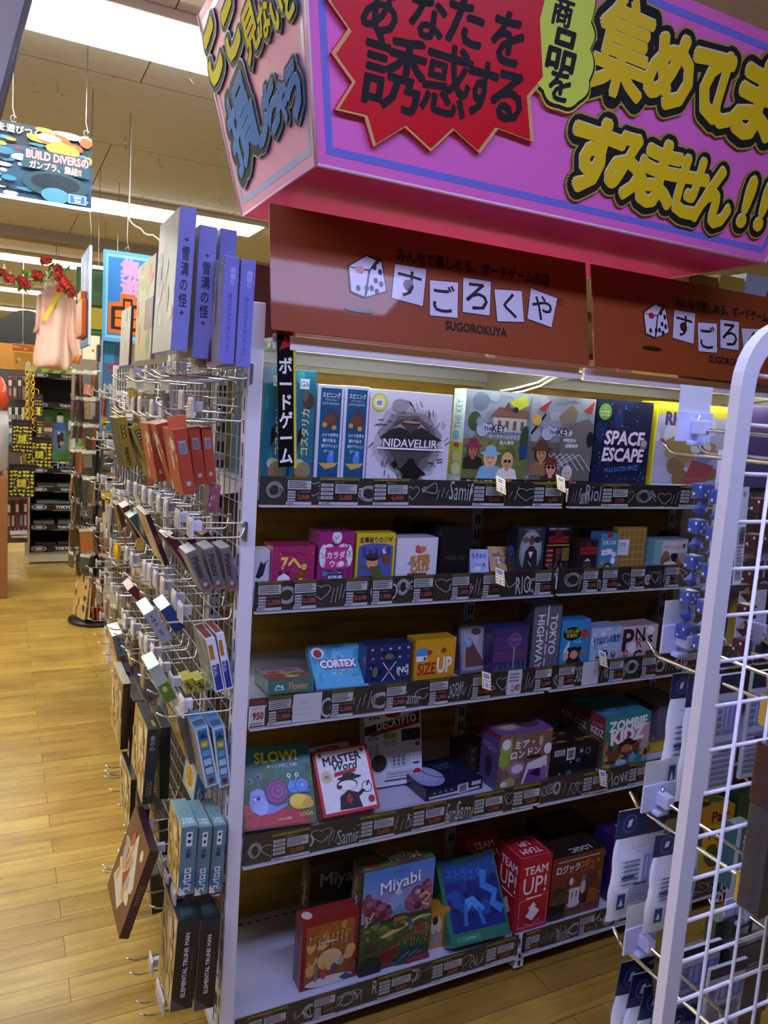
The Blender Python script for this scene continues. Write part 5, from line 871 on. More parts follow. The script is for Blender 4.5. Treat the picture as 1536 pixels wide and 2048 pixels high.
HROWS = [('top', [(335, 733, 1), (316, 737, 0), (302, 740, 1), (291, 743, 1), (273, 748, 1), (251, 752, 1), (228, 749, 1), (216, 752, 1)]),
 ('second', [(328, 822, 1), (312, 806, 1), (291.5, 827, 1), (277, 824.5, 1), (260, 821, 1), (239, 813.6, 1), (227, 813.6, 1), (212, 813.6, 1)]),
 ('third', [(327, 1065, 1), (305, 1047, 1), (285, 1025, 1), (272, 1015, 1), (258, 1003, 1), (246, 996, 1), (232, 986, 1), (219.5, 981, 1)]),
 ('fourth', [(310, 1235.5, 1), (299, 1210, 1), (279, 1183, 1), (266, 1168, 1), (256, 1154, 1), (247.6, 1146, 1), (225.6, 1127, 1), (215, 1112, 1)]),
 ('fifth', [(294, 1379.5, 1), (275.7, 1349, 1), (261, 1317, 1), (250, 1300, 1), (241.5, 1291.7, 1), (227, 1266, 1), (210, 1245, 1), (205, 1234, 0)]),
 ('sixth', [(312, 1426, 1), (210, 1531, 0), (202, 1520, 1), (197, 1513.7, 0)]),
 ('seventh', [(298, 1811, 1), (285, 1780, 1), (277, 1746, 1), (267, 1715, 1), (249, 1666, 1), (246, 1650, 0), (234.5, 1609, 1), (217.6, 1578, 1), (213, 1545.6, 1)]),
 ('lowest', [(278.5, 2027.7, 1), (272, 2003, 1), (259, 1946, 1), (252, 1917, 0), (218, 1788, 1), (208.5, 1736, 1), (200, 1711.7, 1), (192, 1687, 1)])]
for rn, L_ in HROWS:
    for i, (x, y, hd) in enumerate(L_):
        q = onX((x, y), HX)
        if hd not in HP: o = HP[hd] = hook_proto(hd)
        else: o = copy_tree(HP[hd])
        o.location = (-.029, min(q.y, .88), q.z-.013)
        o['label'] = ('chrome hook with price holder, ' if hd else 'bare chrome hook, ')+ORD[i]+' from the post in the '+rn+' row'
# ------------------------------------------------------------------ packs hanging on the end mesh
def pbox(label, tl, tr, bl, yf, d, col, spine=None, cover=None, top=None, name='game_box', xt=None, cat='board game', group=None, sidecol=None, topcol=None, wrap=True):
    """box hung edge-on: spine towards the viewer on the plane y=yf, cover facing the aisle on the left"""
    if xt is not None: yf = onX(tl, xt).y
    a, b, c = onY(tl, yf), onY(tr, yf), onY(bl, yf); W = a-c; h = W.length; W.normalize(); U = V3((W.z, 0, -W.x)); w = max(.008, (b-a).dot(U))
    return game_box(label, axes(U, W, c), w, d, h, col, spine, cover, top, name=name, cat=cat, group=group, sidecol=sidecol, topcol=topcol, wrap=wrap)
BC = mat('d9cfae', .2, 0, .6)
def cov(cols, seed, n=22, base=None):
    def f(A):
        if base: A.R(.0, .0, 1, 1, base)
        blobs(A, seed, cols, n, (.06, .05, .94, .95), (.03, .15))
    return f
def sp_text(t, c, bg=None, x=.5, y=.5, h=.5, w=.7, rot=90, b=.01):
    def f(A):
        if bg: A.R(0, 0, 1, 1, bg)
        A.T(t, x, y, h, c, rot=rot, w=w, b=b)
    return f
def vtext(t, c, x, y, h, w=.6, b=.01):
    return lambda A: A.T('\n'.join(t), x, y, h, c, w=w, b=b, sp=1.05)
LAV = '8585cc'
def snow(A): A.T('雪\n溝\nの\n怪', .5, .52, .42, '26264a', w=.5, b=.02, sp=1.05); A.T('+', .5, .78, .03, '26264a', b=.03); A.T('+', .5, .27, .03, '26264a', b=.03)
def rain(A): A.T('雨\n宿\nり', .6, .82, .16, 'c4c4ea', w=.4, b=.01); A.T('囚\n人\nだ\nけ\nは\nも\nう\n会\nい\nた\nく\nな\nい', .5, .38, .55, '3a3a78', w=.34, sp=1.05)
cg = cov(['b8b4a6', 'a8a496', 'c8c2b0', '9c988c'], 3, 18, 'b4b0a2')
pbox('largest lavender box, foremost cover on the top hooks of the end mesh', (361, 411), (395, 417), (341, 700), -.06, .21, LAV, snow, cg, group='lavender story boxes', sidecol='b4b0a2')
pbox('tall lavender box tucked behind the largest lavender box on top hooks', (400, 448), (436, 453), (384, 715), -.04, .21, LAV, snow, cg, group='lavender story boxes', sidecol='b4b0a2')
pbox('plain tall lavender box nearest the mesh on the top hooks', (442, 455), (475, 461), (424, 722), -.02, .21, '7d7dc4', None, cg, group='lavender story boxes', sidecol='b4b0a2')
def umb(A): A.R(0, 0, 1, 1, 'a8a8b4'); blobs(A, 4, ['9a9aa8', 'b8b8c2'], 14); A.P([(.4, .02), (.46, .3), (.52, .02)], '4a2434'); A.P([(.5, .02), (.54, .28), (.6, .02)], '5a2c3c'); A.L([(.2, .4), (.24, .9)], .02, '6a6a78'); A.L([(.5, .4), (.52, .95)], .03, '8a8a98'); A.L([(.7, .4), (.7, .9)], .02, '7a7a88')
pbox('shorter lavender box with umbrella cover in front on the top hooks', (450, 510), (480, 514), (438, 726), -.13, .15, '7c7cd0', rain, umb, group='short lavender boxes', sidecol='a8a8b4')
pbox('shorter lavender box touching the white post on the top hooks', (484, 517), (513, 521), (471, 733), -.13, .15, '7c7cd0', rain, umb, group='short lavender boxes', sidecol='a8a8b4')
pbox('yellowish box with brown panel behind the largest lavender box', (313, 505), (321, 507), (301, 718), 0, .26, '7a6a94', None, lambda A: (A.R(0, 0, 1, 1, 'b0a478'), blobs(A, 5, ['c8a848', 'c0604a', '8a8a5a', 'b8b090'], 14), A.R(.55, .3, 1, .6, '5a3a2a')), xt=-.175, sidecol='b0a478')
pbox('small glossy gray box with brown edge, farthest on the top hooks', (263, 611), (268, 611), (257, 730), 0, .2, '5a3a34', None, cov(['a8a098', 'b8b0a8', '8a8078'], 8, 12, 'aca49c'), xt=-.165, sidecol='aca49c')
def maj(t): 
    def f(A): A.R(0, 0, 1, 1, 'b09a2c'); A.T(t, .45, .22, .5, '1e1c14', rot=-90, w=.36, b=.04); [A.R(.3, .6+.09*i, .7, .67+.09*i, '22201a') for i in range(3)]; [A.E(.5, .635+.09*i, .12, None, 'd0c890') for i in range(3)]
    return f
dk = cov(['34342c', '4a4a3c', '5a5844', '2a2a24'], 6, 14, '3a3a30')
pbox('mustard spined box with dark cover, farthest on the second hook row', (231, 836), (253, 834), (249, 937), 0, .16, 'b09a2c', maj('MAJORITY'), dk, xt=-.2, group='mustard card games', sidecol='3a3a30')
pbox('mustard box half hidden behind the tilted pale yellow one', (264, 836), (286, 834), (282, 937), 0, .16, 'a08c28', maj('MAJORITY'), dk, xt=-.14, group='mustard card games', sidecol='3a3a30')
def hide(A): A.R(0, 0, 1, 1, 'c4ae3a'); A.T('HIDEOUT', .5, .25, .62, '1e1c14', rot=-90, w=.42, b=.04); A.R(.22, .56, .8, .92, '2a2430'); A.R(.3, .58, .72, .9, 'c8c4a0'); [A.R(.34, .6+.06*i, .68, .63+.06*i, '2a2430') for i in range(5)]
pbox('strongly tilted pale yellow box with block letters on second hook row', (260, 855), (282, 850), (303, 960), 0, .14, 'c0aa38', hide, cov(['c8c8b0', '9a9a80', 'a8b090'], 3, 10, 'b4b49c'), xt=-.16, sidecol='b4b49c')
def redsp(A): A.R(.0, 0, 1, 1, 'b0452e'); A.R(.3, .12, .72, .2, '8a8478'); A.R(.36, .13, .66, .19, 'b8b4a8'); A.R(.2, .62, .8, .82, '9a9aa4'); [A.R(.26, .64+.03*i, .72, .655+.03*i, '5a5a64') for i in range(5)]
rc = cov(['b8a890', 'c05a3a', 'a84a34', 'd8c8b0'], 4, 14, 'b0502e')
for i, (tl, tr, bl, yf, lb) in enumerate((((346, 859), (372, 855), (368, 991), -.05, 'front red box with price sticker hanging from orange tab'), ((311, 849), (344, 844), (346, 972), .08, 'red box with glossy cover left of the front red box'), ((296, 848), (312, 846), (316, 964), .16, 'narrow red box left of the glossy red one'), ((376, 855), (399, 854), (391, 971), .05, 'dull red box right of the front red box'), ((402, 855), (423, 855), (413, 967), .05, 'dull red box nearest the mesh on second hook row'))):
    pbox(lb, tl, tr, bl, yf, .12, 'a8402a', redsp, rc, group='red hanging card games', sidecol='b0603e')
pbox('orange hang tab sleeve above the front red box', (334, 833), (371, 829), (338, 860), -.01, .004, 'd8683a', None, None, name='hang_tab', cat='packaging', wrap=False)
def pinkp(A): A.R(0, 0, 1, 1, '9a5a6a'); blobs(A, 3, ['b88a98', 'd0b0b8', '8a4a5a'], 10); A.C(.4, .16, .2, .04, '3a2028')
pbox('small shiny pink pack against the mesh above the third hook row', (421, 969), (443, 969), (414, 1026), .06, .05, '905060', pinkp, None, name='card_pack', cat='card game')
pbox('teal wedge-like box tilted steeply under the third hook row', (258, 1036), (282, 1026), (294, 1089), 0, .1, '3f6a66', None, None, xt=-.16, topcol='a8c8c4', sidecol='c8b890')
pbox('maroon box tilted behind the teal one', (244, 1016), (261, 1011), (275, 1077), 0, .1, '581a34', None, cov(['7a3a3a', '5a2a2a'], 3, 8, '6a3a34'), xt=-.165, topcol='c8a0a8')
pbox('brown box tilted behind the maroon one', (232, 1010), (243, 1008), (243, 1056), 0, .1, '5a4426', None, None, xt=-.17)
pbox('dark maroon box with tan glossy cover below the third hook row', (290, 1030), (300, 1026), (330, 1133), .12, .14, '3a1c28', sp_text('SCRIPT', '8a6a70', None, w=.6), cov(['c8b08a', 'a88a6a', 'd8c8a8'], 5, 14, 'c0a888'), sidecol='c0a888')
for i, (tl, tr, bl, yf) in enumerate((((332, 1076), (352, 1072), (383, 1152), .13), ((368, 1070), (384, 1068), (404, 1130), .2), ((404, 1070), (420, 1068), (436, 1125), .24))):
    pbox(['dark red spined box left of the three gray pirate packs', 'dark red box between the first and second pirate packs', 'dark red box behind the second and third pirate packs'][i], tl, tr, bl, yf, .1, '571c26', sp_text('GAME', 'b89aa0', None, w=.5), cov(['6a3a3a', '8a6a5a'], i, 8, '5a3436'), group='dark red packs')
def pir(A): A.R(0, 0, 1, 1, '77706f'); A.R(.08, .05, .92, .95, '6a6264'); A.T('Pirates', .5, .6, .6, '3a2428', rot=-90, w=.5, b=.03); A.E(.5, .12, .3, .06, '8a3a34'); A.E(.45, .18, .2, .05, 'b0a090'); A.T('48', .5, .3, .2, '4a3438', rot=-90)
for i, (tl, tr, bl) in enumerate((((372, 1107), (394, 1099), (408, 1188)), ((407, 1099), (429, 1095), (431, 1184)), ((440, 1097), (461, 1094), (458, 1185)))):
    pbox(['leftmost of three gray plastic pirate packs under third hook row', 'middle of three gray plastic pirate packs', 'gray plastic pirate pack nearest the white post'][i], tl, tr, bl, -.03+.015*i, .08, '757076', pir, cov(['8a8a8a', 'a8a4a0'], 2, 8, '8a8684'), group='gray pirate packs', topcol='a8a8b0')
def ewo(A): A.R(0, 0, 1, 1, '94949a'); A.T('E\nW\nO', .5, .72, .36, '1e1e22', w=.35, b=.03, sp=1.05); A.R(.35, .22, .62, .42, '6a6a72')
pbox('steeply tilted silver white box with stacked letters, fourth hook row', (287, 1231), (309, 1219), (325, 1290), .0, .11, '9c9ca2', ewo, cov(['c8c0a0', 'b0a888'], 3, 8, 'c0b898'), topcol='d8d8dc', sidecol='c0b898')
pbox('blue box hanging behind the tilted silver white one', (320, 1222), (345, 1214), (350, 1268), .12, .1, '1f4a86', None, None, topcol='c0d0dc')
pbox('magenta box hanging behind the silver white box', (255, 1182), (274, 1176), (276, 1203), 0, .12, '7a1a44', None, None, xt=-.15, topcol='d86a80', sidecol='d0a060')
def tik(A): A.R(0, 0, 1, 1, 'e4e4ee'); A.R(.12, .03, .9, .52, '2a3c8c'); A.R(.12, .62, .6, .9, 'b87a2a'); A.T('TIKAL', .4, .42, .4, 'd8d8f0', rot=-90, w=.3, b=.01)
tkt = lambda A: (A.R(0, 0, 1, 1, 'd8d4dc'), A.R(.1, .1, .9, .9, '8a1c28'))
for i, (tl, tr, bl) in enumerate((((411, 1281), (430, 1273), (431, 1386)), ((432, 1270), (448, 1263.6), (451, 1381)))):
    pbox(['white and blue box with red top, left of the matching pair', 'white and blue box with red top touching the mesh near post'][i], tl, tr, bl, .0+.01*i, .13, 'd0d0dc', tik, cov(['8aa88a', 'b8b090', '6a8a80', 'c8c8b0'], 3+i, 16, '9aa890'), tkt, group='red-topped blue and white boxes', sidecol='9aa890')
def vbox(A): A.R(0, 0, 1, 1, '8a8a8c'); A.T('V\nO\nI', .5, .74, .34, '1c1c1e', w=.4, b=.03, sp=1.05); A.E(.5, .38, .3, .06, '9a4a30'); A.E(.6, .3, .3, .05, '8a4028')
pbox('gray spined box with orange cover at far left of fifth hook row', (224, 1273), (246, 1268), (241, 1348), 0, .14, '808084', vbox, cov(['d8a84a', 'c87a3a', 'd8c080', 'c05a34'], 3, 14, 'd0a050'), xt=-.19, topcol='d8d8da', sidecol='d0a050')
def rainbow_t(A): A.R(0, 0, 1, 1, 'd8c878'); [A.L([(0, .2*i), (1, .2*i+.2)], .06, c) for i, c in enumerate(('d8a0a0', 'a0c0a0', 'd89a5a', 'e8e0a0'))]
pbox('tilted plain gray box with rainbow top below the fifth hook row', (248, 1341), (279, 1330), (297, 1408), 0, .13, '8e8e96', lambda A: (A.P([(.3, .75), (.5, .9), (.6, .98), (.3, .98)], '8a2a20'), A.P([(0, .85), (.2, .8), (.2, .95), (0, .98)], '24386a'), A.P([(.2, .05), (.3, .15), (.4, .04)], '6a1c1c')), None, rainbow_t, xt=-.15, sidecol='3a6a3a')
pbox('green and white cardboard pack tilted right of the gray rainbow-topped box', (296, 1340), (322, 1333), (332, 1408), .1, .1, 'a8b8ac', lambda A: (A.R(0, 0, 1, .5, '5a7a24'), A.E(.45, .35, .2, .08, 'a8c080')), None, topcol='c8dcd8')
for i, (tl, tr, bl) in enumerate((((366, 1362), (386, 1360), (372, 1390)), ((390, 1362), (409, 1360), (396, 1388)))):
    pbox(['left small yellow card pack hanging under the fifth hook row', 'right small yellow card pack hanging under the fifth hook row'][i], tl, tr, bl, .1, .06, 'b8b03a', lambda A: A.T('MA', .5, .5, .5, '2a2a20', rot=-60, w=.7, b=.04), None, name='card_pack', cat='card game', group='small yellow packs')
tan = cov(['c8a870', 'a8844c', 'd8c08a', '94703c', 'c0a060', 'e0cc98'], 7, 46, 'c0a068')
gold = cov(['b89850', 'dcc07c', 'a07c44', 'e6d8ac', 'c89a4a'], 11, 46, 'c4a468')
pbox('tall tan box with gray top at the aisle side below the fifth hook row', (246, 1368), (262, 1364), (240, 1500), 0, .2, '3a2a22', None, tan, xt=-.2, topcol='a8a08c', sidecol='c0a068')
pbox('tall tan box with dark brown spine beside the black gold-lettered box', (265, 1402), (290, 1397), (257, 1530), 0, .2, '4a2418', None, gold, xt=-.17, topcol='4a342c', sidecol='c4a468')
def oxde(A): A.R(0, 0, 1, 1, '3c4248'); A.R(.06, 0, .94, 1, '343a40'); A.T('金\nの\n心', .5, .82, .2, 'c8c8cc', w=.5, b=.02); A.T('GOLD', .5, .2, .5, '9a8a3a', rot=90, w=.2, b=.02)
pbox('black box with gray and gold spine lettering hanging mid-height', (296, 1460), (318, 1458), (284, 1609), .0, .2, '1e2226', oxde, gold, lambda A: (A.R(0, 0, 1, 1, '22282a'), A.R(.6, .1, .9, .3, '8a8a3a')), sidecol='c4a468', xt=-.175)
pbox('second black box directly behind the gold-lettered one', (322, 1456), (342, 1452), (318, 1600), 0, .16, '1c2422', None, tan, xt=-.13, topcol='262c2c', sidecol='b09a6a')
pbox('gray box with tan cover behind the blue robot boxes', (354, 1432), (378, 1424), (380, 1530), .08, .16, '6a6662', None, tan, topcol='a8a8a4', sidecol='c4ac78')
def robo(A):
    A.R(0, 0, 1, 1, 'c8d4e0'); A.R(.14, .02, .86, .98, '4a90c0')
    for i, c in enumerate(('2f6a94', 'b0a83a', '5aa0c8', 'a8c8dc', 'a8c8dc')): A.R(.18, .8-.15*i, .82, .93-.15*i, '1a2a3a'); A.R(.21, .81-.15*i, .79, .92-.15*i, c)
    A.P([(.2, .83), (.5, .9), (.8, .83)], '1a2a3a'); A.E(.5, .1, .22, .05, '7a2a2c'); A.E(.5, .715, .14, .03, 'd8d07a')
rbt = lambda A: (A.R(0, 0, 1, 1, '4a90c0'), A.R(.1, .1, .9, .4, '2a4a6a'))
for i, (tl, tr, bl) in enumerate((((388, 1459), (417, 1453), (411, 1577)), ((424, 1458), (450, 1452), (438, 1577)))):
    pbox(['left blue robot pack with white frame on the sixth hook row', 'blue robot pack nearest the post on the sixth hook row'][i], tl, tr, bl, -.0, .1, 'b8c8d8', robo, cov(['8a8a84', 'a0a098'], 3, 8, '8a8882'), rbt, group='blue robot packs')
def monk(A): A.R(0, 0, 1, 1, 'a8bcc8'); A.E(.5, .5, .42, .4, 'e0d090'); A.E(.5, .5, .3, .3, 'd8a83a'); blobs(A, 3, ['c08a2a', 'e0c060'], 10, (.25, .25, .75, .75), (.05, .12))
pbox('pale blue box with yellow animal cover behind the three teal packs', (395, 1545), (418, 1538), (386, 1606), .1, .12, '2f5c9a', lambda A: blobs(A, 3, ['c8a03a', 'd8c070'], 6, (.1, .1, .9, .5)), monk, sidecol='a8bcc8')
def roro(A): A.R(0, 0, 1, 1, '5f8490'); A.R(0, .1, 1, .35, '3f7490'); A.P([(.0, 0), (.5, 0), (0, .14)], 'e0e0e6'); A.T('スパロロ', .5, .22, .5, 'dce4e8', rot=90, w=.34, b=.05, oc='22343c', ow=.04); A.R(.3, .72, .7, .93, 'e0e4e8'); A.E(.5, .88, .12, None, '22262c'); A.E(.5, .79, .12, None, '22262c'); A.T('水\n獣', .5, .62, .14, '2a2c5a', w=.4, b=.03)
rrt = lambda A: (A.R(0, 0, 1, 1, '6a9098'), A.C(.5, .5, .3, .04, '3a5a64'), A.T('スパロロ', .5, .2, .2, 'c8dce0', w=.7, b=.03))
for i, (tl, tr, bl) in enumerate((((364, 1656), (396, 1655), (356, 1793)), ((398, 1656), (425, 1655), (388, 1793)), ((428, 1653), (454, 1652), (417, 1788)))):
    pbox(['leftmost of three teal packs standing above the dark trunk boxes', 'middle of three teal packs above the dark trunk boxes', 'teal pack nearest the post above the dark trunk boxes'][i], tl, tr, bl, -.045+.01*i, .13, '5f8490', roro, gold, rrt, group='teal creature packs', sidecol='c4a468')
def trunk(A): A.R(0, 0, 1, 1, '2a1f20'); A.P([(0, 0), (.75, 0), (0, .14)], '4a4a52'); A.P([(0, .9), (1, .86), (1, 1), (0, 1)], '232a30'); A.T('ELEMENTAL TRUNK MAN', .5, .5, .2, 'e0dcdc', rot=90, w=.84, b=.02); A.T('エレメンタルトランクマン', .8, .55, .07, '8a7a7a', rot=90, w=.3)
ttt = lambda A: (A.R(0, 0, 1, 1, '252c30'), A.R(.2, .1, .8, .5, '3a444a'), A.R(.3, .65, .7, .85, '8a9296'))
for i, (tl, tr, bl) in enumerate((((356, 1843), (400, 1840), (340, 2026)), ((402, 1840), (442, 1836), (388, 2024)))):
    pbox(['left dark brown box with white vertical capitals at bottom of the end mesh', 'right dark brown box with white vertical capitals, against the post'][i], tl, tr, bl, -.045, .15, '2a1f20', trunk, gold, ttt, group='dark trunk boxes', sidecol='b09870')
def crown(A): A.R(0, 0, 1, 1, '6a4024'); A.P([(.1, .2), (.5, .92), (.9, .5), (.6, .08)], 'c8c4b0'); blobs(A, 3, ['c09a5a', 'b8503a', 'd8c8a0', 'a8a090'], 20, (.15, .15, .85, .85)); A.P([(.4, .4), (.6, .55), (.55, .3)], 'a8342a')
pbox('brown box swung outwards over the floor at the aisle side', (300, 1702), (318, 1706), (238, 1878), 0, .22, '321620', sp_text('MYSTIC', '8a7060', None, w=.4), crown, xt=-.2, sidecol='6a4024')
for i, (tl, tr, bl, xt, c) in enumerate((((262, 1560), (273, 1556), (258, 1665), -.2, '1c211f'), ((285, 1620), (300, 1614), (280, 1700), -.16, '181a1a'), ((318, 1640), (336, 1634), (322, 1770), -.11, '17191a'), ((300, 1750), (325, 1742), (304, 1830), -.13, '242226'), ((322, 1760), (346, 1752), (330, 1870), -.09, '1e1b1a'))):
    pbox(['black box with yellow cover low at the aisle side, farthest in the row', 'black box behind the swung-out brown box', 'black box between the swung-out brown box and teal packs', 'dark box below the swung-out brown box', 'dark box left of the white-lettered trunk boxes'][i], tl, tr, bl, 0, .18, c, None, gold if i == 0 else tan, xt=xt, group='dark hanging boxes', sidecol='c4a468' if i < 3 else '6a5030')
for k_ in ('mustard spined box with dark cover, farthest on the second hook row', 'mustard box half hidden behind the tilted pale yellow one'):
    g_ = next(o for o in COL.objects if o.get('label') == k_); v_ = [g_.matrix_world @ v.co for v in g_.data.vertices]; o = copy_tree(HP[0]); o.location = (-.029, min(.87, sum(v.y for v in v_)/len(v_)), max(v.z for v in v_)-.003); o['label'] = 'bare chrome hook carrying the '+('farthest mustard spined box' if 'spined' in k_ else 'half hidden mustard box')
# clear pouches on the far hooks
def pouch(w, h, c, seed):
    m = MB(); m.box((-.006, -w/2, -h), (.006, w/2, -.02), FILM, .004); m.box((-.002, -w/2+.004, -h+.006), (.002, w/2-.004, -.03), mat(c, .4)); m.box((-.001, -w/2, -.022), (.001, w/2, 0), mat('d8d4c8', .3)); A = Art(m, (-.0022, w/2-.006, -h+.01), -Y_, Z_, w-.012, h-.05); blobs(A, seed, ['d8d0c0', 'a83a34', '3a3a44', 'c8a84a', '7a8a94'], 9); return m
pr = []
rng = random.Random(12)
for i in range(8):
    o = pouch(.06, rng.uniform(.09, .13), rng.choice(['8a8074', 'a83a34', '2a2a34', 'c8a83a', '5a6a78', '9a948c']), i).build('blister_pack'); tag(o, 'x', 'pack', 'small clear packs on the end mesh hooks'); pr.append(o)
PK = [(r, c) for r in (0, 1, 2, 3, 4) for c in range(3, 8)]
for k, (r, c) in enumerate(PK):
    x, y, _ = HROWS[r][1][c]; q = onX((x, y), HX); o = pr[k] if k < 8 else copy_tree(pr[k % 8])
    o.location = (-.09-.08*rng.random(), min(q.y, .86), q.z-.014); o.rotation_euler = (rng.uniform(-.1, .1), rng.uniform(-.25, .1), rng.uniform(-.3, .3)); o['label'] = 'small clear pack hanging on the '+ORD[c]+' hook from the post, '+HROWS[r][0]+' row'
# ------------------------------------------------------------------ white wire rack in the foreground
RY = -1.1
rk = empty('wire_rack', (.5, RY, 0), 'white metal rack with rounded frame and square wire mesh nearest on the right', 'rack')
RW = mat('dedde8', .35)
path = [(.161, RY, 0.02), (.161, RY, 1.69)]+[(.161+.06*(1-math.cos(t)), RY, 1.69+.06*math.sin(t)) for t in [math.pi/2*i/8 for i in range(1, 9)]]+[(.95, RY, 1.75)]
MB().sweep(path, (.021, .013), RW, (0, 1, 0)).build('frame', rk)
MB().sweep([(.95, RY, 1.755), (.95, RY, .02)], (.021, .013), RW, (0, 1, 0)).build('frame_post', rk)
MB().box((.13, RY-.2, 0), (.19, RY+.2, .02), RW, .003).build('foot', rk); MB().box((.92, RY-.2, 0), (.98, RY+.2, .02), RW, .003).build('foot', rk)
m = MB()
for i in range(33): m.tube([(.165, RY+.003, 1.702-.0512*i), (.95, RY+.003, 1.702-.0512*i)], .0023, RW, 6)
for i in range(15): m.tube([(.2175+.0514*i, RY-.001, .03), (.2175+.0514*i, RY-.001, 1.745)], .0021, RW, 6)
m.build('wire_mesh', rk)
PLB = mat('c9cdf0', .3, 0, .3)
def rhook(holder):
    e = empty('display_hook', (0, 0, 0), 'x', 'hook', 'chrome hooks on the white rack'); m = MB()
    m.tube([(0, 0, 0), (0, .012, -.004), (0, .165, -.004), (0, .172, -.002), (0, .19, .012)], .0028, CHROME, 8); m.box((-.01, -.006, -.03), (-.004, .004, .008), CHROME, .001); m.box((.004, -.006, -.03), (.01, .004, .008), CHROME, .001); m.tube([(-.007, -.001, .004), (.007, -.001, .004)], .003, CHROME, 6)
    if holder: m.tube([(.0, 0, .004), (0, .006, .026), (0, .128, .028), (0, .134, .036), (0, .134, .046)], .0024, CHROME, 8)
    m.build('wire', e, local=True)
    if holder:
        m = MB(); m.box((-.03, .138, .012), (.03, .141, .05), PLB, .001); m.box((-.007, .118, .022), (.007, .138, .04), PLB, .002); m.box((-.011, .128, .008), (.011, .14, .014), PLB, .002); m.build('price_holder', e, local=True)
        m = MB(); m.box((-.028, .1415, .045), (.028, .1423, .082), MILKY); m.box((-.026, .1424, .05), (.026, .1428, .078), mat('c9ccc9', .5)); m.build('price_insert', e, local=True)
    return e
RP = {}
def put_rhook(tip, hd, label, y=-.91):
    q = onY(tip, y)
    o = RP[hd] = rhook(hd) if hd not in RP else copy_tree(RP[hd])
    o.location = (q.x, RY+.006, q.z-.012); o['label'] = label; return o
put_rhook((1330, 880), 1, 'top chrome hook with blue-white price holder beside the rack post')
put_rhook((1302, 1284), 1, 'chrome hook with holder at third shelf height, left of the rack post')
put_rhook((1266, 1588), 1, 'chrome hook with holder above the tilted navy-header packs')
put_rhook((1232, 1860), 1, 'lowest chrome hook with big white holder left of the rack post')
put_rhook((1396, 880), 0, 'bare top chrome hook just behind the rack post')
put_rhook((1444, 1262), 1, 'chrome hook with holder seen through the upper wires')
put_rhook((1484, 1538), 0, 'bare chrome hook seen through the wires at mid height')
put_rhook((1424, 1802), 1, 'chrome hook with holder seen through the lower wires')
put_rhook((1520, 1260), 1, 'chrome hook with holder at the right edge of the rack')
# navy-header sleeve packs
NV = mat('1c2552', .35, 0, .4); SLV = mat('dfe3f2', .22, 0, .6)
def sleeve(label, tl, tr, bl, y, group, k=.22, rz=0):
    a, b, c = onY(tl, y), onY(tr, y), onY(bl, y); U = (b-a); w = U.length; U.normalize(); W = a-c; W -= U*W.dot(U); h = W.length; W.normalize()
    M = axes(U, W, c); e = empty('sleeve_pack', (0, 0, 0), label, 'card sleeve pack', group); e.matrix_world = M
    hh = h*k; m = MB(); m.box((0, .003, h-hh), (w, .0045, h), NV); A = Art(m, (0, .003, h-hh), X_, Z_, w, hh); A.E(.25, .5, .15, None, '4a5c9c'); A.E(.25, .5, .12, None, '26316a'); A.P([(.2, .36), (.28, .4), (.3, .66), (.22, .62)], 'e4e8f4'); A.R(.45, .42, .9, .5, '3a4a86'); A.E(.62, .8, .08, .07, '8a8a94'); m.build('header_card', e, local=True)
    m = MB(); n = 9; vs = []
    for j in range(n):
        z = (h-hh)*j/(n-1); t = .004*math.sin(math.pi*j/(n-1))+.0012
        for s, yy in ((0, .0035), (.08, .0035-t), (.5, .0035-t*1.15), (.92, .0035-t), (1, .0035), (.5, .0035+t)): vs.append((w*s+.0015*math.sin(j*1.7), yy, z))
    fs = [(j*6+i, j*6+(i+1) % 6, (j+1)*6+(i+1) % 6, (j+1)*6+i) for j in range(n-1) for i in range(6)]; m.add(vs, fs, SLV, True)
    A = Art(m, (w*.06, -.0026, (h-hh)*.04), X_, Z_, w*.88, (h-hh)*.92, .0003); c1, c2 = '5a6696', '2c3668'
    A.T('ハードスリーブ', .5, .93, .045, c1, w=.8, b=.01); A.T('ボードゲームサイズ', .6, .87, .035, c1, w=.6)
    for i in range(6): A.R(.08, .74-.06*i, .1, .755-.06*i, c2); A.R(.13, .735-.06*i, .5, .757-.06*i, c1)
    A.R(.1, .53, .4, .56, c2); A.R(.58, .45, .95, .8, '7f8cbe'); [A.R(.62+.1*i, .5, .67+.1*i, .78, 'a8b2da') for i in range(3)]; tx(A, .3, .2, .95, .4, 6, '7a80a0'); A.R(.06, .14, .24, .34, c2); A.P([(.1, .18), (.2, .18), (.15, .28)], 'd0d6ea'); A.R(.4, .42, .7, .45, c2)
    m.build('sleeve', e, local=True); return e
sleeve('white sleeve pack with navy header hanging left of the rack post', (1345, 1350), (1424, 1342), (1316, 1600), -.95, 'navy-header sleeve packs', .2)
sleeve('second white sleeve pack just behind the rack post, upper hook', (1379, 1350), (1452, 1340), (1352, 1606), -.985, 'navy-header sleeve packs', .26)
sleeve('front tilted sleeve pack above the big white holder', (1248, 1625), (1345, 1606), (1212, 1848), -.935, 'navy-header sleeve packs', .25)
sleeve('tilted sleeve pack nearer the rack post on the middle hook', (1315, 1675), (1412, 1655), (1286, 1872), -.985, 'navy-header sleeve packs', .22)
for i in range(6):
    sleeve('bottom row sleeve pack, '+ORD[i]+' from the left under the big white holder', (1213+21*i, 1937+25*i), (1316+21*i, 1912+25*i), (1205+21*i, 2150+25*i), -.93-.02*i, 'sleeve packs on the lowest hook', .3)
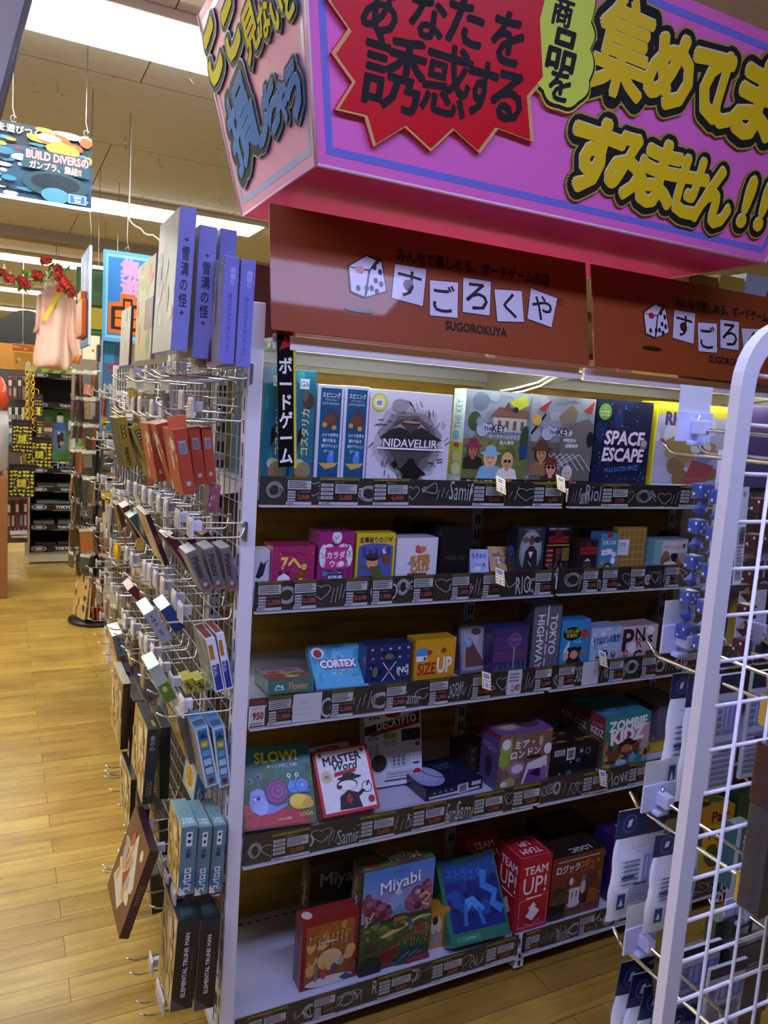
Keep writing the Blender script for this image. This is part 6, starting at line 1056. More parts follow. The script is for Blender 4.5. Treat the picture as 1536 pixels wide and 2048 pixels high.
# clear packs seen through the wires
def clearpack(label, tl, tr, bl, y, col):
    a, b, c = onY(tl, y), onY(tr, y), onY(bl, y); U = (b-a); w = U.length; U.normalize(); W = a-c; W -= U*W.dot(U); h = W.length; W.normalize()
    m = MB(); m.box((0, 0, 0), (w, .006, h), mat('b4b8c8', .25, 0, .5), .002); A = Art(m, (0, 0, 0), X_, Z_, w, h); A.R(0, .85, 1, 1, col); A.R(.3, .5, .95, .78, '7480b4'); [A.R(.36+.18*i, .54, .46+.18*i, .76, '98a4cc') for i in range(3)]; tx(A, .05, .06, .95, .45, 8, '7c8094'); A.R(.3, .36, .7, .4, '3a3c48'); tx(A, .03, .5, .26, .8, 5, '6a74a0')
    return tag(m.build('sleeve_pack', M=axes(U, W, c)), label, 'card sleeve pack', 'printed packs behind the wires')
clearpack('printed clear pack seen through the wires right of the rack post', (1440, 1352), (1492, 1345), (1412, 1590), -1.03, '1c2038')
clearpack('printed clear pack at the right edge seen through the wires', (1503, 1345), (1560, 1338), (1478, 1560), -1.03, '14182c')
clearpack('dark topped printed pack low behind the rack wires', (1362, 1905), (1440, 1880), (1345, 2060), -1.0, '15161c')
clearpack('printed pack with dark header low behind the wires, further right', (1425, 1940), (1500, 1915), (1400, 2080), -1.03, '15162a')
# blue dice tube packs
def dice_pack(label, p, y, n, col, w=.034):
    q = onY(p, y); e = empty('dice_pack', q, label, 'dice pack', 'dice packs on the rack')
    m = MB(); H = .023*n+.012; m.box((-w/2, -.014, -H), (w/2, .014, 0), CLEAR, .003); m.build('clear_tube', e, local=True)
    for i in range(n):
        d = MB(); z = -.016-.023*i; r = .0092
        if i % 2 == 0: d.box((-r, -r, z-r), (r, r, z+r), mat(col, .3, 0, .4), .0025)
        else:
            P = [(0, 0, z+r*1.25), (0, 0, z-r*1.25)]+[(r*1.15*math.cos(k*1.2566), r*1.15*math.sin(k*1.2566), z+(.002 if k % 2 else -.002)) for k in range(5)]
            d.add(P, [(0, 2+k, 2+(k+1) % 5) for k in range(5)]+[(1, 2+(k+1) % 5, 2+k) for k in range(5)], mat(col, .3, 0, .4))
        A = Art(d, (-r, -r, z-r), X_, Z_, 2*r, 2*r, .0003)
        if i % 2 == 0:
            for u, v in ((.25, .25), (.5, .5), (.75, .75), (.25, .75), (.75, .25))[:2+i % 4]: A.E(u, v, .1, None, 'e8ecf6', 10)
        else: A.T(str(3+i), .5, .5, .4, 'e8ecf6', w=.4)
        A = Art(d, (-r, r, z-r), -Y_, Z_, 2*r, 2*r, .0003)
        if i % 2 == 0: [A.E(u, v, .1, None, 'e8ecf6', 10) for u, v in ((.25, .25), (.75, .75))]
        d.build('die', e, local=True)
    return e
dice_pack('clear tube of blue dice hanging left of the white hang card', (1408, 956), -.965, 9, '2b4fae')
dice_pack('clear tube of blue dice tucked between hang card and rack post', (1445, 968), -1.0, 9, '2b4fae')
dice_pack('clear tube of dark red dice behind the wires at right', (1524, 985), -1.0, 9, '571a20', .04)
def hangcard(label, tl, tr, bl, y, texts, bc):
    a, b, c = onY(tl, y), onY(tr, y), onY(bl, y); U = (b-a); w = U.length; U.normalize(); W = a-c; W -= U*W.dot(U); h = W.length; W.normalize(); m = MB(); m.box((0, 0, 0), (w, .0008, h), mat('dde0ea', .35)); A = Art(m, (0, 0, 0), X_, Z_, w, h)
    A.E(.5, .93, .2, .03, '8a94b8')
    for t, y_, hh in texts: A.T(t, .5, y_, hh, '2a3a7a', w=.8, b=.02)
    tx(A, .1, .05, .9, .55, 14, '8a90a8')
    if bc: A.R(.15, .4, .85, .62, 'e8eaf0'); [A.R(.2, .41+.012*i, .8, .416+.012*i+(.003 if i % 3 else 0), '22242c') for i in range(16)]
    return tag(m.build('hang_card', M=axes(U, W, c)), label, 'card', 'white hang cards')
hangcard('white hang card printed in blue between two blue dice tubes', (1422, 900), (1450, 900), (1412, 1168), -.985, (('Metal', .74, .03), ('Dice', .69, .04)), False)
hangcard('long white barcode card behind the first wires right of the post', (1482, 975), (1499, 974), (1465, 1170), -1.02, (('93', .14, .06),), True)
# dark box on the viewer's side of the rack and dark packs low on the right
y = RY-.035; a, b, c = onY((1515, 1640), y+.03), onY((1600, 1640), y+.03), onY((1471, 1808), y+.03); W = (a-c); h = W.length; W.normalize()
e = empty('game_box', c, 'dark gray wrapped box with maroon lid hung on near side of the wires', 'board game')
m = MB(); m.box((c.x, y, c.z), (c.x+.13, y+.03, c.z+.13), mat('33333d', .2, 0, .6), .002); A = Art(m, (c.x, y, c.z), X_, Z_, .13, .13); A.C(.42, .45, .16, .02, '5c5c6a'); A.L([(.3, .5), (.42, .62), (.55, .45), (.45, .3)], .015, '5c5c6a'); m.build('body', e)
m = MB(); m.box((c.x-.001, y-.001, c.z+.13), (c.x+.131, y+.031, c.z+.2), mat('3a1520', .25, 0, .5), .002); A = Art(m, (c.x, y-.001, c.z+.13), X_, Z_, .13, .07); A.T('WARGAME', .4, .3, .12, '8a7480', w=.5); m.build('lid', e)
def sidepack(label, tl, tr, bl, y, col, fn=None):
    a, b, c = onY(tl, y), onY(tr, y), onY(bl, y); game_box(label, Matrix.Translation((c.x, y, c.z)), max(.02, (b-a).x), .02, a.z-c.z, col, fn, name='game_box')
sidepack('teal and white pack behind the wires above the holder', (1470, 1655), (1500, 1650), (1458, 1780), -1.0, '1f5a66', lambda A: (A.R(0, 0, .3, 1, 'c0c8cc'), A.T('cute', .65, .7, .3, 'e0e8e8', rot=90, w=.4, b=.02), A.R(.45, .1, .85, .4, 'c8ccd0')))
sidepack('dark green pack with bright emblem low behind the wires', (1424, 1850), (1500, 1826), (1420, 1950), -.96, '12302e', lambda A: (blobs(A, 3, ['1c4a34', '0f2426', '2a6a3a'], 8, (.1, .05, .9, .7)), A.E(.25, .18, .12, .08, 'c8c43a'), A.R(.6, .6, .9, .75, 'b8b8b8')))
sidepack('black pack at lower right corner behind the wires', (1470, 1900), (1560, 1872), (1440, 2060), -1.01, '15171c', lambda A: tx(A, .4, .6, .8, .75, 3, '8a8a92'))
sidepack('black printed pack under the lower holder behind the wires', (1336, 1925), (1430, 1898), (1322, 2010), -.99, '121216', lambda A: (A.T('ミニサイズ', .5, .75, .18, 'd0d0d4', w=.8, b=.02), tx(A, .1, .1, .9, .55, 5, '8a8c98')))
sidepack('wide black pack behind the lower wires right of the green emblem', (1500, 1870), (1590, 1845), (1488, 2000), -.97, '101418', lambda A: (A.R(.1, .6, .6, .66, '3a4a3a'), A.R(.1, .5, .4, .54, '8a8a8a')))
sidepack('black pack with teal edge below the dark gray wrapped box', (1440, 1985), (1530, 1958), (1425, 2120), -.96, '10161a', lambda A: (A.R(0, 0, .12, 1, '1f5a66'), tx(A, .3, .5, .9, .8, 4, '6a7078')))
# ------------------------------------------------------------------ hanging boards and the shop behind
def plate(name, label, p, y, t, col, art=None, cat='sign', wire=None, edge=None, group=None, pts=None):
    """upright board on the plane y, p = photo corners TL, TR, BR, BL"""
    q = [onY(c, y) for c in p]; x0, x1 = (q[0].x+q[3].x)/2, (q[1].x+q[2].x)/2; z0, z1 = (q[2].z+q[3].z)/2, (q[0].z+q[1].z)/2
    e = empty(name, ((x0+x1)/2, y, z0), label, cat, group); m = MB(); m.box((x0, y, z0), (x1, y+t, z1), mat(col, .35, 0, .3), min(.004, t*.4), {'-x': mat(edge, .4), '+x': mat(edge, .4), '+z': mat(edge, .4)} if edge else None)
    if art: art(Art(m, (x0, y, z0), X_, Z_, x1-x0, z1-z0, .0006))
    m.build('board', e)
    for wx in wire or ():
        x = x0+(x1-x0)*wx; m = MB(); m.tube([(x, y+t/2, z1-.004), (x+.004, y+t/2, z1+.02), (x-.003, y+t/2, z1+.05), (x, y+t/2, CEIL)], .0018, STEEL, 5); m.tube([(x+.01*math.cos(k), y+t/2, z1+.012+.012*math.sin(k)) for k in [i*.7 for i in range(9)]], .0014, STEEL, 5); m.build('hanging_wire', e)
    return e, (x0, x1, z0, z1)
def poster(A):
    A.R(0, 0, 1, 1, '2a4a6a'); A.R(0, .72, 1, 1, '20303c'); blobs(A, 3, ['16202c', '3a7aa0', 'e0e4e8', '1c2a3a', '4a9ab8', 'd8a83a', 'a8b4c0', '7a2a2a', '2f6a8a', 'c8ccd4', '101418'], 150, (.02, .06, .98, .85), (.015, .06)); blobs(A, 8, ['e0b83a', 'c8502a', 'e8e4d8'], 14, (.7, .65, .98, .98), (.04, .1)); A.E(.82, .28, .16, .17, '2a4a5a'); A.E(.82, .3, .12, .12, '1c2c3a'); A.E(.82, .14, .07, .1, '4a8aa8')
    A.R(0, 0, 1, .05, 'd4dce4'); A.T('を遊びつくせ!!', .68, .91, .1, 'f0f0f0', w=.32, b=.02, oc='202020', ow=.03); A.P([(.66, .45), (.99, .43), (.985, .7), (.67, .71)], '27485e'); A.T('BUILD DiVERSの', .83, .63, .11, 'e8e4e4', w=.3, b=.02, oc='a82020', ow=.05); A.T('ガンプラ、集結!!', .82, .5, .1, 'f0ecec', w=.25, b=.02, oc='701818', ow=.05)
    A.R(.88, .07, .975, .2, '2f6fb8'); A.R(.885, .077, .97, .193, 'f0f4f8'); A.R(.89, .083, .965, .187, '2f6fb8'); A.T('BAN\nDAI', .928, .135, .08, 'f4f6fa', w=.06, b=.03)
plate('hanging_poster', 'colourful hanging poster with robots and white lettering at upper left', ((-260, 225), (187, 241), (182, 405), (-260, 375)), 1.6, .004, '2a3a4a', poster, 'poster', (.62, .97))
def blue(A):
    A.R(0, 0, 1, 1, '63b4ea'); A.R(.06, .04, .94, .96, '90d8f4'); A.R(.1, .07, .9, .93, '2f86dc'); A.T('集\n遊', .56, .72, .4, 'e8a0dc', w=.5, b=.05, sp=.95)
    A.P([(.12, .1), (.9, .08), (.9, .46), (.68, .47), (.68, .54), (.36, .54), (.36, .45), (.12, .43)], 'e8701c'); A.P([(.18, .14), (.84, .13), (.84, .42), (.62, .43), (.62, .49), (.42, .49), (.42, .4), (.18, .39)], '2a140c'); A.P([(.26, .17), (.8, .17), (.8, .38), (.58, .39), (.58, .46), (.46, .46), (.46, .36), (.26, .35)], 'f07c22'); A.R(.26, .26, .8, .275, '2a140c'); A.R(.48, .17, .5, .36, '2a140c')
e, bx = plate('hanging_board', 'blue hanging board facing us with pink characters and an orange foam shape', ((205, 497), (302, 512), (300, 690), (206, 681)), 2.2, .012, '4aa0dc', blue, 'sign', (.5,), '7ac4ec')
# its twin seen almost edge-on
qa, qb = onY((176, 489), 2.0), onY((176, 690), 2.0); e = empty('hanging_board', (qa.x, 2.1, qb.z), 'blue hanging board seen almost edge-on with orange foam pieces', 'sign')
m = MB(); x = qa.x+.012; m.box((x-.006, 2.0, qb.z), (x+.006, 2.36, qa.z), mat('4a9ae0', .35, 0, .3), .003, {'-y': mat('e0ecf2', .4)}); A = Art(m, (x-.006, 2.36, qb.z), -Y_, Z_, .36, qa.z-qb.z); A.R(.06, .05, .94, .95, '7fb0f0'); A.R(.1, .08, .9, .92, '3f7fe0'); A.T('集\n遊', .5, .7, .38, 'd8b0e8', w=.5, b=.05); m.build('board', e)
m = MB(); m.box((x-.03, 2.04, qb.z+.04), (x-.007, 2.32, qb.z+.2), mat('e8701c', .4), .004); m.box((x-.03, 2.1, qb.z+.2), (x-.007, 2.26, qb.z+.24), mat('e8701c', .4), .004); m.build('foam_shape', e)
m = MB(); m.tube([(x, 2.02, qa.z), (x+.004, 2.02, qa.z+.06), (x-.004, 2.02, qa.z+.14), (x, 2.02, CEIL)], .0018, STEEL, 5); m.build('hanging_wire', e)
def green(A): A.R(0, 0, 1, 1, '2a5a2a'); A.R(.06, .04, .94, .96, '5a8a4a'); A.R(.1, .06, .9, .94, '2f6a2f'); [A.E(.4+.12*i, .78, .1, .12, '225a26') for i in range(4)]; A.T('遊\n楽', .55, .76, .3, '16301a', b=.04); A.R(.14, .08, .9, .46, '1a1c14'); A.R(.16, .1, .9, .42, 'c8b41e'); A.R(.5, .24, .6, .3, '1a1c14')
plate('hanging_board', 'green and yellow hanging board behind the two blue boards', ((152, 531), (262, 548), (262, 682), (152, 664)), 3.2, .012, '2f5a2c', green, 'sign', (.4,), '3a6a34')
m = MB(); q = [onY(p, .35) for p in ((68, -40), (-6, 238))]; m.add([q[0], q[1], q[1]+V3((-.9, 0, 0)), q[0]+V3((-.9, 0, 0))]+[p+V3((0, .02, 0)) for p in (q[0], q[1], q[1]+V3((-.9, 0, 0)), q[0]+V3((-.9, 0, 0)))], [(3, 2, 1, 0), (4, 5, 6, 7), (0, 1, 5, 4), (1, 2, 6, 5), (2, 3, 7, 6), (3, 0, 4, 7)], mat('c8c6c8', .4)); m.tube([q[0], q[1]], .008, mat('8a8a90', .4), 6)
m.tube([q[0]+V3((-.4, .01, 0)), V3((q[0].x-.4, .36, CEIL))], .003, STEEL, 5); tag(m.build('hanging_sign_board'), 'plain light gray board with slanted edge in the top left corner', 'sign')
# white loop of ribbon wire from the ceiling and small ceiling hooks
tag(MB().tube([V3((onY((258, 438), 2.3).x, 2.3, CEIL))]+[onY(p, 2.3) for p in ((258, 438), (264, 447), (272, 453), (282, 458), (288, 466), (296, 470), (306, 470), (316, 478), (322, 484))], .0045, mat('ecebe4', .4), 6).build('ribbon_wire'), 'thick white wire dangling above the blue hanging board', 'wire')
for i, p in enumerate(((115, 180), (380, 152), (249, 280), (251, 297), (318, 325), (375, 395), (438, 402), (455, 425), (110, 408), (285, 398))):
    q = onZ(p, CEIL-.02); m = MB(); m.tube([(q.x, q.y, CEIL), (q.x, q.y, CEIL-.03), (q.x+.012, q.y, CEIL-.045), (q.x+.02, q.y, CEIL-.035)], .0022, STEEL, 5); tag(m.build('ceiling_hook'), 'small bare metal hook screwed into the speckled ceiling', 'hook', 'ceiling hooks')
# far gondola with black logo rails
GY = 6.15; XL, XR = -.27, .43; zz = lambda y_: onY((130, y_), GY).z
e = e_g = empty('display_gondola', ((XL+XR)/2, GY+.2, 0), 'cream metal gondola with black logo rails standing at the end of the aisle', 'shelving'); CR = mat('d2cdb4', .45)
for x in (XL, XR): MB().box((x-.022, GY, 0), (x+.022, GY+.05, 1.86), CR, .004).build('post', e)
MB().box((XL, GY+.42, 0), (XR, GY+.44, 1.84), mat('2a2a2a', .6)).build('back_panel', e); MB().box((XL-.02, GY+.05, .1), (XL-.01, GY+.44, 1.8), CR).build('side_panel', e)
MB().box((XL, GY+.01, 0.01), (XR, GY+.03, .125), CR, .004).build('kick_plate', e)
m = MB(); m.box((XL+.02, GY-.005, zz(749)), (XR-.02, GY+.015, zz(737)), mat('b8d86a', .4)); A = Art(m, (XL+.02, GY-.005, zz(749)), X_, Z_, XR-XL-.04, zz(737)-zz(749)); [A.P([(x, .2), (x+.06, .9), (x+.1, .3), (x+.04, .05)], '5a9a3a') for x in (.05, .2, .36, .55, .7, .86)]; m.build('camouflage_strip', e)
RL = [(759, 748), (818, 806), (947, 937), (984, 974), (1021, 1007), (1060, 1048), (1103, 1089)]
for i, (b, t) in enumerate(RL):
    z0, z1 = zz(b), zz(t); m = MB(); m.box((XL+.02, GY, z0), (XR-.02, GY+.4, z0+.012), mat('242426', .5)); m.build('shelf_board', e)
    m = MB(); m.box((XL+.02, GY-.012, z0), (XR-.02, GY-.004, z1), mat('1c1c20', .4)); A = Art(m, (XL+.02, GY-.012, z0), X_, Z_, XR-XL-.04, z1-z0); A.E(.12, .5, .1, .36, 'd0d4dc'); A.E(.12, .5, .085, .28, '2a3a6a'); A.E(.12, .5, .05, .18, 'd0d4dc'); A.T('TOKYO  MARUI', .55, .5, .42, 'e8e8ec', w=.62, b=.04); A.R(.3, .0, .95, .06, 'b8b4ac'); m.build('logo_rail', e)
m = MB(); m.box((XL+.1, GY+.3, zz(935)), (XR-.02, GY+.31, zz(822)), mat('8ad06a', .4)); A = Art(m, (XL+.1, GY+.3, zz(935)), X_, Z_, XR-XL-.12, zz(822)-zz(935)); [A.P([(x, y), (x+.09, y+.1), (x+.15, y+.02), (x+.06, y-.05)], '3a8a3a') for x, y in ((.2, .8), (.45, .9), (.7, .8), (.3, .6), (.6, .62), (.8, .55))]; m.build('camouflage_panel', e)
rg = random.Random(4)
for i, (b, t) in enumerate(RL):
    z0 = zz(b)+.013
    for k in range(3 if i != 2 else 2):
        x = XL+.05+.2*k+rg.uniform(0, .03); w_ = .18; h_ = rg.uniform(.05, .1) if i != 1 else .04; c = rg.choice(['1a1a1e', '2a2a30', '6a6a70', '3a3634'])
        game_box('long black boxed model, '+ORD[k]+' from left on the '+['top', 'second', 'third', 'fourth', 'fifth', 'sixth', 'lowest'][i]+' shelf of the far gondola', Matrix.Translation((x, GY+.01, z0)), w_, .3, h_, c, lambda A: (A.R(.1, .3, .8, .6, rg.choice(['8a8a90', '5a2a2a', 'b0aca4'])), A.R(.2, .4, .5, .5, '1a1a1e')), name='model_box', cat='box', group='boxes on the far gondola')
def blister(A): A.R(0, 0, 1, 1, '4a6a9a'); A.R(0, .75, 1, 1, '3a5aa8'); A.R(.1, .1, .9, .74, '5a7498'); A.R(.25, .3, .8, .66, '22242a'); A.R(.35, .12, .6, .4, '2a2c34'); A.R(.5, .2, .62, .36, 'c8842c'); A.E(.7, .3, .12, .06, 'c88a3a'); A.R(.3, .6, .5, .7, 'b8bcc8')
plate('blister_card', 'blue blister card with black toy in front of the far green camouflage panel', ((108, 845), (133, 847), (131, 903), (107, 903)), GY-.06, .02, '4a6a9a', blister, 'toy pack')
plate('blister_card', 'dull gray blister card beside the blue one on the far gondola', ((86, 845), (107, 847), (106, 903), (86, 903)), GY-.05, .02, '5a5c64', lambda A: (A.R(0, .85, 1, 1, '7a2a2a'), A.E(.4, .4, .3, .2, '2a2c30'), A.R(.1, .7, .9, .83, 'c0b8a8')), 'toy pack')
for i, (x, yb, yt) in enumerate(((120, 846, 826), (143, 862, 836), (143, 902, 862))):
    q, t = onY((x, yb), GY+.12), onY((x, yt), GY+.12); H = t.z-q.z; e = empty('bottle', q, ['white bottle with black cap on the far shelf, left', 'white bottle with black cap on the far shelf, right', 'larger white bottle standing on the lower far shelf'][i], 'bottle', 'white bottles on the far gondola'); MB().lathe([(.03, 0), (.032, .01), (.032, H*.7), (.018, H*.82)], mat('dfe3df', .3), 12, q).build('body', e); MB().lathe([(.02, H*.8), (.02, H)], mat('1c1c20', .4), 12, q).build('cap', e)
for i in range(3):
    q = onY((104+15*i, 931), GY+.01); game_box('small white box, '+ORD[i]+' from left on the third far shelf', Matrix.Translation((q.x, q.y, zz(937)+.0)), .055, .05, .06, 'd8d4c4', lambda A: A.E(.5, .5, .3, .2, '3a6ab0'), name='small_box', cat='box', group='small white boxes far away')
# pegboard packs on the left side of the far gondola
def packs(px0, px1, py, h, y, cols, label, grp, n):
    for i in range(n):
        q = onY((px0+(px1-px0)*i/n, py), y); w_ = (onY((px1, py), y).x-onY((px0, py), y).x)/n; hh = q.z-onY((px0, py+h), y).z; m = MB(); m.box((q.x, y+.01*i, q.z-hh), (q.x+w_*.9, y+.01*i+.02, q.z), mat(cols[i % len(cols)], .3, 0, .4), .003); A = Art(m, (q.x, y+.01*i, q.z-hh), X_, Z_, w_*.9, hh); A.R(.15, .6, .85, .85, ('d8d4d0', '2a2a30')[i % 2]); A.R(.2, .15, .8, .5, ('8a8a8a', 'b8b0a0', '4a4a50')[i % 3]); peg = MB(); peg.tube([(q.x+w_*.45, y+.01*i+.015, q.z-.01), (q.x+w_*.45, 6.035, q.z-.01)], .004, STEEL, 5); peg.build('peg', e_g); tag(m.build('hanging_pack'), label+', '+ORD[i]+' from left', 'pack', grp)
packs(16, 54, 753, 45, 5.9, ['8a2a4a', '6a5a4a', '5a3a4a', '8a7a5a'], 'maroon hanging pack behind the yellow chain', 'packs beside the far gondola, upper', 4)
packs(17, 50, 815, 28, 5.9, ['d8d8dc', '2a2a34', 'e0e0e0', '24242c', 'd0d0d8'], 'black and white pack under the maroon packs', 'packs beside the far gondola, middle', 5)
packs(14, 56, 1000, 62, 5.8, ['6a1420', '4a1c22', '8a2430', '3a1a3a'], 'dark red pack below the heart-patterned bags', 'packs beside the far gondola, lower', 5)
packs(14, 42, 850, 40, 5.95, ['3a7ab0', '6ab0d8', '1c1c24'], 'blue pack beside the upper heart-patterned bag', 'blue packs beside the far gondola', 2)
for i, y_ in enumerate((1068, 1074)):
    a, b = onY((20+3*i, y_), 5.75), onY((55, y_), 5.75); m = MB(); m.box((a.x, 5.75, a.z-.008), (b.x, 6.1, a.z+.008), WHITE, .002); tag(m.build('wire_shelf'), ['upper', 'lower'][i]+' white bar low at the left side of the far gondola', 'shelf')
for x0, x1, yt, yb, y, c, lb in ((0, 16, 940, 1080, 7.2, '5a1c24', 'dim red stocked shelf at the far left edge'), (0, 12, 1000, 1068, 7.8, 'b8ac94', 'beige cabinet at far left floor')):
    a, b = onY((-160, yt), y), onY((x1, yb), y); m = MB(); m.box((a.x, y, 0), (b.x, y+.5, a.z), mat(c, .5), .01); A = Art(m, (a.x, y, 0), X_, Z_, b.x-a.x, a.z); blobs(A, 3, ['8a2430', 'c8c0b8', '3a2a30', 'a88a4a'], 40, (.1, .05, .98, .95), (.02, .05)); tag(m.build('stocked_shelf'), lb, 'shelving')
q0, q1 = onY((-20, 735), 6.03), onY((58, 1085), 6.03)
MB().box((q0.x, 6.03, q1.z), (XL, 6.05, q0.z), mat('5a5450', .6)).build('side_pegboard', e_g)
# yellow plastic chain with heart-patterned bags
YC = mat('d8a818', .35, 0, .3); m = MB(); k = 0
for x, ya, yb in ((54, 745, 858), (66, 748, 860), (51, 905, 935)):
    a, b = onY((x, ya), 5.55), onY((x, yb), 5.55); n = int((a.z-b.z)/.034)
    for i in range(n):
        c = a+(b-a)*(i/n); R_ = Matrix.Rotation(math.pi/2*(i % 2)+.4, 4, 'Z'); m.tube([c+R_ @ V3((.014*math.cos(t), 0, .023*math.sin(t))) for t in [j*.7854 for j in range(8)]], .005, YC, 5, True)
m.tube([onY((54, 745), 5.55)+V3((0, 0, .02)), onY((66, 748), 5.55)+V3((0, 0, .02))], .006, YC, 6)
tag(m.build('yellow_chain'), 'yellow plastic chain hanging in front of the far cream post', 'chain')
def hearts(A):
    r = random.Random(6); A.R(0, 0, 1, 1, '2a1c20')
    for i in range(6):
        for j in range(7):
            x, y, s_ = (i+.5)/6+r.uniform(-.03, .03), (j+.5)/7.4+r.uniform(-.02, .02), r.uniform(.055, .085); A.P([(x+s_*math.sin(t)**3, min(.97, y+s_*A.w/A.h*(.8*math.cos(t)-.3*math.cos(2*t)-.1*math.cos(3*t)))) for t in [k*.52 for k in range(12)]][::-1], 'd8d03a')
    A.E(.5, .48, .3, None, '2a1c24'); A.C(.5, .48, .3, .015, 'd8d03a', 24); A.T('謎', .5, .48, .3, 'd8d03a', w=.42, b=.03)
for i, (p, y, lb) in enumerate(((((25, 846), (66, 850), (62, 906), (24, 905)), 5.3, 'yellow heart-patterned bag, upper one facing us'), (((50, 880), (101, 884), (100, 934), (53, 934)), 5.45, 'yellow heart-patterned bag behind the upper facing one'), (((21, 935), (73, 938), (69, 996), (17, 994)), 5.25, 'yellow heart-patterned bag, lowest of the chain'), (((66, 794), (84, 796), (88, 846), (68, 846)), 5.5, 'yellow heart-patterned bag nearest the far shelf, top'), (((70, 838), (85, 840), (88, 880), (72, 880)), 5.48, 'yellow heart-patterned bag half hidden in the middle'))):
    q = [onY(c, y) for c in p]; w_, h_ = abs(q[1].x-q[0].x), q[0].z-q[3].z; e = empty('gift_bag', q[3], lb, 'bag', 'heart-patterned bags on the chain'); m = MB(); m.box((q[3].x, y, q[3].z), (q[3].x+w_, y+.03, q[0].z), mat('2a1c20', .4), .008); hearts(Art(m, (q[3].x+.003, y, q[3].z+.004), X_, Z_, w_-.006, h_-.008, .0006)); m.build('bag_body', e); m = MB(); m.box((q[3].x+w_*.02, y+.008, q[0].z), (q[3].x+w_*.98, y+.016, q[0].z+.03), mat('241a1e', .4)); m.build('bag_header', e); m = MB(); m.tube([(q[3].x+w_*.5, y+.012, q[0].z+.028), (q[3].x+w_*.5, 5.55, q[0].z+.06), (onY((60, 800), 5.55).x, 5.55, q[0].z+.09)], .004, YC, 5); m.build('hang_cord', e)
# pale pink jacket on a hanger, rose garland
JY = 5.5; J = mat('f0c8bc', .6, 0, 0, .15); J2 = mat('e8a884', .6)
def ring(px_l, px_r, py, dep): a, b = onY((px_l, py), JY), onY((px_r, py), JY); return ((a+b)/2, (b.x-a.x)/2, dep)
e = empty('jacket', onY((112, 735), JY), 'pale pink long jacket on a hanger with yellow strap above the far gondola', 'clothes')
def loft(rings, m_, seed=0, n=36):
    m = MB(); r = random.Random(seed); vs = []
    for j, (c, rx, ry) in enumerate(rings): vs += [c+V3((rx*math.cos(t)*(1+.05*math.sin(5*t+seed)), ry*math.sin(t)*(1+.3*math.sin(5*t+j*.6+seed)+.15*math.sin(9*t+j*1.3)), .012*math.sin(3*t+j))) for t in [2*math.pi*i/n for i in range(n)]]
    fs = [(j*n+i, j*n+(i+1) % n, (j+1)*n+(i+1) % n, (j+1)*n+i) for j in range(len(rings)-1) for i in range(n)]; fs += [tuple(range(n-1, -1, -1)), tuple(range((len(rings)-1)*n, len(rings)*n))]; return m.add(vs, fs, m_, True)
loft([ring(95, 118, 576, .04), ring(83, 132, 584, .07), ring(76, 140, 598, .09), ring(76, 138, 640, .1), ring(73, 137, 680, .11), ring(68, 141, 715, .12), ring(67, 143, 730, .11), ring(72, 141, 737, .09)], J).build('body', e)
loft([ring(134, 148, 590, .05), ring(136, 154, 620, .06), ring(134, 155, 650, .06), ring(136, 161, 685, .06), ring(143, 166, 708, .06), ring(145, 164, 716, .05)], J, 3).build('sleeve', e)
loft([ring(144, 165, 712, .055), ring(144, 161, 722, .05), ring(147, 158, 726, .03)], mat('e89a34', .6), 2).build('cuff_lining', e)
loft([ring(74, 86, 592, .05), ring(72, 84, 620, .05), ring(71, 81, 650, .05), ring(66, 76, 664, .04)], J, 4).build('sleeve', e)
loft([ring(90, 106, 568, .06), ring(88, 104, 574, .06), ring(95, 118, 580, .04)], mat('f4e6e2', .6), 1).build('collar', e)
m = MB(); a = onY((121, 583), JY-.11); b = onY((87, 641), JY-.14); m.sweep([a, (a+b)/2+V3((0, -.01, 0)), b], (.035, .006), mat('e8c81e', .45), (0, 1, 0)); m.build('strap', e)
m = MB(); q = onY((112, 574), JY); m.tube([q+V3((-.12, 0, -.05)), q+V3((0, 0, .0)), q+V3((.12, 0, -.06))], .006, STEEL, 6); m.tube([q, (q.x, JY, CEIL)], .003, STEEL, 5); m.build('hanger', e)
e = empty('rose_garland', onY((80, 555), 5.2), 'red rose garland with green leaves draped above the pink jacket', 'garland')
vine = [(-30, 520), (5, 540), (20, 556), (40, 560), (58, 566), (66, 548), (76, 543), (98, 556), (105, 545), (115, 540), (126, 560), (134, 575), (148, 590)]; VQ = [onY(p, 5.2) for p in vine]
MB().tube(VQ, .008, mat('4a6a2a', .6), 5).build('vine', e)
rg = random.Random(8); m = MB()
for i in range(70):
    j = rg.randrange(len(VQ)-1); c = VQ[j].lerp(VQ[j+1], rg.random())+V3((rg.uniform(-.05, .05), rg.uniform(-.05, .05), rg.uniform(-.06, .05))); R_ = Matrix.Rotation(rg.uniform(0, 6.28), 4, 'Z') @ Matrix.Rotation(rg.uniform(-1, 1), 4, 'X') @ Matrix.Rotation(rg.uniform(-1, 1), 4, 'Y')
    m.add([c+R_ @ V3(p) for p in ((0, 0, -.05), (.022, .006, -.01), (.0, .012, .0), (0, -.004, .05), (-.022, .006, -.005))], [(0, 1, 2), (1, 3, 2), (3, 4, 2), (4, 0, 2)], rg.choice([mat('8ab03a', .5), mat('5a8a34', .5), mat('d8e0c8', .5)]))
m.build('leaves', e)
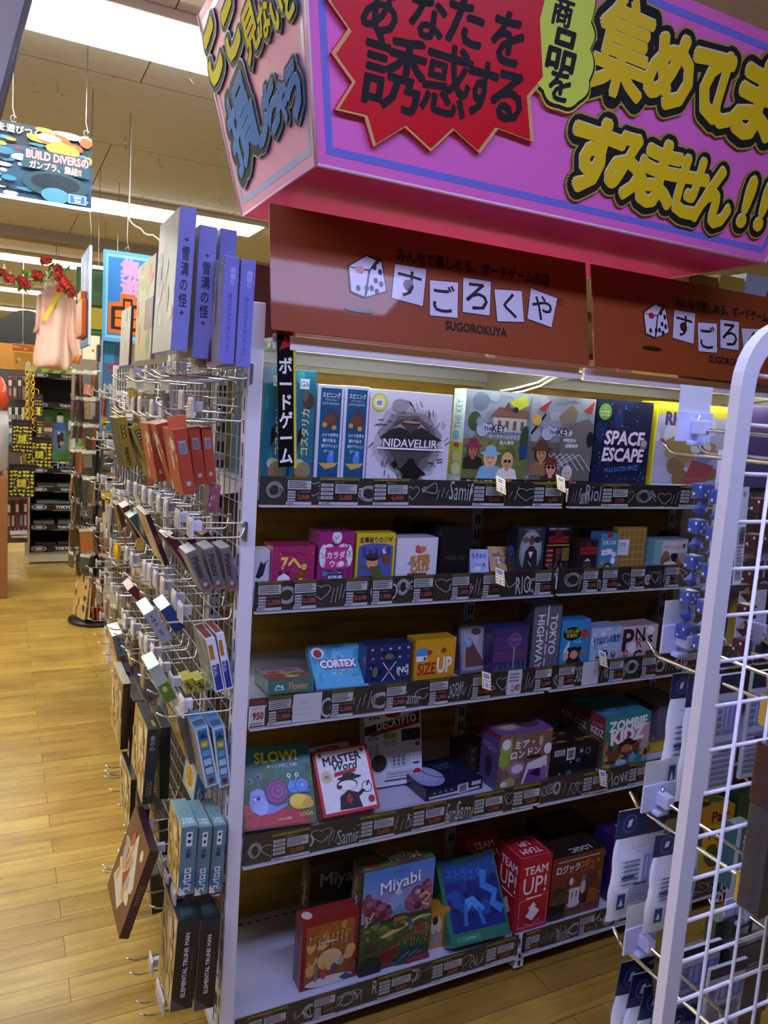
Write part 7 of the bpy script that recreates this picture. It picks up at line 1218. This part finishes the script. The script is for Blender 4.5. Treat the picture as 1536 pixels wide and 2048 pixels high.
for x, y_ in ((4, 545), (19, 557), (45, 560), (52, 568), (75, 550), (89, 522), (96, 520), (116, 538), (120, 553), (128, 563), (120, 577), (130, 570), (141, 577), (147, 586)):
    c = onY((x, y_), 5.12); m = MB(); r_ = rg.uniform(.03, .045)
    for k in range(8):
        t = k*.785; m.ball((c.x+r_*.55*math.cos(t), c.y+r_*.4*math.sin(t), c.z+r_*.4*math.sin(t*2)), (r_*.55, r_*.5, r_*.5), mat(rg.choice(['9a1a20', '7a141a', 'b02a20']), .5), 7, 4)
    m.build('rose', e)
# signs and goods beyond
plate('hanging_board', 'white board with red katakana and star at the left edge, far away', ((-30, 645), (33, 652), (33, 690), (-30, 684)), 8.5, .02, 'e8e4e4', lambda A: (A.T('グ', .52, .5, .75, 'b8202a', b=.05, oc='f0f0f0', ow=.03), A.P([(.86+.1*(1 if k % 2 else .45)*math.sin(k*.628), .45+.22*(1 if k % 2 else .45)*math.cos(k*.628)) for k in range(10)][::-1], 'b8202a')), 'sign')
q = onY((54, 690), 7.4); m = MB(); m.slab([(.3*math.cos(t), .36*math.sin(t)) for t in [math.pi*i/16 for i in range(17)]]+[(-.3, -.35), (.3, -.35)], q, X_, Z_, .03, mat('1c1a1c', .5)); A = Art(m, q+V3((-.3, 0, -.35)), X_, Z_, .6, .35); A.R(.04, 0, .96, 1, 'a8702c'); tag(m.build('dome_sign'), 'black dome-shaped sign with orange lower half behind the jacket', 'sign')
for p, y, c, lb in ((((4, 735), (32, 738), (30, 790), (3, 788)), 6.3, 'd8b024', 'yellow display board at the left edge behind the chain'), (((27, 702), (66, 706), (64, 742), (28, 738)), 6.6, 'd89a1e', 'plain orange-yellow cloth left of the pink jacket'), (((25, 686), (68, 690), (67, 704), (25, 700)), 6.8, 'c8702c', 'orange pack row above the orange-yellow cloth'), (((195, 688), (222, 692), (220, 738), (194, 735)), 4.6, '1c1c20', 'black carton under the edge-on blue board'), (((166, 668), (200, 672), (199, 722), (166, 718)), 5.0, 'cfc8b4', 'cream carton between the jacket and black carton'), (((205, 676), (262, 684), (258, 870), (204, 866)), 3.4, '3a70b0', 'tall blue panel behind the hooks under the blue board')):
    plate('display_carton', lb, p, y, .1, c, lambda A: blobs(A, len(lb), [c, 'd8d0c0', '8a6a4a'], 5, (.1, .1, .9, .9), (.05, .14)) if c != '3a70b0' else (A.R(.05, .75, .4, .95, '3aa0d8'), A.P([(.1, .7), (.6, .78), (.5, .66)], 'c02a2a'), A.P([(.5, .66), (.7, .7), (.6, .6)], 'd8c03a')), 'box', (.5,) if c in ('c8702c', '1c1c20', 'cfc8b4', '3a70b0') else None)
q = onY((-2, 950), 5.0); crumple = lambda m, c: m.v.__setitem__(slice(None), [V3((c.x+(v.x-c.x)*(1+.1*math.sin(5*math.atan2(v.y-c.y, v.x-c.x)+v.z*23)+.06*math.sin(9*math.atan2(v.y-c.y, v.x-c.x)-v.z*41)), c.y+(v.y-c.y)*(1+.12*math.sin(4*math.atan2(v.y-c.y, v.x-c.x)+v.z*31)), v.z)) for v in m.v])
m = MB(); m.lathe([(.1, 0), (.16, .06), (.15, .2), (.17, .34), (.14, .5)], mat('b4b0b6', .35, 0, .3), 40, q+V3((-.1, 0, 0))); crumple(m, q+V3((-.1, 0, 0))); e = empty('plastic_bag', q, 'bulging white plastic bag with orange-red top at left edge', 'bag'); m.build('bag', e); m = MB(); m.lathe([(.14, .5), (.165, .58), (.15, .68), (.11, .75), (.05, .78)], mat('d8502a', .35, 0, .4), 40, q+V3((-.1, 0, 0))); crumple(m, q+V3((-.1, 0, 0))); m.build('bag_top', e); m = MB(); m.box((q.x-.7, 4.85, 0), (q.x+.06, 5.4, q.z), mat('8a5a30', .5), .004); tag(m.build('wooden_stand'), 'wooden stand under the white plastic bag at left edge', 'stand')
# spinner rack with hanging packs
sx, sy = .13, 4.1; e = empty('spinner_rack', (sx, sy, 0), 'black spinner rack crowded with clear packs at the end of the aisle', 'rack'); DK = mat('1e1e20', .4)
MB().lathe([(.2, 0), (.2, .02), (.05, .04), (.04, .06), (.04, 1.85)], DK, 16, (sx, sy, 0)).build('pole', e)
TZ = [1.78, 1.6, 1.42, 1.24, 1.06, .88, .7, .52]
for z in TZ:
    m = MB(); m.tube([(sx+.1*math.cos(t), sy+.1*math.sin(t), z) for t in [j*.5236 for j in range(12)]], .003, CHROME, 5, True)
    for j in range(8): t = j*.785+.2; m.tube([(sx+.018*math.cos(t), sy+.018*math.sin(t), z), (sx+.2*math.cos(t), sy+.2*math.sin(t), z), (sx+.21*math.cos(t), sy+.21*math.sin(t), z+.012)], .003, CHROME, 5)
    m.build('hook_tier', e)
pr2 = []
for k in range(8):
    o = pouch([.08, .06, .09, .05, .07, .085, .055, .065][k], [.2, .14, .17, .21, .12, .18, .15, .1][k], ['8a7448', '1c1c22', 'c86a2a', '2a2824', '6a5c48', '222228', 'a8842a', '34383e'][k], 20+k).build('blister_pack'); tag(o, 'clear blister pack hanging in the crowded spinner rack', 'pack', 'clear packs on the spinner rack'); pr2.append(o)
kk = 0; rg = random.Random(5)
for z in TZ:
    for j in range(8):
        t = j*.785+.2
        for rr in (.11, .15, .19):
            o = pr2[kk] if kk < 8 else copy_tree(pr2[rg.randrange(8)]); kk += 1
            o.location = (sx+rr*math.cos(t), sy+rr*math.sin(t), z); o.rotation_euler = (rg.uniform(-.12, .12), rg.uniform(-.12, .12), t+rg.uniform(-.3, .3)+(math.pi if rg.random() < .5 else 0))
for i in range(6): # magazines at the bottom
    x = onY((166+9*i, 1200), 4.0).x; m = MB(); m.box((-.006, 0, 0), (.006, .2, .3), mat('8a4a2c' if i > 1 else 'c8a868', .3, 0, .5), .002, {'-y': mat('a84a2a' if i > 1 else 'd8c8a0', .4)}); A = Art(m, (-.006, .2, 0), -Y_, Z_, .2, .3); blobs(A, i, ['c8a868', '8a4a34', 'd8c8a0', '5a3a34'], 14); tag(m.build('magazine', M=Matrix.Translation((x, 3.9, .06)) @ Matrix.Rotation(.3, 4, 'Z') @ Matrix.Rotation(.06*(2-i), 4, 'Y')), 'thin card-backed pack, '+ORD[i]+' from left at the spinner rack foot', 'pack', 'packs at the spinner rack foot')
# goggles blisters and clear bags between spinner and hook wall
for i, (x, y_) in enumerate(((217, 862), (219, 905), (215, 945))):
    a = onY((x-11, y_), 3.0); b = onY((x+12, y_+36), 3.0); e = empty('goggles_pack', ((a.x+b.x)/2, 3.0, b.z), 'clear pack with dark goggles, '+['upper', 'middle', 'lowest'][i]+' one above the mustard boxes', 'pack', 'goggles packs'); m = MB(); m.box((a.x, 3.0, b.z), (b.x, 3.06, a.z), FILM, .012); m.build('blister', e)
    m = MB(); c = V3(((a.x+b.x)/2, 3.03, (a.z+b.z)/2)); m.ball((c.x, c.y, c.z+.008), ((b.x-a.x)*.42, .024, (a.z-b.z)*.22), mat('16181c', .15, 0, .5), 12, 6); m.ball((c.x, c.y, c.z-.02), ((b.x-a.x)*.44, .024, (a.z-b.z)*.14), mat('8a949c', .3), 12, 6); m.build('goggles', e); m = MB(); m.box((c.x-.0, 2.998, a.z-.018), (b.x-.004, 3.0, a.z), mat('d8902c', .4)); m.build('orange_label', e)
for i, (x, y_, yd) in enumerate(((209, 842, 2.6), (213, 992, 2.3))):
    q = onY((x, y_), yd); e = empty('hang_tag', q, ['upper', 'lower'][i]+' bright yellow oval tag hanging at the far hooks', 'tag'); m = MB(); m.slab([((.026-.01*(1-i))*math.cos(t), .016*math.sin(t)+(.004 if i else .006)*math.sin(t)) for t in [j*.3927 for j in range(16)]], q, X_, Z_, .004, mat('e8b81a', .35, 0, .3)); m.box((q.x-.006, q.y, q.z-.045), (q.x+.006, q.y+.003, q.z-.012), mat('e8b81a', .35, 0, .3)); m.build('tag_plate', e)
hx2 = .1; e_s = empty('mesh_stand', (hx2, 2.25, 0), 'second white mesh stand farther down the aisle behind the hook wall', 'rack')
for y in (1.45, 3.15): MB().box((hx2-.015, y-.015, 0), (hx2+.015, y+.015, 1.8), WHITE, .003).build('post', e_s)
m = MB()
for k in range(17): m.tube([(hx2, 1.5+.1*k, .1), (hx2, 1.5+.1*k, 1.78)], .002, STEEL, 5)
for k in range(17): m.tube([(hx2, 1.45, .15+.1*k), (hx2, 3.15, .15+.1*k)], .002, STEEL, 5)
m.build('wire_mesh', e_s)
MB().box((hx2+.005, 1.45, .1), (hx2+.012, 3.15, 1.78), mat('3c3a3c', .6)).build('backing', e_s)
def rod(q, y1): m = MB(); m.tube([(q.x, y1-.01, q.z), (hx2, y1-.01, q.z)], .003, CHROME, 6); m.build('rod', e_s)
for x, y_, yd in ((217, 842, 3.0), (219, 885, 3.0), (215, 925, 3.0), (209, 842, 2.6), (213, 992, 2.3)): rod(onY((x, y_+2), yd), yd)
rg = random.Random(77)
for r in range(6):
    for c in range(7):
        z, y = 1.62-.24*r+rg.uniform(-.02, .02), 1.55+.22*c+rg.uniform(-.04, .04)
        o = copy_tree(HP[1]); o.location = (hx2-.003, y, z); o['group'] = 'hooks on the second mesh stand'; o['label'] = 'distant chrome hook on the second mesh stand behind the hook wall'
        for k in range(1 if r % 2 else 2):
            o = copy_tree(pr[rg.randrange(8)]); o.location = (hx2-.07-.06*k-.03*rg.random(), y, z-.002); o.rotation_euler = (rg.uniform(-.1, .1), rg.uniform(-.2, .1), rg.uniform(-.4, .4)); o['group'] = 'packs on the second mesh stand'; o['label'] = 'small clear pack on the second mesh stand down the aisle'
for i, (x, y_, w_, h_, yd, c, c2) in enumerate(((206, 1165, 24, 75, 2.6, 'c8c4b0', '1c1c20'), (216, 1172, 26, 80, 2.4, 'd0ccb8', '1c1c24'), (232, 1190, 18, 70, 2.0, 'c0b894', '8a8468'), (205, 1010, 16, 66, 2.6, 'd8c0b8', 'c03a3a'), (214, 1014, 14, 70, 2.4, 'b8b0a8', '3a3434'), (227, 1085, 14, 38, 1.8, 'e0b020', 'c89a1a'), (208, 1060, 26, 34, 2.8, 'a8b8c0', '3a6a8a'), (210, 1115, 30, 30, 2.9, 'b0a8a0', '8a2a2a'))):
    a, b = onY((x, y_), yd), onY((x+w_, y_+h_), yd); rod(V3(((a.x+b.x)/2, yd, a.z-.004)), yd); m = MB(); n = 6; W_ = b.x-a.x; H_ = a.z-b.z
    vs = [(a.x+W_*(.5+s*(.3+.2*math.sin(math.pi*min(1, .15+j/n)))), yd+d*.02*math.sin(math.pi*j/n), a.z-H_*j/n) for j in range(n+1) for s, d in ((-1, 0), (0, -1), (1, 0), (0, 1))]; fs = [(j*4+k, j*4+(k+1) % 4, j*4+4+(k+1) % 4, j*4+4+k) for j in range(n) for k in range(4)]; m.add(vs, fs, mat(c, .25, 0, .5)); m.box((a.x+W_*.4, yd-.022, a.z-H_*.7), (a.x+W_*.6, yd-.0, a.z-H_*.5), mat(c2, .4)); tag(m.build('hanging_bag'), ['clear bag with black label, left one low behind the hooks', 'clear bag with black label, right one low behind the hooks', 'yellowish clear bag behind the tilted white box', 'pink and white pack beside the lower yellow tag', 'white strip pack under the lower yellow tag', 'yellow box-shaped pack behind the maroon box', 'pale blue pack beside the spinner rack', 'gray and red pack at the spinner rack'][i], 'pack')
